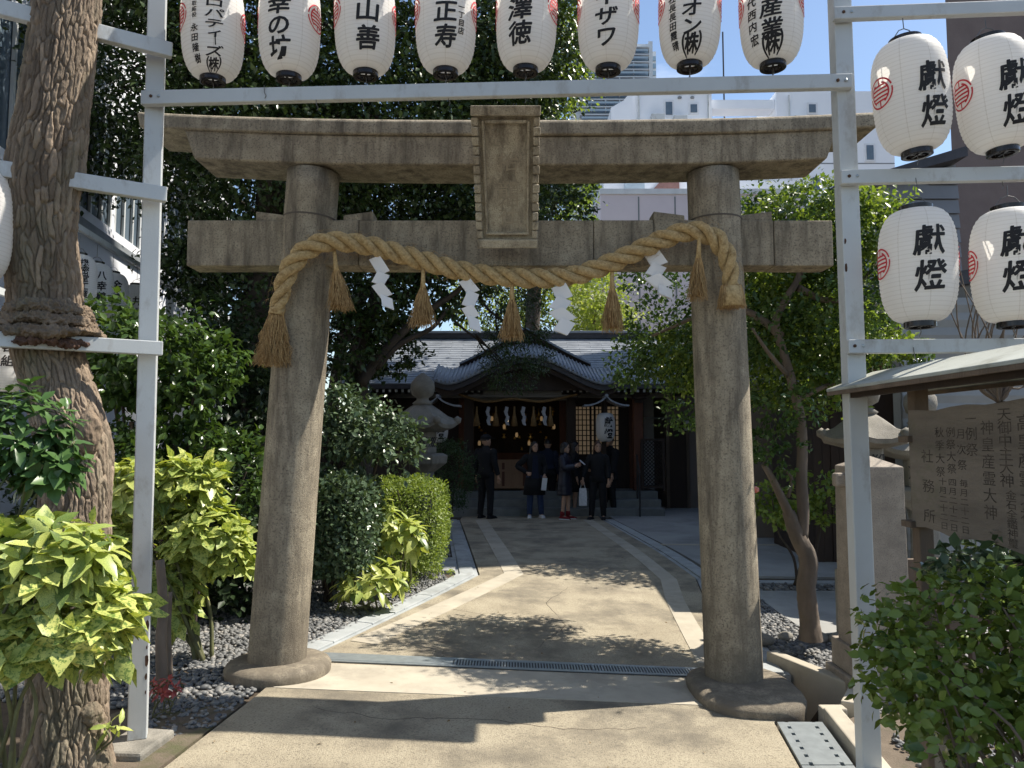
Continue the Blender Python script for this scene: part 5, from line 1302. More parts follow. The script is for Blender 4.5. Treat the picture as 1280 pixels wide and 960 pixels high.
MB().bar((BX + .095, 2.1, 2.03), (BX + .095, 5.2, 2.03), .08, .07).build('ridge_beam', WOODO, nb)
MB().bar((BX - .14, 2.1, 1.965), (BX - .14, 5.3, 1.965), .045, .05).build('eave_beam', WOODD, nb)
ROOFM = M('pale_roof_sheet', (.42, .44, .40), (.32, .33, .29), 3, .6, .1, 60, stain=(.17, .17, .13), stscale=3, ststretch=(1, 1, 1))
for sg, x1 in ((-1, BX - .24), (1, BX + .43)):
    P = [(BX + .095, 2.0, 2.115), (BX + .095, 5.36, 2.115), (x1, 5.36, 1.99), (x1, 2.0, 1.99)]
    bev(MB().prism(P, (0, 0, .022)).build('roof_sheet', ROOFM, nb), .004)
    P = [(x1 + .003 * sg, 2.02, 1.965), (x1 + .003 * sg, 5.34, 1.965), (x1 + .003 * sg, 5.34, 1.99), (x1 + .003 * sg, 2.02, 1.99)]
    MB().prism(P, (-.02 * sg, 0, 0)).build('fascia', WOODO, nb)
# the board stands nearer the approach than first laid out
for o_ in [nb] + list(nb.children_recursive):
    if o_.type == 'MESH':
        w0 = Vector(nb.location)
        for v in o_.data.vertices:
            p_ = v.co + w0; p_ = Vector((p_.x * .8, p_.y * .8, CAM_H + (p_.z - CAM_H) * .8)) if p_.z > .6 else Vector((p_.x * .8, p_.y * .8, p_.z))
            v.co = p_ - w0
# plank fence behind the board / marker
fn = thing('wooden_fence', (3.2, 5.6, -.12), 'low grey wooden fence between granite marker and notice board', 'fence')
for z in (.25, .6): MB().b2((MKX + .2, 5.92, z), (5.2, 5.97, z + .07)).build('rail', WOODO, fn)
for i in range(14): bev(MB().b2((MKX + .24 + i * .16, 5.86, -.2), (MKX + .35 + i * .16, 5.915, .75 + rnd.uniform(-.02, .02))).build('slat', WOODO, fn), .004)

# ------------------------------------------------------------------ shrine hall
SXC = .31
sh = thing('shrine_hall', (SXC, 18.6, 0), 'dark timber shrine hall with curved grey roof at the end of the approach', 'shrine')
# stone steps and podium
for i, (y, z) in enumerate(((16.62, .16), (17.0, .32), (17.4, .48))):
    bev(MB().b2((SXC - 3.0 - .002 * i, y, -.05), (SXC + 3.0 + .002 * i, 21.5 - .01 * i, z)).build('stone_step', M('step_stone', (.20, .21, .2), (.14, .145, .14), 4, .85, .2, 60) if 'step_stone' not in bpy.data.materials else bpy.data.materials['step_stone'], sh), .012)
FZ = .48
def pillar(x, y, z1, m=WOODR, w_=.20): return bev(MB().b2((x - w_ / 2, y - w_ / 2, FZ), (x + w_ / 2, y + w_ / 2, z1)).build('pillar', m, sh), .01)
xL, xR = SXC - 1.45, SXC + 1.62
for x in (SXC - 1.30, SXC + 1.05): pillar(x, 17.55, 2.75, WOODD, .22)
for x in (SXC - 3.3, SXC - 1.5, SXC + .95, SXC + 2.62): pillar(x, 18.5, 2.8)
pillar(SXC + 2.62, 17.75, 2.8, WOODR, .22)
# back and side walls, dark interior
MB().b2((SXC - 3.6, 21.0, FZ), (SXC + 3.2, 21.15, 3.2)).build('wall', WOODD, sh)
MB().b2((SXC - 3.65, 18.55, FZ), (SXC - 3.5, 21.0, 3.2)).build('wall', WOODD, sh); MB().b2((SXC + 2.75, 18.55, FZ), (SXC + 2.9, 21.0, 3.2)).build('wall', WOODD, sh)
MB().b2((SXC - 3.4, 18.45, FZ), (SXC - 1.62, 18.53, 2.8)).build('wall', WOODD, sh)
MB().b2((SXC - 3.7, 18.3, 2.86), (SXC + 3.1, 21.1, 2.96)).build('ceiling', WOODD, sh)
# beams
MB().b2((SXC - 3.7, 17.62, 2.62), (SXC + 3.4, 17.78, 2.80)).build('beam', WOODG, sh)
MB().b2((SXC - 1.35, 17.44, 2.55), (SXC + 1.15, 17.60, 2.74)).build('beam', WOODG, sh)
MB().b2((SXC - .95, 17.0, 2.66), (SXC + .80, 17.12, 2.86)).build('lintel_board', WOODG, sh)
MB().b2((SXC - 1.3, 17.02, 2.60), (SXC + 1.15, 17.10, 2.659)).build('lintel_board', WOODG, sh)
for x in (SXC - 3.3, SXC + 2.62, SXC + 1.05): 
    for k in range(3): MB().b2((x - .09 - .06 * k, 17.5 - .1 * k, 2.5 + .085 * k), (x + .09 + .06 * k, 17.7, 2.58 + .085 * k)).build('bracket', WOODD, sh)
# main roof: concave slope with stepped copper courses
E_Y, E_Z, R_Y, R_Z = 16.95, 2.90, 20.4, 4.42
def roof_pt(u): return E_Y + (R_Y - E_Y) * u, E_Z + (R_Z - E_Z) * (u * .80 + .20 * u * u)
RX0, RX1 = SXC - 4.3, SXC + 4.15
NC = 26
for side in (0, 1):
    for i in range(NC):
        (ya, za), (yb, zb) = roof_pt(i / NC), roof_pt((i + 1) / NC + .02)
        if side: ya, yb = 2 * R_Y - ya, 2 * R_Y - yb
        d = .02
        if side == 0:
            k = 14; w_ = (RX1 - RX0) / k; off = (i % 2) * .5 * w_
            mb = MB()
            for q in range(-1, k):
                a = max(RX0, RX0 + q * w_ + off); b_ = min(RX1, RX0 + (q + 1) * w_ + off - .006)
                if b_ - a < .02: continue
                j = rnd.uniform(-.003, .003)
                mb.prism([(a, ya, za + d + j), (b_, ya, za + d + j), (b_, yb, zb + j), (a, yb, zb + j)], (0, 0, -.03))
            mb.build('roof_course', ROOFT, sh)
        elif i % 13 == 0:
            (yc, zc) = roof_pt(min(1, (i + 13) / NC)); yc = 2 * R_Y - yc
            MB().prism([(RX0, ya, za), (RX1, ya, za), (RX1, yc, zc), (RX0, yc, zc)], (0, 0, -.05)).build('roof_back', ROOFT, sh)
# underside and eave edge
(yu, zu) = roof_pt(0); MB().prism([(RX0, yu + .02, zu - .06), (RX1, yu + .02, zu - .06), (RX1, R_Y, R_Z - .12), (RX0, R_Y, R_Z - .12)], (0, 0, -.04)).build('roof_underside', WOODD, sh)
MB().b2((RX0, E_Y + .01, E_Z - .11), (RX1, E_Y + .09, E_Z - .012)).build('eave_edge', ROOFD, sh)
mb = MB()
END = M('white_rafter_end', (.72, .72, .70), None, 8, .8)
for i in range(58):
    x = RX0 + .1 + i * .143
    MB().b2((x - .03, E_Y + .12, E_Z - .19), (x + .03, 18.4, E_Z - .12)).build('rafter', WOODD, sh) if i % 1 == 0 else None
    MB().b2((x - .026, E_Y + .11, E_Z - .186), (x + .026, E_Y + .119, E_Z - .124)).build('rafter_end', END, sh)
# ridge
MB().b2((RX0 - .1, R_Y - .2, R_Z - .06), (RX1 + .1, R_Y + .2, R_Z + .07)).build('ridge', ROOFD, sh)
bev(MB().b2((RX0 - .15, R_Y - .26, R_Z + .071), (RX1 + .15, R_Y + .26, R_Z + .13)).build('ridge_cap', ROOFT, sh), .01)
# upper triangular gable standing on the slope
GC = SXC + .0; gy = 17.95; gzb = 3.42
apx = (GC, 4.27); hw = 1.55
def gcurve(u, s): # u 0 apex .. 1 foot
    return GC + s * hw * u, apx[1] - (apx[1] - gzb) * (u * 1.18 - .18 * u * u)
for s in (-1, 1):
    rings = []
    for i in range(9):
        x, z = gcurve(i / 8, s); rings.append([Vector((x, gy - .12, z + .05)), Vector((x, 20.2, z + .05)), Vector((x, 20.2, z)), Vector((x, gy - .12, z))])
    MB().loft(rings).build('gable_roof', ROOFT, sh)
    rings = []
    for i in range(9):
        x, z = gcurve(i / 8, s); t_ = .09 * (1 - .5 * i / 8); rings.append([Vector((x, gy - .06, z)), Vector((x, gy + .0, z)), Vector((x, gy + .0, z - t_)), Vector((x, gy - .06, z - t_))])
    MB().loft(rings).build('barge_board', WOODD, sh)
MB().prism([(GC - hw * .92, gy + .06, gzb), (GC + hw * .92, gy + .06, gzb), (GC, gy + .06, apx[1] - .03)], (0, .1, 0)).build('gable_wall', WOODD, sh)
# karahafu: undulating porch roof
KW = 2.02; KY0, KY1 = 16.35, 17.75
def kz_(u):  # u -1..1
    a = abs(u); return 2.90 + .60 * (0.5 + 0.5 * math.cos(min(1, a / .86) * math.pi)) ** .85 + (.10 * ((a - .80) / .20) ** 2 if a > .80 else 0) - .02
NR = 44; U = [-1 + 2 * i / 88 for i in range(89)]
rings = [[Vector((GC + KW * u, KY0, kz_(u))), Vector((GC + KW * u, KY1, kz_(u) + .42)), Vector((GC + KW * u, KY1, kz_(u) + .36)), Vector((GC + KW * u, KY0, kz_(u) - .06))] for u in U]
MB().loft(rings).build('porch_roof', ROOFT, sh, True)
for i in range(45):                      # tile rolls running front to back
    u = -1 + 2 * (i + .0) / 44; x = GC + KW * u
    MB().tube([(x, KY0 - .02, kz_(u) + .008), (x, KY1, kz_(u) + .428)], .022, 8).build('tile_roll', ROOFT, sh, True)
for k, (t0, t1, yy, m_) in enumerate(((.06, .17, KY0 + .06, ROOFD), (.17, .28, KY0 + .16, WOODD))):
    rings = [[Vector((GC + KW * u * .985, yy, kz_(u) - t0)), Vector((GC + KW * u * .985, yy + .07, kz_(u) - t0)), Vector((GC + KW * u * .985, yy + .07, kz_(u) - t1)), Vector((GC + KW * u * .985, yy, kz_(u) - t1))] for u in U]
    MB().loft(rings).build('barge_board', m_, sh)
MB().prism([(GC + KW * u * .9, KY0 + .5, kz_(u) - .15) for u in U[6:-6]] + [(GC + 1.0, KY0 + .5, 2.74), (GC - 1.0, KY0 + .5, 2.74)], (0, .05, 0)).build('tympanum', WOODD, sh)
# lattice doors on the right bay, lit paper behind
LIT = emit('lit_paper', (.62, .45, .28), .06); DIM = emit('dim_lamp', (.6, .4, .2), .12)
lx0, lx1 = SXC + 1.0, SXC + 2.3
lw = MB().b2((lx0, 18.52, 1.3), (lx1, 18.54, 2.45)).build('paper_screen', LIT, sh)
mb = MB()
for i in range(14): x = lx0 + (lx1 - lx0) * i / 13; w_ = .05 if i in (0, 6, 7, 13) else .022; MB().b2((x - w_ / 2, 18.47, 1.2), (x + w_ / 2, 18.515, 2.5)).build('lattice_bar', WOODD, sh)
for i in range(11): z = 1.25 + 1.25 * i / 10; MB().b2((lx0, 18.463, z - .011), (lx1, 18.469, z + .011)).build('lattice_bar', WOODD, sh)
MB().b2((lx0 - .04, 18.45, FZ), (lx1 + .3, 18.53, 1.22)).build('door_panel', WOODD, sh)
MB().b2((lx0 - .04, 18.45, 2.5), (lx1 + .3, 18.53, 2.86)).build('door_panel', WOODD, sh)
MB().b2((lx1 + .02, 18.46, 1.22), (lx1 + .3, 18.53, 2.5)).build('door_panel', WOODD, sh)
# altar glints deep inside
al = thing('altar', (SXC - .3, 20.2, FZ), 'gilded altar fittings and one lit bulb glimmering inside the shrine hall', 'altar')
bev(MB().b2((SXC - 1.2, 20.0, FZ), (SXC + .8, 20.6, 1.3)).build('altar_table', WOODR, al), .01)
q = random.Random(5)
for i in range(34):
    x = SXC + q.uniform(-1.2, .8); z = q.uniform(1.35, 2.4); s = q.uniform(.03, .07); h = q.uniform(.04, .22)
    mb = MB(); mb.lathe([(s * .6, 0), (s, h * .3), (s * .35, h * .6), (s * .8, h), (0, h * 1.05)], (x, q.uniform(19.9, 20.4), z), 8); mb.build('gilt_fitting', GOLD, al, True)
BULB = emit('bulb', (1.0, .72, .35), 12)
MB().lathe([(.0, -.04), (.03, -.02), (.035, .01), (.015, .045), (0, .05)], at(634, 526, 18.9), 10).build('bulb', BULB, al, True)
for i in range(7):
    x = SXC - 1.15 + i * .32; MB().lathe([(.03, 0), (.04, .06), (.025, .12)], (x, 19.6, 1.5 + .35 * ((i * 3) % 4) * .6), 8).build('small_lantern', DIM, al, True)
# offertory box
ob = thing('offertory_box', (SXC - .55, 17.75, FZ), 'pale brown slatted wooden offertory box at the top of the shrine steps', 'offertory box')
bev(MB().b2((SXC - 1.0, 17.62, FZ + .06), (SXC - .02, 18.1, FZ + .66)).build('box_body', WOODL, ob), .008)
for x in (SXC - .99, SXC - .51, SXC - .03): MB().b2((x - .03, 17.60, FZ + .05), (x + .03, 17.619, FZ + .68)).build('corner_post', WOODR, ob)
for z in (FZ + .08, FZ + .46, FZ + .66): MB().b2((SXC - 1.03, 17.59, z - .025), (SXC + .01, 17.598, z + .025)).build('rail', WOODL, ob)
for k in (0, 1): MB().b2((SXC - .96 + k * .84, 17.66, FZ), (SXC - .88 + k * .84, 18.05, FZ + .06)).build('leg', WOODR, ob)
for i in range(9): MB().b2((SXC - 1.0, 17.63 + i * .053, FZ + .665), (SXC - .02, 17.655 + i * .053, FZ + .70)).build('slat', WOODL, ob)
# rope with paper and straw across the porch
pr = thing('porch_rope', (SXC, 16.95, 2.5), 'thin straw rope across the shrine porch with paper strips and tassels', 'rope')
pp = spline([(SXC - 1.5, 16.98, 2.66), (SXC - .9, 16.98, 2.50), (SXC - .3, 16.98, 2.56), (SXC + .3, 16.98, 2.50), (SXC + .8, 16.98, 2.58), (SXC + 1.15, 16.98, 2.66)], 8)
MB().tube(pp, .03, 8).build('cord', STRAWD, pr, True)
for px_ in (610, 633, 654, 680):
    c = at(px_, 508, 16.95); t = thing('paper_streamer', c, 'small %s white paper streamer on the shrine porch rope' % {610: 'leftmost', 633: 'second', 654: 'third', 680: 'rightmost'}[px_], 'paper streamer', 'paper streamers on the porch rope')
    mb = MB()
    for i in range(4):
        s = 1 if i % 2 == 0 else -1; o = Vector((.025 * s + .02 * (i / 2 - .5), -.01 * i, -.1 * i))
        mb.prism([c + o + Vector((-.036, 0, 0)), c + o + Vector((.036, 0, -.02 * s)), c + o + Vector((.043 - .03 * s, -.01, -.13)), c + o + Vector((-.029 - .03 * s, -.01, -.11))], (0, .003, 0))
    mb.build('folded_strip', PAPERD, t)
for i, px_ in enumerate((596, 620, 643, 667, 688)):
    c = at(px_, 508, 16.99); t = thing('straw_tassel', c, 'tiny straw tassel, %s of five on the shrine porch rope' % ('leftmost', 'second from left', 'middle', 'second from right', 'rightmost')[i], 'tassel', 'straw tassels on the porch rope')
    MB().lathe([(.02, .0), (.025, -.15), (.05, -.26), (.08, -.44), (0, -.45)], c, 10).build('straw_skirt', STRAWD, t, True)
# two hanging lanterns with little roofs
def roofed_lantern(x, y, Y, label):
    c = at(x, y, Y); t = thing('roofed_lantern', c, label, 'lantern', 'roofed votive lanterns by the shrine hall')
    shp = LanternShape(.21, .62); b_ = MB(); b_.lathe(shp.prof, c, 24, cap=True); body = b_.build('paper_body', PAPERL, t, True)
    for i, ch in enumerate('獻燈'):
        vs, fs = glyph_data(ch, .22, .03, .95, .0, .03); mb = MB()
        mb.add([c + Vector((( shp.env(.42 - i * .25 + p_.z) + .004) * math.sin(p_.x / .21 + .25), -(shp.env(.42 - i * .25 + p_.z) + .004) * math.cos(p_.x / .21 + .25), .42 - i * .25 + p_.z)) for p_ in vs], fs); mb.build('letter', INK, body)
    for s in (-1, 1):
        rings = []
        for i in range(7):
            u = i / 6; xx = s * .48 * u; z = .98 - .26 * (u ** .7) + .07 * u ** 3
            rings.append([c + Vector((xx, -.28, z)), c + Vector((xx, .28, z)), c + Vector((xx, .28, z - .035)), c + Vector((xx, -.28, z - .035))])
        MB().loft(rings).build('roof_slope', ROOFT, t)
    MB().tube([c + Vector((0, -.3, .985)), c + Vector((0, .3, .985))], .035, 8).build('ridge', ROOFT, t)
    MB().b2(tuple(c + Vector((-.02, -.02, .6))), tuple(c + Vector((.02, .02, .95)))).build('hanger', WOODD, t)
    MB().b2((c.x - .05, c.y + .26, gz(c.x, Y) - .05), (c.x + .05, c.y + .34, c.z + .95)).build('post', WOODD, t)
roofed_lantern(757, 552, 16.5, 'white roofed lantern in front of the lit lattice door at the shrine')
roofed_lantern(548, 553, 16.3, 'white roofed lantern half hidden by the large stone lantern')
# handrail and lattice screen
hr = thing('step_handrail', (SXC + 2.6, 16.6, 0), 'thin metal handrail at the right end of the shrine steps', 'handrail')
for x, y, z in ((at(800, 640, 16.5).x, 16.5, .95), (at(797, 625, 17.3).x, 17.3, 1.3)):
    MB().tube([(x, y, -.05), (x, y, z)], .02, 8).build('upright', DARKM, hr)
MB().tube([(at(800, 640, 16.5).x, 16.45, .93), (at(797, 625, 17.3).x, 17.4, 1.3)], .02, 8).build('rail', DARKM, hr)
ls_ = thing('lattice_screen', (at(815, 608, 17.6).x, 17.6, 0), 'dark diamond lattice screen right of the shrine steps', 'screen')
c0 = at(803, 608, 17.6); c1 = at(829, 551, 17.6)
def clipbar(mb, x0, z0, dx, dz, lo, hi):
    # clip the slanted bar to the frame
    t0, t1 = 0, 1
    for a, d, l, h in ((x0, dx, lo[0], hi[0]), (z0, dz, lo[1], hi[1])):
        ta, tb = (l - a) / d, (h - a) / d; t0 = max(t0, min(ta, tb)); t1 = min(t1, max(ta, tb))
    if t1 - t0 > .02: return (x0 + dx * t0, z0 + dz * t0), (x0 + dx * t1, z0 + dz * t1)
H_ = c1.z - c0.z; W_ = c1.x - c0.x
for k, sg in ((0, 1), (1, -1)):
    for i in range(-14, 16):
        r_ = clipbar(None, c0.x + i * .085, c0.z if sg > 0 else c1.z, 1.3, 1.3 * sg, (c0.x, c0.z), (c1.x, c1.z))
        if r_: (a, b_), (c_, d_) = r_; MB().bar((a, 17.6 + .012 * k, b_), (c_, 17.6 + .012 * k, d_), .012, .032, up=(0, -1, 0)).build('slat', WOODD, ls_)
for a, b_ in (((c0.x - .03, 17.58, c0.z - .1), (c0.x + .03, 17.64, c1.z + .05)), ((c1.x - .03, 17.58, c0.z - .1), (c1.x + .03, 17.64, c1.z + .05)), ((c0.x + .03, 17.582, c1.z), (c1.x - .03, 17.638, c1.z + .05)), ((c0.x + .03, 17.582, c0.z - .04), (c1.x - .03, 17.638, c0.z + .02))):
    MB().b2(a, b_).build('frame_bar', WOODD, ls_)
# sack-like stones by the steps
for k, px_ in enumerate((727, 772, 781)):
    c = Vector((*G(px_, 637), .04)); mb = MB(); mb.add([(c.x + v[0] * .13, c.y + v[1] * .1, c.z + v[2] * .07) for v in ICO_V], [tuple(f) for f in ICO_F]); o = mb.build('edging_stone', STONE_G, None, True)
    tag(o, ('pale flat stone left of the dark haired pair by the steps', 'pale stone touching the pink sneakers of the tall man', 'pale rounded stone just right of the tall man by the steps')[k], 'stone', 'stones at the foot of the shrine steps')

# ------------------------------------------------------------------ buildings
def panel_wall(name, a, b_, z0, z1, m, parent, th=.15, nm='wall'):
    a = Vector((*a, 0)); b_ = Vector((*b_, 0)); d = (b_ - a); n_ = Vector((d.y, -d.x, 0)).normalized()
    return MB().prism([a + Vector((0, 0, z0)), b_ + Vector((0, 0, z0)), b_ + Vector((0, 0, z1)), a + Vector((0, 0, z1))], n_ * -th).build(nm, m, parent)
# left white building running along the garden
lb = thing('white_building', (-6, 9, 0), 'white building with window band running along the left behind the trees', 'building')
def lwx(y): return -5.75 - .153 * (y - 10.05)
WHITEL = M('white_wall_left', (.72, .74, .78), (.64, .66, .70), 1.5, .8)
A, B = (lwx(2.0), 2.0), (lwx(19), 19)
def lwall(y0, y1, z0, z1, out, m, nm, parent=lb):
    P = [(lwx(y0) + out, y0, z0), (lwx(y1) + out, y1, z0), (lwx(y1) + out, y1, z1), (lwx(y0) + out, y0, z1)]
    return MB().prism(P, (-.12, 0, 0)).build(nm, m, parent)
lwall(2, 19, -.2, 4.42, 0, WHITEL, 'wall'); lwall(2, 19, 4.58, 4.75, -.0, WHITEL, 'wall'); lwall(2, 19, 6.4, 9, 0, WHITEL, 'wall')
GREYT = M('grey_trim', (.24, .26, .28), (.18, .2, .21), 5, .6)
lwall(2, 19, 4.422, 4.578, .06, GREYT, 'ledge')
for i in range(13):
    y0 = 2.2 + i * 1.28
    w1 = lwall(y0, y0 + 1.14, 4.752, 6.398, -.07, GLASS, 'window')
    for q in (0, .38, .76, 1.10): MB().prism([(lwx(y0 + q) - .06, y0 + q, 4.755), (lwx(y0 + q + .05) - .06, y0 + q + .05, 4.755), (lwx(y0 + q + .05) - .06, y0 + q + .05, 6.395), (lwx(y0 + q) - .06, y0 + q, 6.395)], (.04, 0, 0)).build('sash', PAINT, w1)
    lwall(y0 + 1.142, y0 + 1.278, 4.752, 6.398, -.02, WHITEL, 'wall_pier')
# low white boards in the left shade
for k, (x0, x1, y, lab) in enumerate(((155, 196, 517, 'white board glimpsed left of the left post under the camellia'), (208, 262, 519, 'white board glimpsed right of the left post under the camellia'))):
    a = at(x0, y + 10, 7.8); b_ = at(x1, y - 11, 7.8); t = thing('white_board', (a.x, 7.8, 0), lab, 'board', 'white boards in the left shade')
    bev(MB().b2((a.x, 7.78, a.z), (b_.x, 7.82, b_.z)).build('panel', WHITE, t), .004)
    for x in (a.x + .06, b_.x - .06): MB().b2((x - .02, 7.821, 0), (x + .02, 7.86, b_.z)).build('leg', WOODO, t)
# dark fence added as a backdrop for the deep shade at left
df = thing('backdrop_fence', (-4.5, 11, 0), 'added dark board fence standing in for deep shade behind the left garden', 'fence')
for i in range(34):
    x = -4.9 + (i % 34) * .1; MB().b2((x, 11.9 + .01 * (i % 2), -.1), (x + .094, 11.94 + .01 * (i % 2), 1.9)).build('plank', WOODD, df)
MB().b2((-4.9, 11.95, 1.7), (-1.5, 12.0, 1.78)).build('rail', WOODD, df)

# pink and white apartment building behind the shrine at right
pk = thing('pink_building', (8, 34, 0), 'pale pink building with balconies behind the shrine and right pillar', 'building')
PINK = M('pale_pink_render', (.78, .69, .73), (.73, .645, .685), 1, .8)
PY = 34
def pz(y, Y=PY): return at(640, y, Y).z
def pxx(x, Y=PY): return at(x, 400, Y).x
MB().b2((pxx(752), PY, -1), (pxx(1010), PY + 10, pz(243))).build('wall', PINK, pk)
MB().b2((pxx(751), PY - .06, pz(243) + .002), (pxx(1012), PY + 10, pz(243) + .25)).build('parapet', WHITE, pk)
for i in range(5): x = pxx(800 + i * 46); MB().b2((x - .03, PY - .015, 0), (x + .03, PY - .001, pz(246))).build('wall_joint', GREYT, pk)
# stair / balcony tower left of the pink wall
bw = thing('balcony_block', (4, 31, 0), 'grey and white balconies seen above the shrine ridge beside the pink building', 'building')
for k, (y0, y1) in enumerate(((352, 328), (424, 398), (480, 468))):
    MB().b2((pxx(728, 31), 30.6, at(640, y0, 30.6).z), (pxx(764, 31), 30.7, at(640, y1, 30.6).z)).build('balcony_panel', M('frosted_panel', (.30, .36, .38), (.26, .32, .34), 3, .3) if 'frosted_panel' not in bpy.data.materials else bpy.data.materials['frosted_panel'], bw)
    MB().b2((pxx(716, 31), 30.6, at(640, y0, 30.6).z - .25), (pxx(766, 31), 32.8, at(640, y0, 30.6).z - .01)).build('balcony_floor', WHITE, bw)
    MB().b2((pxx(726, 31), 30.56, at(640, y1, 30.6).z), (pxx(765, 31), 30.72, at(640, y1, 30.6).z + .08)).build('rail', GREYT, bw)
MB().b2((pxx(716, 31), 32.8, -1), (pxx(772, 31), 33.6, at(640, 322, 31).z)).build('wall', WHITE, bw)
for x in (734, 752): MB().b2((pxx(x, 31), 31.0, 0), (pxx(x, 31) + .12, 31.12, at(640, 330, 31).z)).build('pillar', PAINT, bw)
MB().b2((pxx(739, 31), 32.0, at(640, 398, 31).z), (pxx(748, 31), 32.3, at(640, 376, 31).z)).build('air_unit', WHITE, bw)
# upper white building
wb_ = thing('white_building', (12, 44, 0), 'white building with small windows above the stone lintel at right', 'building')
WY = 44
def bx(x, Y=WY): return at(x, 300, Y).x
WHT = M('white_tile', (.86, .88, .91), (.82, .84, .88), 1.2, .7)
MB().b2((bx(790), WY, -1), (bx(893), WY + 9, at(640, 117, WY).z)).build('wall', WHT, wb_)
MB().b2((bx(975), WY, -1), (bx(1122), WY + 9, at(640, 114, WY).z)).build('wall', WHT, wb_)
MB().b2((bx(893) + .01, WY + 2, -1), (bx(975) - .01, WY + 9, at(640, 140, WY).z)).build('wall', WHT, wb_)
MB().b2((bx(893) + .01, WY + .3, at(640, 133, WY).z), (bx(975) - .01, WY + 1.4, at(640, 122, WY).z)).build('beam', WHT, wb_)
for x in (900, 935, 968): MB().b2((bx(x), WY + 1.8, at(640, 140, WY).z), (bx(x) + .06, WY + 1.9, at(640, 131, WY).z)).build('railing_bar', GREYT, wb_)
MB().prism([(bx(764), WY - .5, -1), (bx(789), WY - .5, -1), (bx(789), WY - .5, at(640, 119, WY).z), (bx(780), WY - .5, at(640, 130, WY).z), (bx(764), WY - .5, at(640, 139, WY).z)], (0, 6, 0)).build('stair_wall', WHT, wb_)
for x, y0, y1 in ((836, 144, 128), (867, 141, 131), (1015, 141, 131), (1087, 200, 182), (1020, 238, 222)):
    a = at(x - 4, y0, WY); b_ = at(x + 4, y1, WY); f = MB().b2((a.x - .12, WY - .05, a.z - .12), (b_.x + .12, WY + .01, b_.z + .12)).build('window', WHITE, wb_); MB().b2((a.x, WY - .08, a.z), (b_.x, WY - .052, b_.z)).build('pane', GLASS, f)
for z in (160, 205, 250, 300): MB().b2((bx(975.2), WY - .02, at(640, z, WY).z), (bx(1121.8), WY - .004, at(640, z, WY).z + .06)).build('wall_joint', GREYT, wb_)
for x in (852, 868): MB().lathe([(.0, 0), (.12, .02), (.12, .1), (0, .12)], (bx(x), WY - .1, at(640, 124, WY).z), 8).build('wall_lamp', GREYT, wb_)
for x in (800, 888, 990, 1050): MB().tube([(bx(x), WY - .12, 0), (bx(x), WY - .12, at(640, 120, WY).z)], .06, 6).build('drainpipe', PAINT, wb_)
for x, y in ((822, 150), (850, 152), (1000, 152), (1040, 165)):
    c = at(x, y, WY - .4); bev(MB().box(c, (.8, .5, .6)).build('air_unit', PAINT, wb_), .03)
for i in range(12): MB().b2((bx(893 + i * 7), WY + 1.7, at(640, 140, WY).z), (bx(893 + i * 7) + .05, WY + 1.75, at(640, 134, WY).z)).build('railing_bar', GREYT, wb_)
MB().b2((bx(789.5), WY - .1, at(640, 117, WY).z + .003), (bx(893.5), WY + 9, at(640, 117, WY).z + .22)).build('parapet', GREYT, wb_)
# lower annexe under the lintel gap
an = thing('white_annexe', (8, 40, 0), 'white annexe with slanted stair and brick red opening just above the pink wall', 'building')
MB().b2((bx(755, 40), 40, -1), (bx(1000, 40), 43, at(640, 226, 40).z)).build('wall', WHT, an)
MB().prism([(bx(815, 39.9), 39.85, at(640, 240, 40).z), (bx(850, 39.9), 39.85, at(640, 240, 40).z), (bx(850, 39.9), 39.85, at(640, 226, 40).z), (bx(828, 39.9), 39.85, at(640, 226, 40).z)], (0, .1, 0)).build('opening', M('brick_red', (.30, .17, .15), None, 4, .9), an)
MB().b2((bx(768), 39.6, at(640, 242, 40).z), (bx(790), 39.95, at(640, 228, 40).z)).build('tank', M('pale_blue_tank', (.45, .55, .62), None, 3, .5), an)
# distant tower with balconies
tw = thing('apartment_tower', (30, 190, 0), 'distant apartment tower with glass balconies between two lanterns', 'building')
TWY = 190
def tx(x): return at(x, 300, TWY).x
def tz(y): return at(640, y, TWY).z
TWG = M('tower_glass', (.20, .30, .40), (.30, .40, .48), .5, .15); TWW = M('tower_white', (.66, .70, .74), (.6, .64, .68), .1, .8)
MB().b2((tx(722), TWY + 2, -1), (tx(815), TWY + 20, tz(50))).build('core', TWW, tw)
MB().b2((tx(815) + .01, TWY + 1.0, -1), (tx(820), TWY + 20, tz(49))).build('fin', TWW, tw)
MB().b2((tx(820) + .01, TWY + 5, -1), (tx(828), TWY + 20, tz(52))).build('side_wing', TWW, tw)
fl = 10.0 / FPX * TWY
for i in range(26):
    z = tz(58) - i * fl
    if z < 0: break
    w1 = MB().b2((tx(728) + .2, TWY + .9, z - fl * .62), (tx(814), TWY + 1.95, z - fl * .12)).build('window', TWG, tw)
    MB().b2((tx(726), TWY, z - fl * .12 + .01), (tx(815) - .01, TWY + 1.98, z + fl * .03)).build('balcony_floor', TWW, tw)
    MB().b2((tx(728), TWY - .02, z - fl * .60), (tx(815) - .3, TWY + .05, z - fl * .34)).build('balcony_glass', M('rail_glass', (.42, .52, .60), (.34, .44, .52), .4, .15) if 'rail_glass' not in bpy.data.materials else bpy.data.materials['rail_glass'], tw)
    MB().b2((tx(821), TWY + 4.6, z - fl * .7), (tx(827.4), TWY + 4.95, z - fl * .1)).build('window', TWG, tw)
    if i < 9:
        for q in range(4): x = tx(740 + 18 * q); MB().b2((x, TWY + .1, z - fl * .62), (x + .3, TWY + .85, z - fl * .125)).build('partition', TWW, tw)
# thin mast
mt = MB().tube([(bx(921), 46, 10), (bx(921), 46, at(640, 40, 46).z)], .05, 6).build('mast', DARKM); tag(mt, 'thin radio mast rising against the sky behind the white building', 'mast')

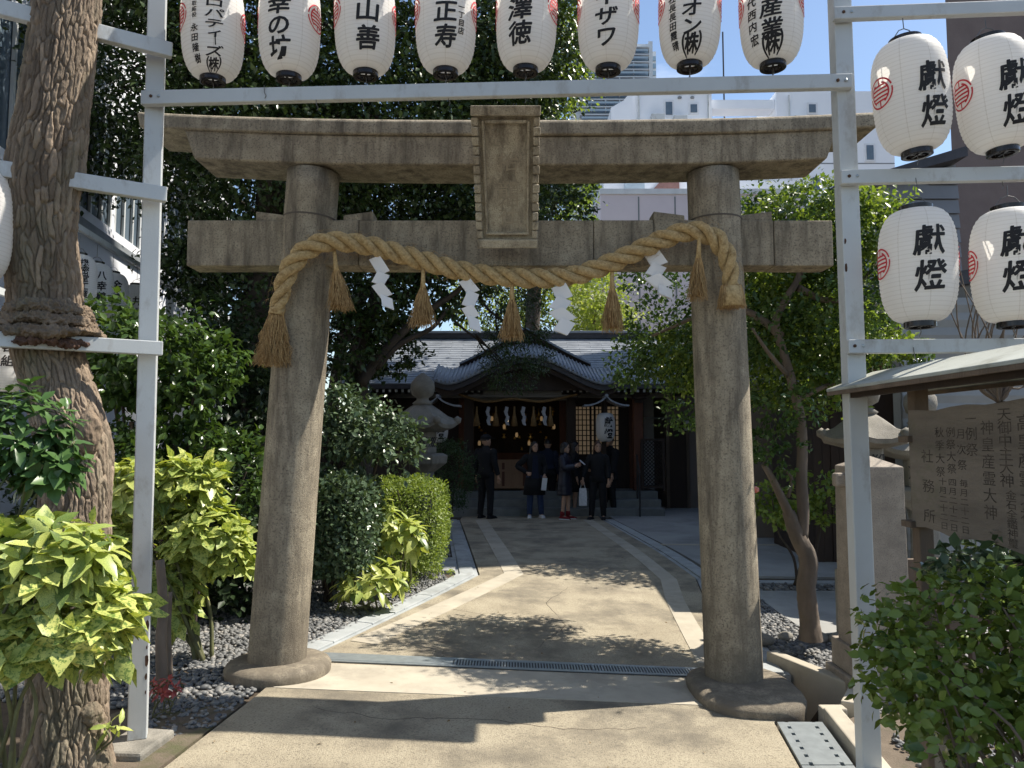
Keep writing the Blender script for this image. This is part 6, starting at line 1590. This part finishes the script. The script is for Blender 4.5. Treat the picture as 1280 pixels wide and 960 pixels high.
# right: brown tower block whose shade covers the court
bb = thing('brown_building', (9, 14, 0), 'tall brown rendered building at the right edge behind the upper lanterns', 'building')
BROWN = M('brown_render', (.20, .155, .14), (.17, .13, .118), 3, .9, .5, 30)
BBY = 14.0
bx0 = at(1190, 200, BBY).x
MB().prism([(bx0, BBY, -.5), (bx0 + 3.4, BBY, -.5), (bx0 + 3.4 + 5.4, BBY + 9, -.5), (bx0 + 5.4, BBY + 9, -.5)], (0, 0, 26.5)).build('wall', BROWN, bb)
f = MB().b2((at(1276, 100, BBY).x, BBY - .04, 7.6), (at(1276, 100, BBY).x + 1.2, BBY + .01, 9.2)).build('window', PAINT, bb); MB().b2((at(1276, 100, BBY).x + .08, BBY - .06, 7.7), (at(1276, 100, BBY).x + 1.1, BBY - .041, 9.1)).build('pane', GLASS, f)
# grey sided house
gh = thing('grey_house', (6.5, 11.6, 0), 'grey house with wide horizontal siding and sloping eave behind the right lanterns', 'house')
SIDING = M('grey_siding', (.22, .225, .24), (.19, .195, .21), 2, .7)
HY = 11.8
hx0, hx1 = at(1062, 300, HY).x, at(1200, 300, HY).x
def roofz(x): a = at(1068, 238, HY); b_ = at(1197, 203, HY); return a.z + (b_.z - a.z) * (x - a.x) / (b_.x - a.x)
z = 0.0
zz = 2.4; n_ = 0
while zz < roofz(hx1):
    h = .235; xa = hx0
    if zz + h > roofz(hx0): xa = min(hx1, hx0 + (zz + h - roofz(hx0)) / max(1e-6, (roofz(hx1) - roofz(hx0))) * (hx1 - hx0))
    if hx1 - xa > .05: MB().prism([(xa, HY - .03, zz), (hx1, HY - .03, zz), (hx1, HY, zz + h - .012), (xa, HY, zz + h - .012)], (0, .05, 0)).build('siding_board', SIDING, gh)
    zz += h
MB().prism([(hx0, HY + .03, 0), (hx1, HY + .03, 0), (hx1, HY + .03, roofz(hx1) - .02), (hx0, HY + .03, roofz(hx0) - .02)], (0, 6, 0)).build('wall', SIDING, gh)
MB().prism([(hx0 - .35, HY - .3, roofz(hx0 - .35)), (hx1, HY - .3, roofz(hx1)), (hx1, HY - .3, roofz(hx1) + .16), (hx0 - .35, HY - .3, roofz(hx0 - .35) + .10)], (0, 6.3, 0)).build('roof', ROOFD, gh)
# shrine office with low dark roof and corrugated wall
so2 = thing('shrine_office', (5.2, 9.6, 0), 'low shrine office with dark eave and corrugated wall behind the notice board', 'building')
OY = 9.3
oa, ob_ = at(1066, 372, OY), at(1300, 330, OY)
MB().prism([(oa.x, OY - .5, oa.z - .12), (oa.x + 4, OY - .5, oa.z + .55), (oa.x + 4, OY - .5, oa.z + .72), (oa.x, OY - .5, oa.z + .05)], (0, 2.4, 0)).build('roof', ROOFD, so2)
MB().prism([(oa.x + .05, OY - .46, oa.z - .32), (oa.x + 3.9, OY - .46, oa.z + .36), (oa.x + 3.9, OY - .46, oa.z + .53), (oa.x + .05, OY - .46, oa.z - .135)], (0, .05, 0)).build('eave_board', WOODG, so2)
MB().b2((oa.x + .1, OY, -.2), (at(1128, 500, OY).x, OY + .12, oa.z - .2)).build('wall', WOODD, so2)
GREENP = M('green_panel', (.05, .09, .06), None, 5, .6)
MB().b2((at(1075, 500, OY).x, OY - .04, at(640, 440, OY).z), (at(1125, 500, OY).x, OY - .001, at(640, 395, OY).z)).build('shutter', GREENP, so2)
REDP = M('dull_red_panel', (.16, .04, .035), None, 5, .6)
MB().b2((at(1090, 500, OY).x, OY - .05, at(640, 470, OY).z), (at(1110, 500, OY).x, OY - .002, at(640, 446, OY).z)).build('red_panel', REDP, so2)
CORR = M('grey_corrugated', (.30, .305, .30), (.25, .255, .25), 3, .6)
ca, cb = at(1128, 520, OY - .6).x, at(1330, 520, OY - .6).x
prev = None; V = []; zt = at(640, 372, OY - .6).z; k = 40
for i in range(k + 1):
    zc = -.2 + (zt + .2) * i / k; off = .018 * (i % 2)
    V += [(ca, OY - .6 - off, zc), (cb, OY - .6 - off, zc)]
MB().add(V, [(2 * i, 2 * i + 1, 2 * i + 3, 2 * i + 2) for i in range(k)]).build('corrugated_wall', CORR, so2)
MB().b2((ca, OY - .57, -.2), (cb, OY - .4, zt)).build('wall', CORR, so2)
# dark shed and white panel wall beside the shrine
sd2 = thing('side_building', (4.2, 19, 0), 'brown side building with a dark door and wall lamp right of the shrine', 'building')
TAUPE = M('taupe_render', (.22, .18, .155), (.18, .15, .13), 2, .85)
SY = 18.6
MB().b2((at(832, 500, SY).x, SY, -.1), (at(1010, 500, SY).x, SY + 2, at(640, 486, SY).z + .4)).build('wall', TAUPE, sd2)
d_ = MB().b2((at(835, 500, SY).x, SY - .06, 0), (at(856, 500, SY).x, SY - .001, at(640, 527, SY).z)).build('door', WOODD, sd2)
MB().b2((at(834, 500, SY).x - .06, SY - .09, 0), (at(835, 500, SY).x - .002, SY - .001, at(640, 524, SY).z)).build('door_jamb', WOODO, sd2); MB().b2((at(856, 500, SY).x + .002, SY - .09, 0), (at(857, 500, SY).x + .06, SY - .001, at(640, 524, SY).z)).build('door_jamb', WOODO, sd2)
bev(MB().b2((at(853, 500, SY).x, SY - .2, at(640, 538, SY).z), (at(861, 500, SY).x, SY - .002, at(640, 526, SY).z)).build('wall_lamp', PAINT, sd2), .01)
MB().b2((at(802, 500, SY).x, SY - .5, at(640, 524, SY).z), (at(852, 500, SY).x, SY - .45, at(640, 522.5, SY).z)).build('pipe', DARKM, sd2)
pw = thing('panel_wall', (3.2, 20.2, 0), 'bright ribbed metal wall glimpsed between shrine and side building', 'wall')
for i in range(9): x = at(798, 500, 20.2).x + i * .105; MB().b2((x, 20.2 + .01 * (i % 2), -.1), (x + .1, 20.26, at(640, 470, 20.2).z)).build('panel', WHITE, pw)
MB().tube([(at(822, 500, 20).x, 20.0, 0), (at(822, 500, 20).x, 20.0, at(640, 480, 20).z)], .03, 8).build('downpipe', PAINT, pw)
# dark garage mass behind the garden tree
dg = thing('dark_shed', (4.2, 10.6, 0), 'dark open shed front in the shade behind the slender tree', 'shed')
gx0, gx1 = at(1018, 600, 10.6).x, at(1062, 600, 10.6).x
for i in range(12): x = gx0 + i * .12; MB().b2((x, 10.6 + .008 * (i % 2), -.05), (x + .114, 10.66, 2.35)).build('plank', WOODD, dg)
MB().b2((gx0 - .1, 10.3, 2.351), (gx0 + 1.6, 12.5, 2.47)).build('roof', ROOFD, dg); MB().b2((gx0, 10.67, -.05), (gx0 + 1.44, 12.3, 2.35)).build('wall', WOODD, dg)
gw = thing('grey_wall', (3.6, 12.6, 0), 'plain grey wall section behind the slender garden tree', 'wall')
MB().b2((at(940, 600, 13).x, 13.0, -.05), (at(1022, 600, 13).x, 13.15, 2.5)).build('panel', TAUPE, gw)
MB().b2((at(940, 600, 13).x - .02, 12.97, 2.501), (at(1022, 600, 13).x + .02, 13.2, 2.58)).build('coping', WOODG, gw)
# ------------------------------------------------------------------ people
SKIN = M('skin', (.52, .32, .22), (.47, .28, .19), 20, .6)
HAIRK = M('black_hair', (.014, .011, .010), (.022, .017, .014), 40, .4); HAIRB = M('brown_hair', (.085, .04, .022), (.05, .025, .015), 40, .4)
def cloth(n, c): return M(n, c, tuple(x * .8 for x in c), 25, .9, .2, 120)
C_BLK = cloth('black_cloth', (.012, .012, .014)); C_NAVY = cloth('navy_cloth', (.012, .016, .035)); C_DEN = cloth('blue_denim', (.035, .055, .12)); C_BLUE = cloth('blue_cloth', (.03, .06, .22))
C_PUF = M('puffer_nylon', (.014, .015, .026), (.022, .022, .034), 20, .38); C_WHITE = cloth('white_cloth', (.72, .72, .74)); C_PINK = cloth('pale_pink', (.6, .42, .45)); C_RED = cloth('dark_red', (.20, .015, .02)); C_TAN = cloth('tan_leather', (.35, .22, .12)); C_FUR = cloth('brown_fur', (.16, .11, .07)); C_GRN = cloth('green_trim', (.02, .12, .05))
def skinmesh(name, verts, edges, radii, m, parent, sub=1, root=0):
    me = bpy.data.meshes.new(name); bm = bmesh.new(); lay = bm.verts.layers.skin.verify(); bv = []
    for i, (v, r) in enumerate(zip(verts, radii)):
        q = bm.verts.new(v); q[lay].radius = (r, r) if not hasattr(r, '__len__') else r; q[lay].use_root = (i == root); bv.append(q)
    for a, b in edges: bm.edges.new((bv[a], bv[b]))
    bm.to_mesh(me); bm.free(); o = bpy.data.objects.new(name, me); COL.objects.link(o); me.materials.append(m); o.parent = parent
    s = o.modifiers.new('skin', 'SKIN'); s.use_smooth_shade = True
    d = o.modifiers.new('sub', 'SUBSURF'); d.levels = sub; d.render_levels = sub; return o
def ring(z, rx, ry, x=0, y=0, n=20): return [Vector((x + rx * math.cos(6.28318 * j / n), y + ry * math.sin(6.28318 * j / n), z)) for j in range(n)]
def person(label, loc, H, yaw, armL, armR, legs=None, top=C_BLK, hem=.80, hem_w=.20, pants=C_BLK, shoes=C_BLK, hair='short', hairm=HAIRK, bare=False, puffer=False, open_coat=None, head_turn=0, cap=False, long_pants=True, shoulder=.185, sock=None):
    "local frame: facing -Y, right side of the body is -X; arms: (elbow, wrist, fingertip) offsets"
    t = thing('person', (0, 0, 0), label, 'person', None)
    hipx = .085; legs = legs or (((.10, .02, 0), (.10, .0, 0)))
    # skeleton (1.65 m figure)
    V = [(0, 0, .90), (0, 0, 1.06), (0, .005, 1.22), (0, .01, 1.345), (0, 0, 1.41), (0, -.012, 1.47), (0, -.012, 1.545), (0, -.008, 1.60)]
    Rr = [.125, .105, .105, .066, .045, .052, .082, .07]; E = [(0, 1), (1, 2), (2, 3), (3, 4), (4, 5), (5, 6), (6, 7)]
    for s, arm in ((1, armL), (-1, armR)):
        b = len(V); sh_ = Vector((s * (shoulder - .02), .01, 1.335)); el, wr, ft = [Vector(a) for a in arm]
        V += [sh_, sh_.lerp(el, .5), el, el.lerp(wr, .5), wr]; Rr += [.044, .042, .038, .033, .024]
        E += [(3, b), (b, b + 1), (b + 1, b + 2), (b + 2, b + 3), (b + 3, b + 4)]
        d = (ft - wr); side = d.cross(Vector((0, -1, .3))).normalized() if d.cross(Vector((0, -1, .3))).length > 1e-4 else Vector((1, 0, 0))
        pal = wr + d * .48; c = len(V); V.append(pal); Rr.append((.034, .018)); E.append((b + 4, c))
        for k, (o, l) in enumerate(((-.030, .78), (-.010, .95), (.010, 1.0), (.030, .88))):
            p1 = pal + side * o + d * .14; p2 = wr + d * (.48 + .52 * l) + side * o * 1.2 + Vector((0, -.006, -.004))
            q = len(V); V += [p1, p2]; Rr += [.0095, .0075]; E += [(c, q), (q, q + 1)]
        q = len(V); V += [wr + d * .3 + side * .036 * -s, wr + d * .62 + side * .055 * -s]; Rr += [.011, .009]; E += [(c, q), (q, q + 1)]
    feet = []
    for s, (fx, fy, kb) in zip((1, -1), legs):
        b = len(V); hip = Vector((s * hipx, 0, .85)); an = Vector((s * fx, fy, .075)); kn = hip.lerp(an, .5) + Vector((0, -.03 - kb, .02))
        V += [hip, hip.lerp(kn, .5), kn, kn.lerp(an, .45), an]; Rr += [.082, .072, .055, .05, .036]
        E += [(0, b), (b, b + 1), (b + 1, b + 2), (b + 2, b + 3), (b + 3, b + 4)]; V.append(an + Vector((s * .015, -.11, -.045))); Rr.append(.03); E.append((b + 4, len(V) - 1)); feet.append((hip, kn, an))
    body = skinmesh('body', V, E, Rr, SKIN, t)
    # face
    hd = thing_part = None
    M3 = Matrix.Rotation(head_turn, 3, 'Z'); hc = Vector((0, -.012, 1.545))
    def hp(v): return hc + M3 @ Vector(v)
    # skull volume with nose and chin, so the face reads in profile
    rings = []
    for z, rx, ry, yo in ((-.115, .022, .03, -.045), (-.10, .045, .055, -.03), (-.06, .064, .085, -.008), (-.02, .073, .094, 0), (.03, .077, .098, .004), (.075, .068, .088, .008), (.105, .04, .055, .01), (.115, .01, .015, .01)):
        rings.append([hp((rx * math.cos(a), yo + ry * math.sin(a), z)) for a in np.linspace(0, 6.2832, 21)[:-1]])
    MB().loft(rings).build('head', SKIN, t, True)
    mb = MB(); mb.add([hp((-.014, -.088, -.035)), hp((.014, -.088, -.035)), hp((0, -.112, -.036)), hp((0, -.088, .012)), hp((0, -.085, -.045))], [(0, 2, 3), (2, 1, 3), (0, 4, 2), (2, 4, 1)]); mb.build('nose', SKIN, t, True)
    for s in (-1, 1):
        MB().box(hp((s * .031, -.088, .008)), (.024, .010, .010)).build('eye', INK, t); MB().box(hp((s * .031, -.090, .026)), (.034, .010, .006)).build('brow', HAIRK, t)
        mb = MB(); c = hp((s * .076, .01, -.005)); mb.add([(c.x + v[0] * .012, c.y + v[1] * .022, c.z + v[2] * .034) for v in ICO_V], [tuple(f) for f in ICO_F]); mb.build('ear', SKIN, t, True)
    MB().box(hp((0, -.084, -.068)), (.040, .010, .009)).build('mouth', M('lips', (.40, .13, .11), None, 9, .5) if 'lips' not in bpy.data.materials else bpy.data.materials['lips'], t)
    # hair shell
    mb = MB(); n = 28; rr_ = []
    for i in range(9):
        f = i / 8; ang = f * (1.72 if hair == 'short' else 1.95)
        ring_ = []
        for a in np.linspace(0, 6.2832, n + 1)[:-1]:
            front = max(0, -math.sin(a)); lim = ang * (1 - .50 * front ** 1.5)
            ring_.append(hp((.086 * math.sin(lim) * math.cos(a), .004 + .108 * math.sin(lim) * math.sin(a), .015 + .118 * math.cos(lim))))
        rr_.append(ring_)
    mb.loft(rr_, cap=False)
    if hair != 'short':
        L = {'bob': .16, 'long': .36, 'shoulder': .26}[hair]
        rr_ = []
        for i in range(6):
            u = i / 5; w_ = .088 + .02 * math.sin(u * 2.6); rg = []
            for a in np.linspace(-.35, math.pi + .35, 17): rg.append(hp((w_ * math.cos(a), .012 + (.105 - .02 * u) * math.sin(a) + .012 * u, .02 - L * u)))
            for a in np.linspace(math.pi + .35, -.35, 17): rg.append(hp(((w_ - .022) * math.cos(a), .012 + (.07 - .02 * u) * math.sin(a), .02 - L * u)))
            rr_.append(rg)
        mb.loft(rr_)
    mb.build('hair', hairm, t, True)
    if cap:
        mb = MB(); mb.loft([[hp((rx * math.cos(a), .004 + ry * math.sin(a), z)) for a in np.linspace(0, 6.2832, 21)[:-1]] for z, rx, ry in ((.035, .093, .115), (.08, .09, .11), (.115, .065, .08), (.135, .01, .01))])
        mb.prism([hp((.07 * math.cos(a), -.07 + .11 * math.sin(a), .04)) for a in np.linspace(math.pi, 2 * math.pi, 9)], (0, 0, .012)); mb.build('cap', C_BLK, t, True)
    # top garment
    mb = MB(); zs = [1.40, 1.37, 1.33, 1.22, 1.06, .94, hem]
    prof = [(1.45, .058, .06), (1.415, .066, .066), (1.385, .125, .09), (1.335, shoulder, .105), (1.26, shoulder + .005, .128), (1.10, .150, .118), (.96, .165, .125), (max(hem, .5), hem_w, hem_w * .78)]
    if hem < .75: prof.insert(-1, (.8, (.165 + hem_w) / 2 + .01, .14))
    rg = []
    if puffer:
        for i in range(len(prof) - 1):
            (z0, a0, b0), (z1, a1, b1) = prof[i], prof[i + 1]; k = max(1, int((z0 - z1) / .028))
            for q in range(k): u = q / k; zz = z0 + (z1 - z0) * u; pu = .012 * abs(math.sin(zz * 31)); rg.append(ring(zz, a0 + (a1 - a0) * u + pu, b0 + (b1 - b0) * u + pu))
        rg.append(ring(*prof[-1][:3]))
    else:
        for (z, a, b) in prof: rg.append(ring(z, a, b))
    mb.loft(rg); mb.build('coat' if hem < .75 else 'jacket', top, t, True)
    for s, arm in ((1, armL), (-1, armR)):
        sh_ = Vector((s * (shoulder - .025), .01, 1.33)); el, wr = Vector(arm[0]), Vector(arm[1]); P = spline([sh_, sh_.lerp(el, .5), el, el.lerp(wr, .55), wr + (wr - el) * -.04], 4)
        k = len(P); pf = [(.078 if not puffer else .085) + (.048 - .078) * i / (k - 1) + (.008 * abs(math.sin(i * 1.5)) if puffer else 0) for i in range(k)]
        MB().tube(P, pf, 12).build('sleeve', top, t, True)
        mb = MB(); mb.add([(sh_.x + v[0] * .078, sh_.y + v[1] * .08, sh_.z + v[2] * .072) for v in ICO_V], [tuple(f) for f in ICO_F]); mb.build('shoulder', top, t, True)
    if open_coat is not None:                        # shirt showing in the open front
        mb = MB(); mb.prism([(-.05, -.131, 1.36), (.05, -.131, 1.36), (.07, -.134, 1.0), (.085, -.14, .86), (-.085, -.14, .86), (-.07, -.134, 1.0)], (0, .02, 0)); mb.build('shirt', open_coat, t)
    for s, (hip, kn, an) in zip((1, -1), feet):
        if not bare:
            P = [hip + Vector((0, 0, .06)), hip.lerp(kn, .5), kn, kn.lerp(an, .5), an + Vector((0, 0, .0))]; MB().tube(spline(P, 4), np.interp(np.arange(17), [0, 4, 8, 12, 16], [.105, .092, .074, .066, .058]).tolist(), 12).build('trouser_leg', pants, t, True)
        f = an - Vector((0, 0, .075)); yawf = s * .14; M4 = Matrix.Rotation(yawf, 3, 'Z'); rg = []
        for y, w_, h in ((.065, .026, .05), (.05, .036, .085), (0, .038, .10), (-.06, .042, .075), (-.13, .044, .055), (-.175, .034, .042), (-.195, .012, .03)):
            rg.append([f + M4 @ Vector((w_ * math.cos(a), y, max(0, h * .5 + h * .5 * math.sin(a)))) for a in np.linspace(0, 6.2832, 13)[:-1]])
        MB().loft(rg).build('shoe', shoes, t, True)
        MB().box(f + M4 @ Vector((0, -.06, .010)), (.086, .25, .018), M4).build('sole', C_WHITE if shoes not in (C_BLK,) else C_BLK, t)
        if sock: MB().tube([an + Vector((0, 0, .10)), an], [.046, .05], 10).build('sock', sock, t, True)
    if not bare: MB().loft([ring(1.0, .15, .115), ring(.9, .168, .13), ring(.80, .165, .13)]).build('trouser_top', pants, t, True)
    s = H / 1.65; t.scale = (s, s, s); t.location = loc; t.rotation_euler.z = yaw; return t
def gpt(x, y): a = G(x, y); return (a[0], a[1], gz(*a))
DL = lambda s, out=.06, fwd=0: ((s * (.24 + out), .02 - fwd, 1.10), (s * (.27 + out), -.06 - fwd, .86), (s * (.27 + out), -.09 - fwd, .68))
p1 = person('person in black tracksuit with white side stripe and cap, seen from behind at left', gpt(607, 648), 1.74, R(150), DL(1, -.02), DL(-1, -.02), legs=((.13, .0, 0), (.12, .03, 0)), top=C_BLK, hem=.82, hem_w=.185, cap=True, shoulder=.205, head_turn=R(-35))
for pts in ([(-.268, .0, 1.34), (-.285, .02, 1.12), (-.305, -.05, .90)], [(-.20, .0, .86), (-.185, -.01, .5), (-.185, .03, .12)]):
    MB().tube(spline(pts, 5), .024, 6).build('side_stripe', C_WHITE, p1, True)
pk_ = MB(); pk_.loft([[Vector((x * w_, .13 + (.13 if y > 0 else 0) * d_, z)) for x, y in ((-1, -1), (1, -1), (1, 1), (-1, 1))] for z, w_, d_ in ((.98, .14, .8), (1.05, .155, 1), (1.28, .15, .95), (1.36, .12, .6))]); bev(pk_.build('backpack', C_BLK, p1), .03)
p2 = person('person with hand on hip in open black coat and blue jeans, holding a white paper', gpt(668, 647), 1.60, R(8), ((.23, -.02, 1.10), (.20, -.16, .94), (.17, -.26, .86)), ((-.36, .05, 1.12), (-.18, -.08, .98), (-.09, -.14, .95)),
            legs=((.15, -.03, .02), (.11, .0, 0)), top=C_BLK, hem=.48, hem_w=.25, pants=C_DEN, shoes=C_WHITE, hair='shoulder', open_coat=C_NAVY, head_turn=R(20))
b_ = thing('paper_sheet', (0, 0, 0), 'white paper held low by the person in blue jeans', 'paper'); MB().box((0, 0, 0), (.11, .012, .26)).build('sheet', PAPER, b_); q = Vector(gpt(668, 647)); b_.location = q + Vector((.20, -.26, .72)); b_.rotation_euler = (.1, .08, .3)
p3 = person('person in navy jacket and black trousers seen from behind, between the two women', gpt(685, 640), 1.66, R(175), DL(1, -.04), DL(-1, -.04), top=C_NAVY, hem=.98, hem_w=.17, pants=C_BLK, shoes=C_TAN, hair='short', shoulder=.19)
MB().loft([ring(1.0, .168, .132), ring(.86, .19, .15), ring(.72, .185, .15)]).build('tied_sweater', C_BLUE, p3, True)
p4 = person('person in long black puffer coat with bare legs and red sneakers, looking at a phone', gpt(706, 649), 1.58, R(68), ((.22, -.07, 1.12), (.12, -.27, 1.17), (.05, -.36, 1.21)), ((-.22, -.07, 1.12), (-.12, -.27, 1.15), (-.05, -.36, 1.20)),
            legs=((.08, -.05, 0), (.08, .03, 0)), top=C_PUF, hem=.52, hem_w=.21, bare=True, shoes=C_RED, hair='bob', puffer=True, sock=C_RED)
ph = thing('phone', (0, 0, 0), 'small pale phone in the hands of the person in the puffer coat', 'phone'); bev(MB().box((0, 0, 0), (.075, .012, .15)).build('phone_body', C_WHITE, ph), .004)
ph.location = Vector(gpt(706, 649)) + Vector((.36, -.14, 1.18)); ph.rotation_euler = (R(-50), 0, R(68))
p5 = person('person in long dark coat half hidden behind the puffer coat, turned right', gpt(718, 643), 1.60, R(85), ((.2, -.08, 1.10), (.1, -.28, 1.02), (.04, -.38, 1.0)), DL(-1, -.04), top=C_BLK, hem=.52, hem_w=.22, bare=True, shoes=C_BLK, hair='shoulder')
p6 = person('person with long brown hair in black jacket and leggings holding a white bag', gpt(748, 649), 1.60, R(-18), DL(1, -.03), ((-.26, -.02, 1.10), (-.31, -.10, .88), (-.31, -.12, .72)), legs=((.11, .02, 0), (.14, -.05, 0)), top=C_BLK, hem=.80, hem_w=.18, pants=C_BLK, shoes=C_BLK, hair='long', hairm=HAIRB, head_turn=R(25))
bg_ = thing('white_bag', (0, 0, 0), 'white carrier bag hanging from the hand of the long haired person', 'bag'); o = MB().loft([[Vector((x * w_, y * .03, z)) for x, y in ((-1, -1), (1, -1), (1, 1), (-1, 1))] for z, w_ in ((-.36, .08), (-.2, .085), (0, .07))]).build('bag_body', C_WHITE, bg_)
MB().tube([(-.05, 0, 0), (-.02, 0, .13), (.02, 0, .13), (.05, 0, 0)], .006, 6).build('handle', C_WHITE, bg_); bg_.location = Vector(gpt(748, 649)) + Vector((-.32, 0, .64))
p7 = person('tall person in black parka with fur hood and pale pink sneakers, facing left', gpt(763, 643), 1.73, R(-60), DL(1, -.05, .05), ((-.24, -.04, 1.10), (-.20, -.22, 1.0), (-.16, -.32, .98)), top=C_BLK, hem=.72, hem_w=.205, pants=C_BLK, shoes=C_PINK, hair='short', shoulder=.205, puffer=True)
rg = []
for i in range(14):
    a = math.pi * (-.15 + 1.3 * i / 13); rg.append(Vector((.135 * math.cos(a), .03 + .13 * math.sin(a), 1.41 + .02 * math.sin(a))))
MB().tube(rg, [.045] * 14, 8).build('fur_hood', C_FUR, p7, True)
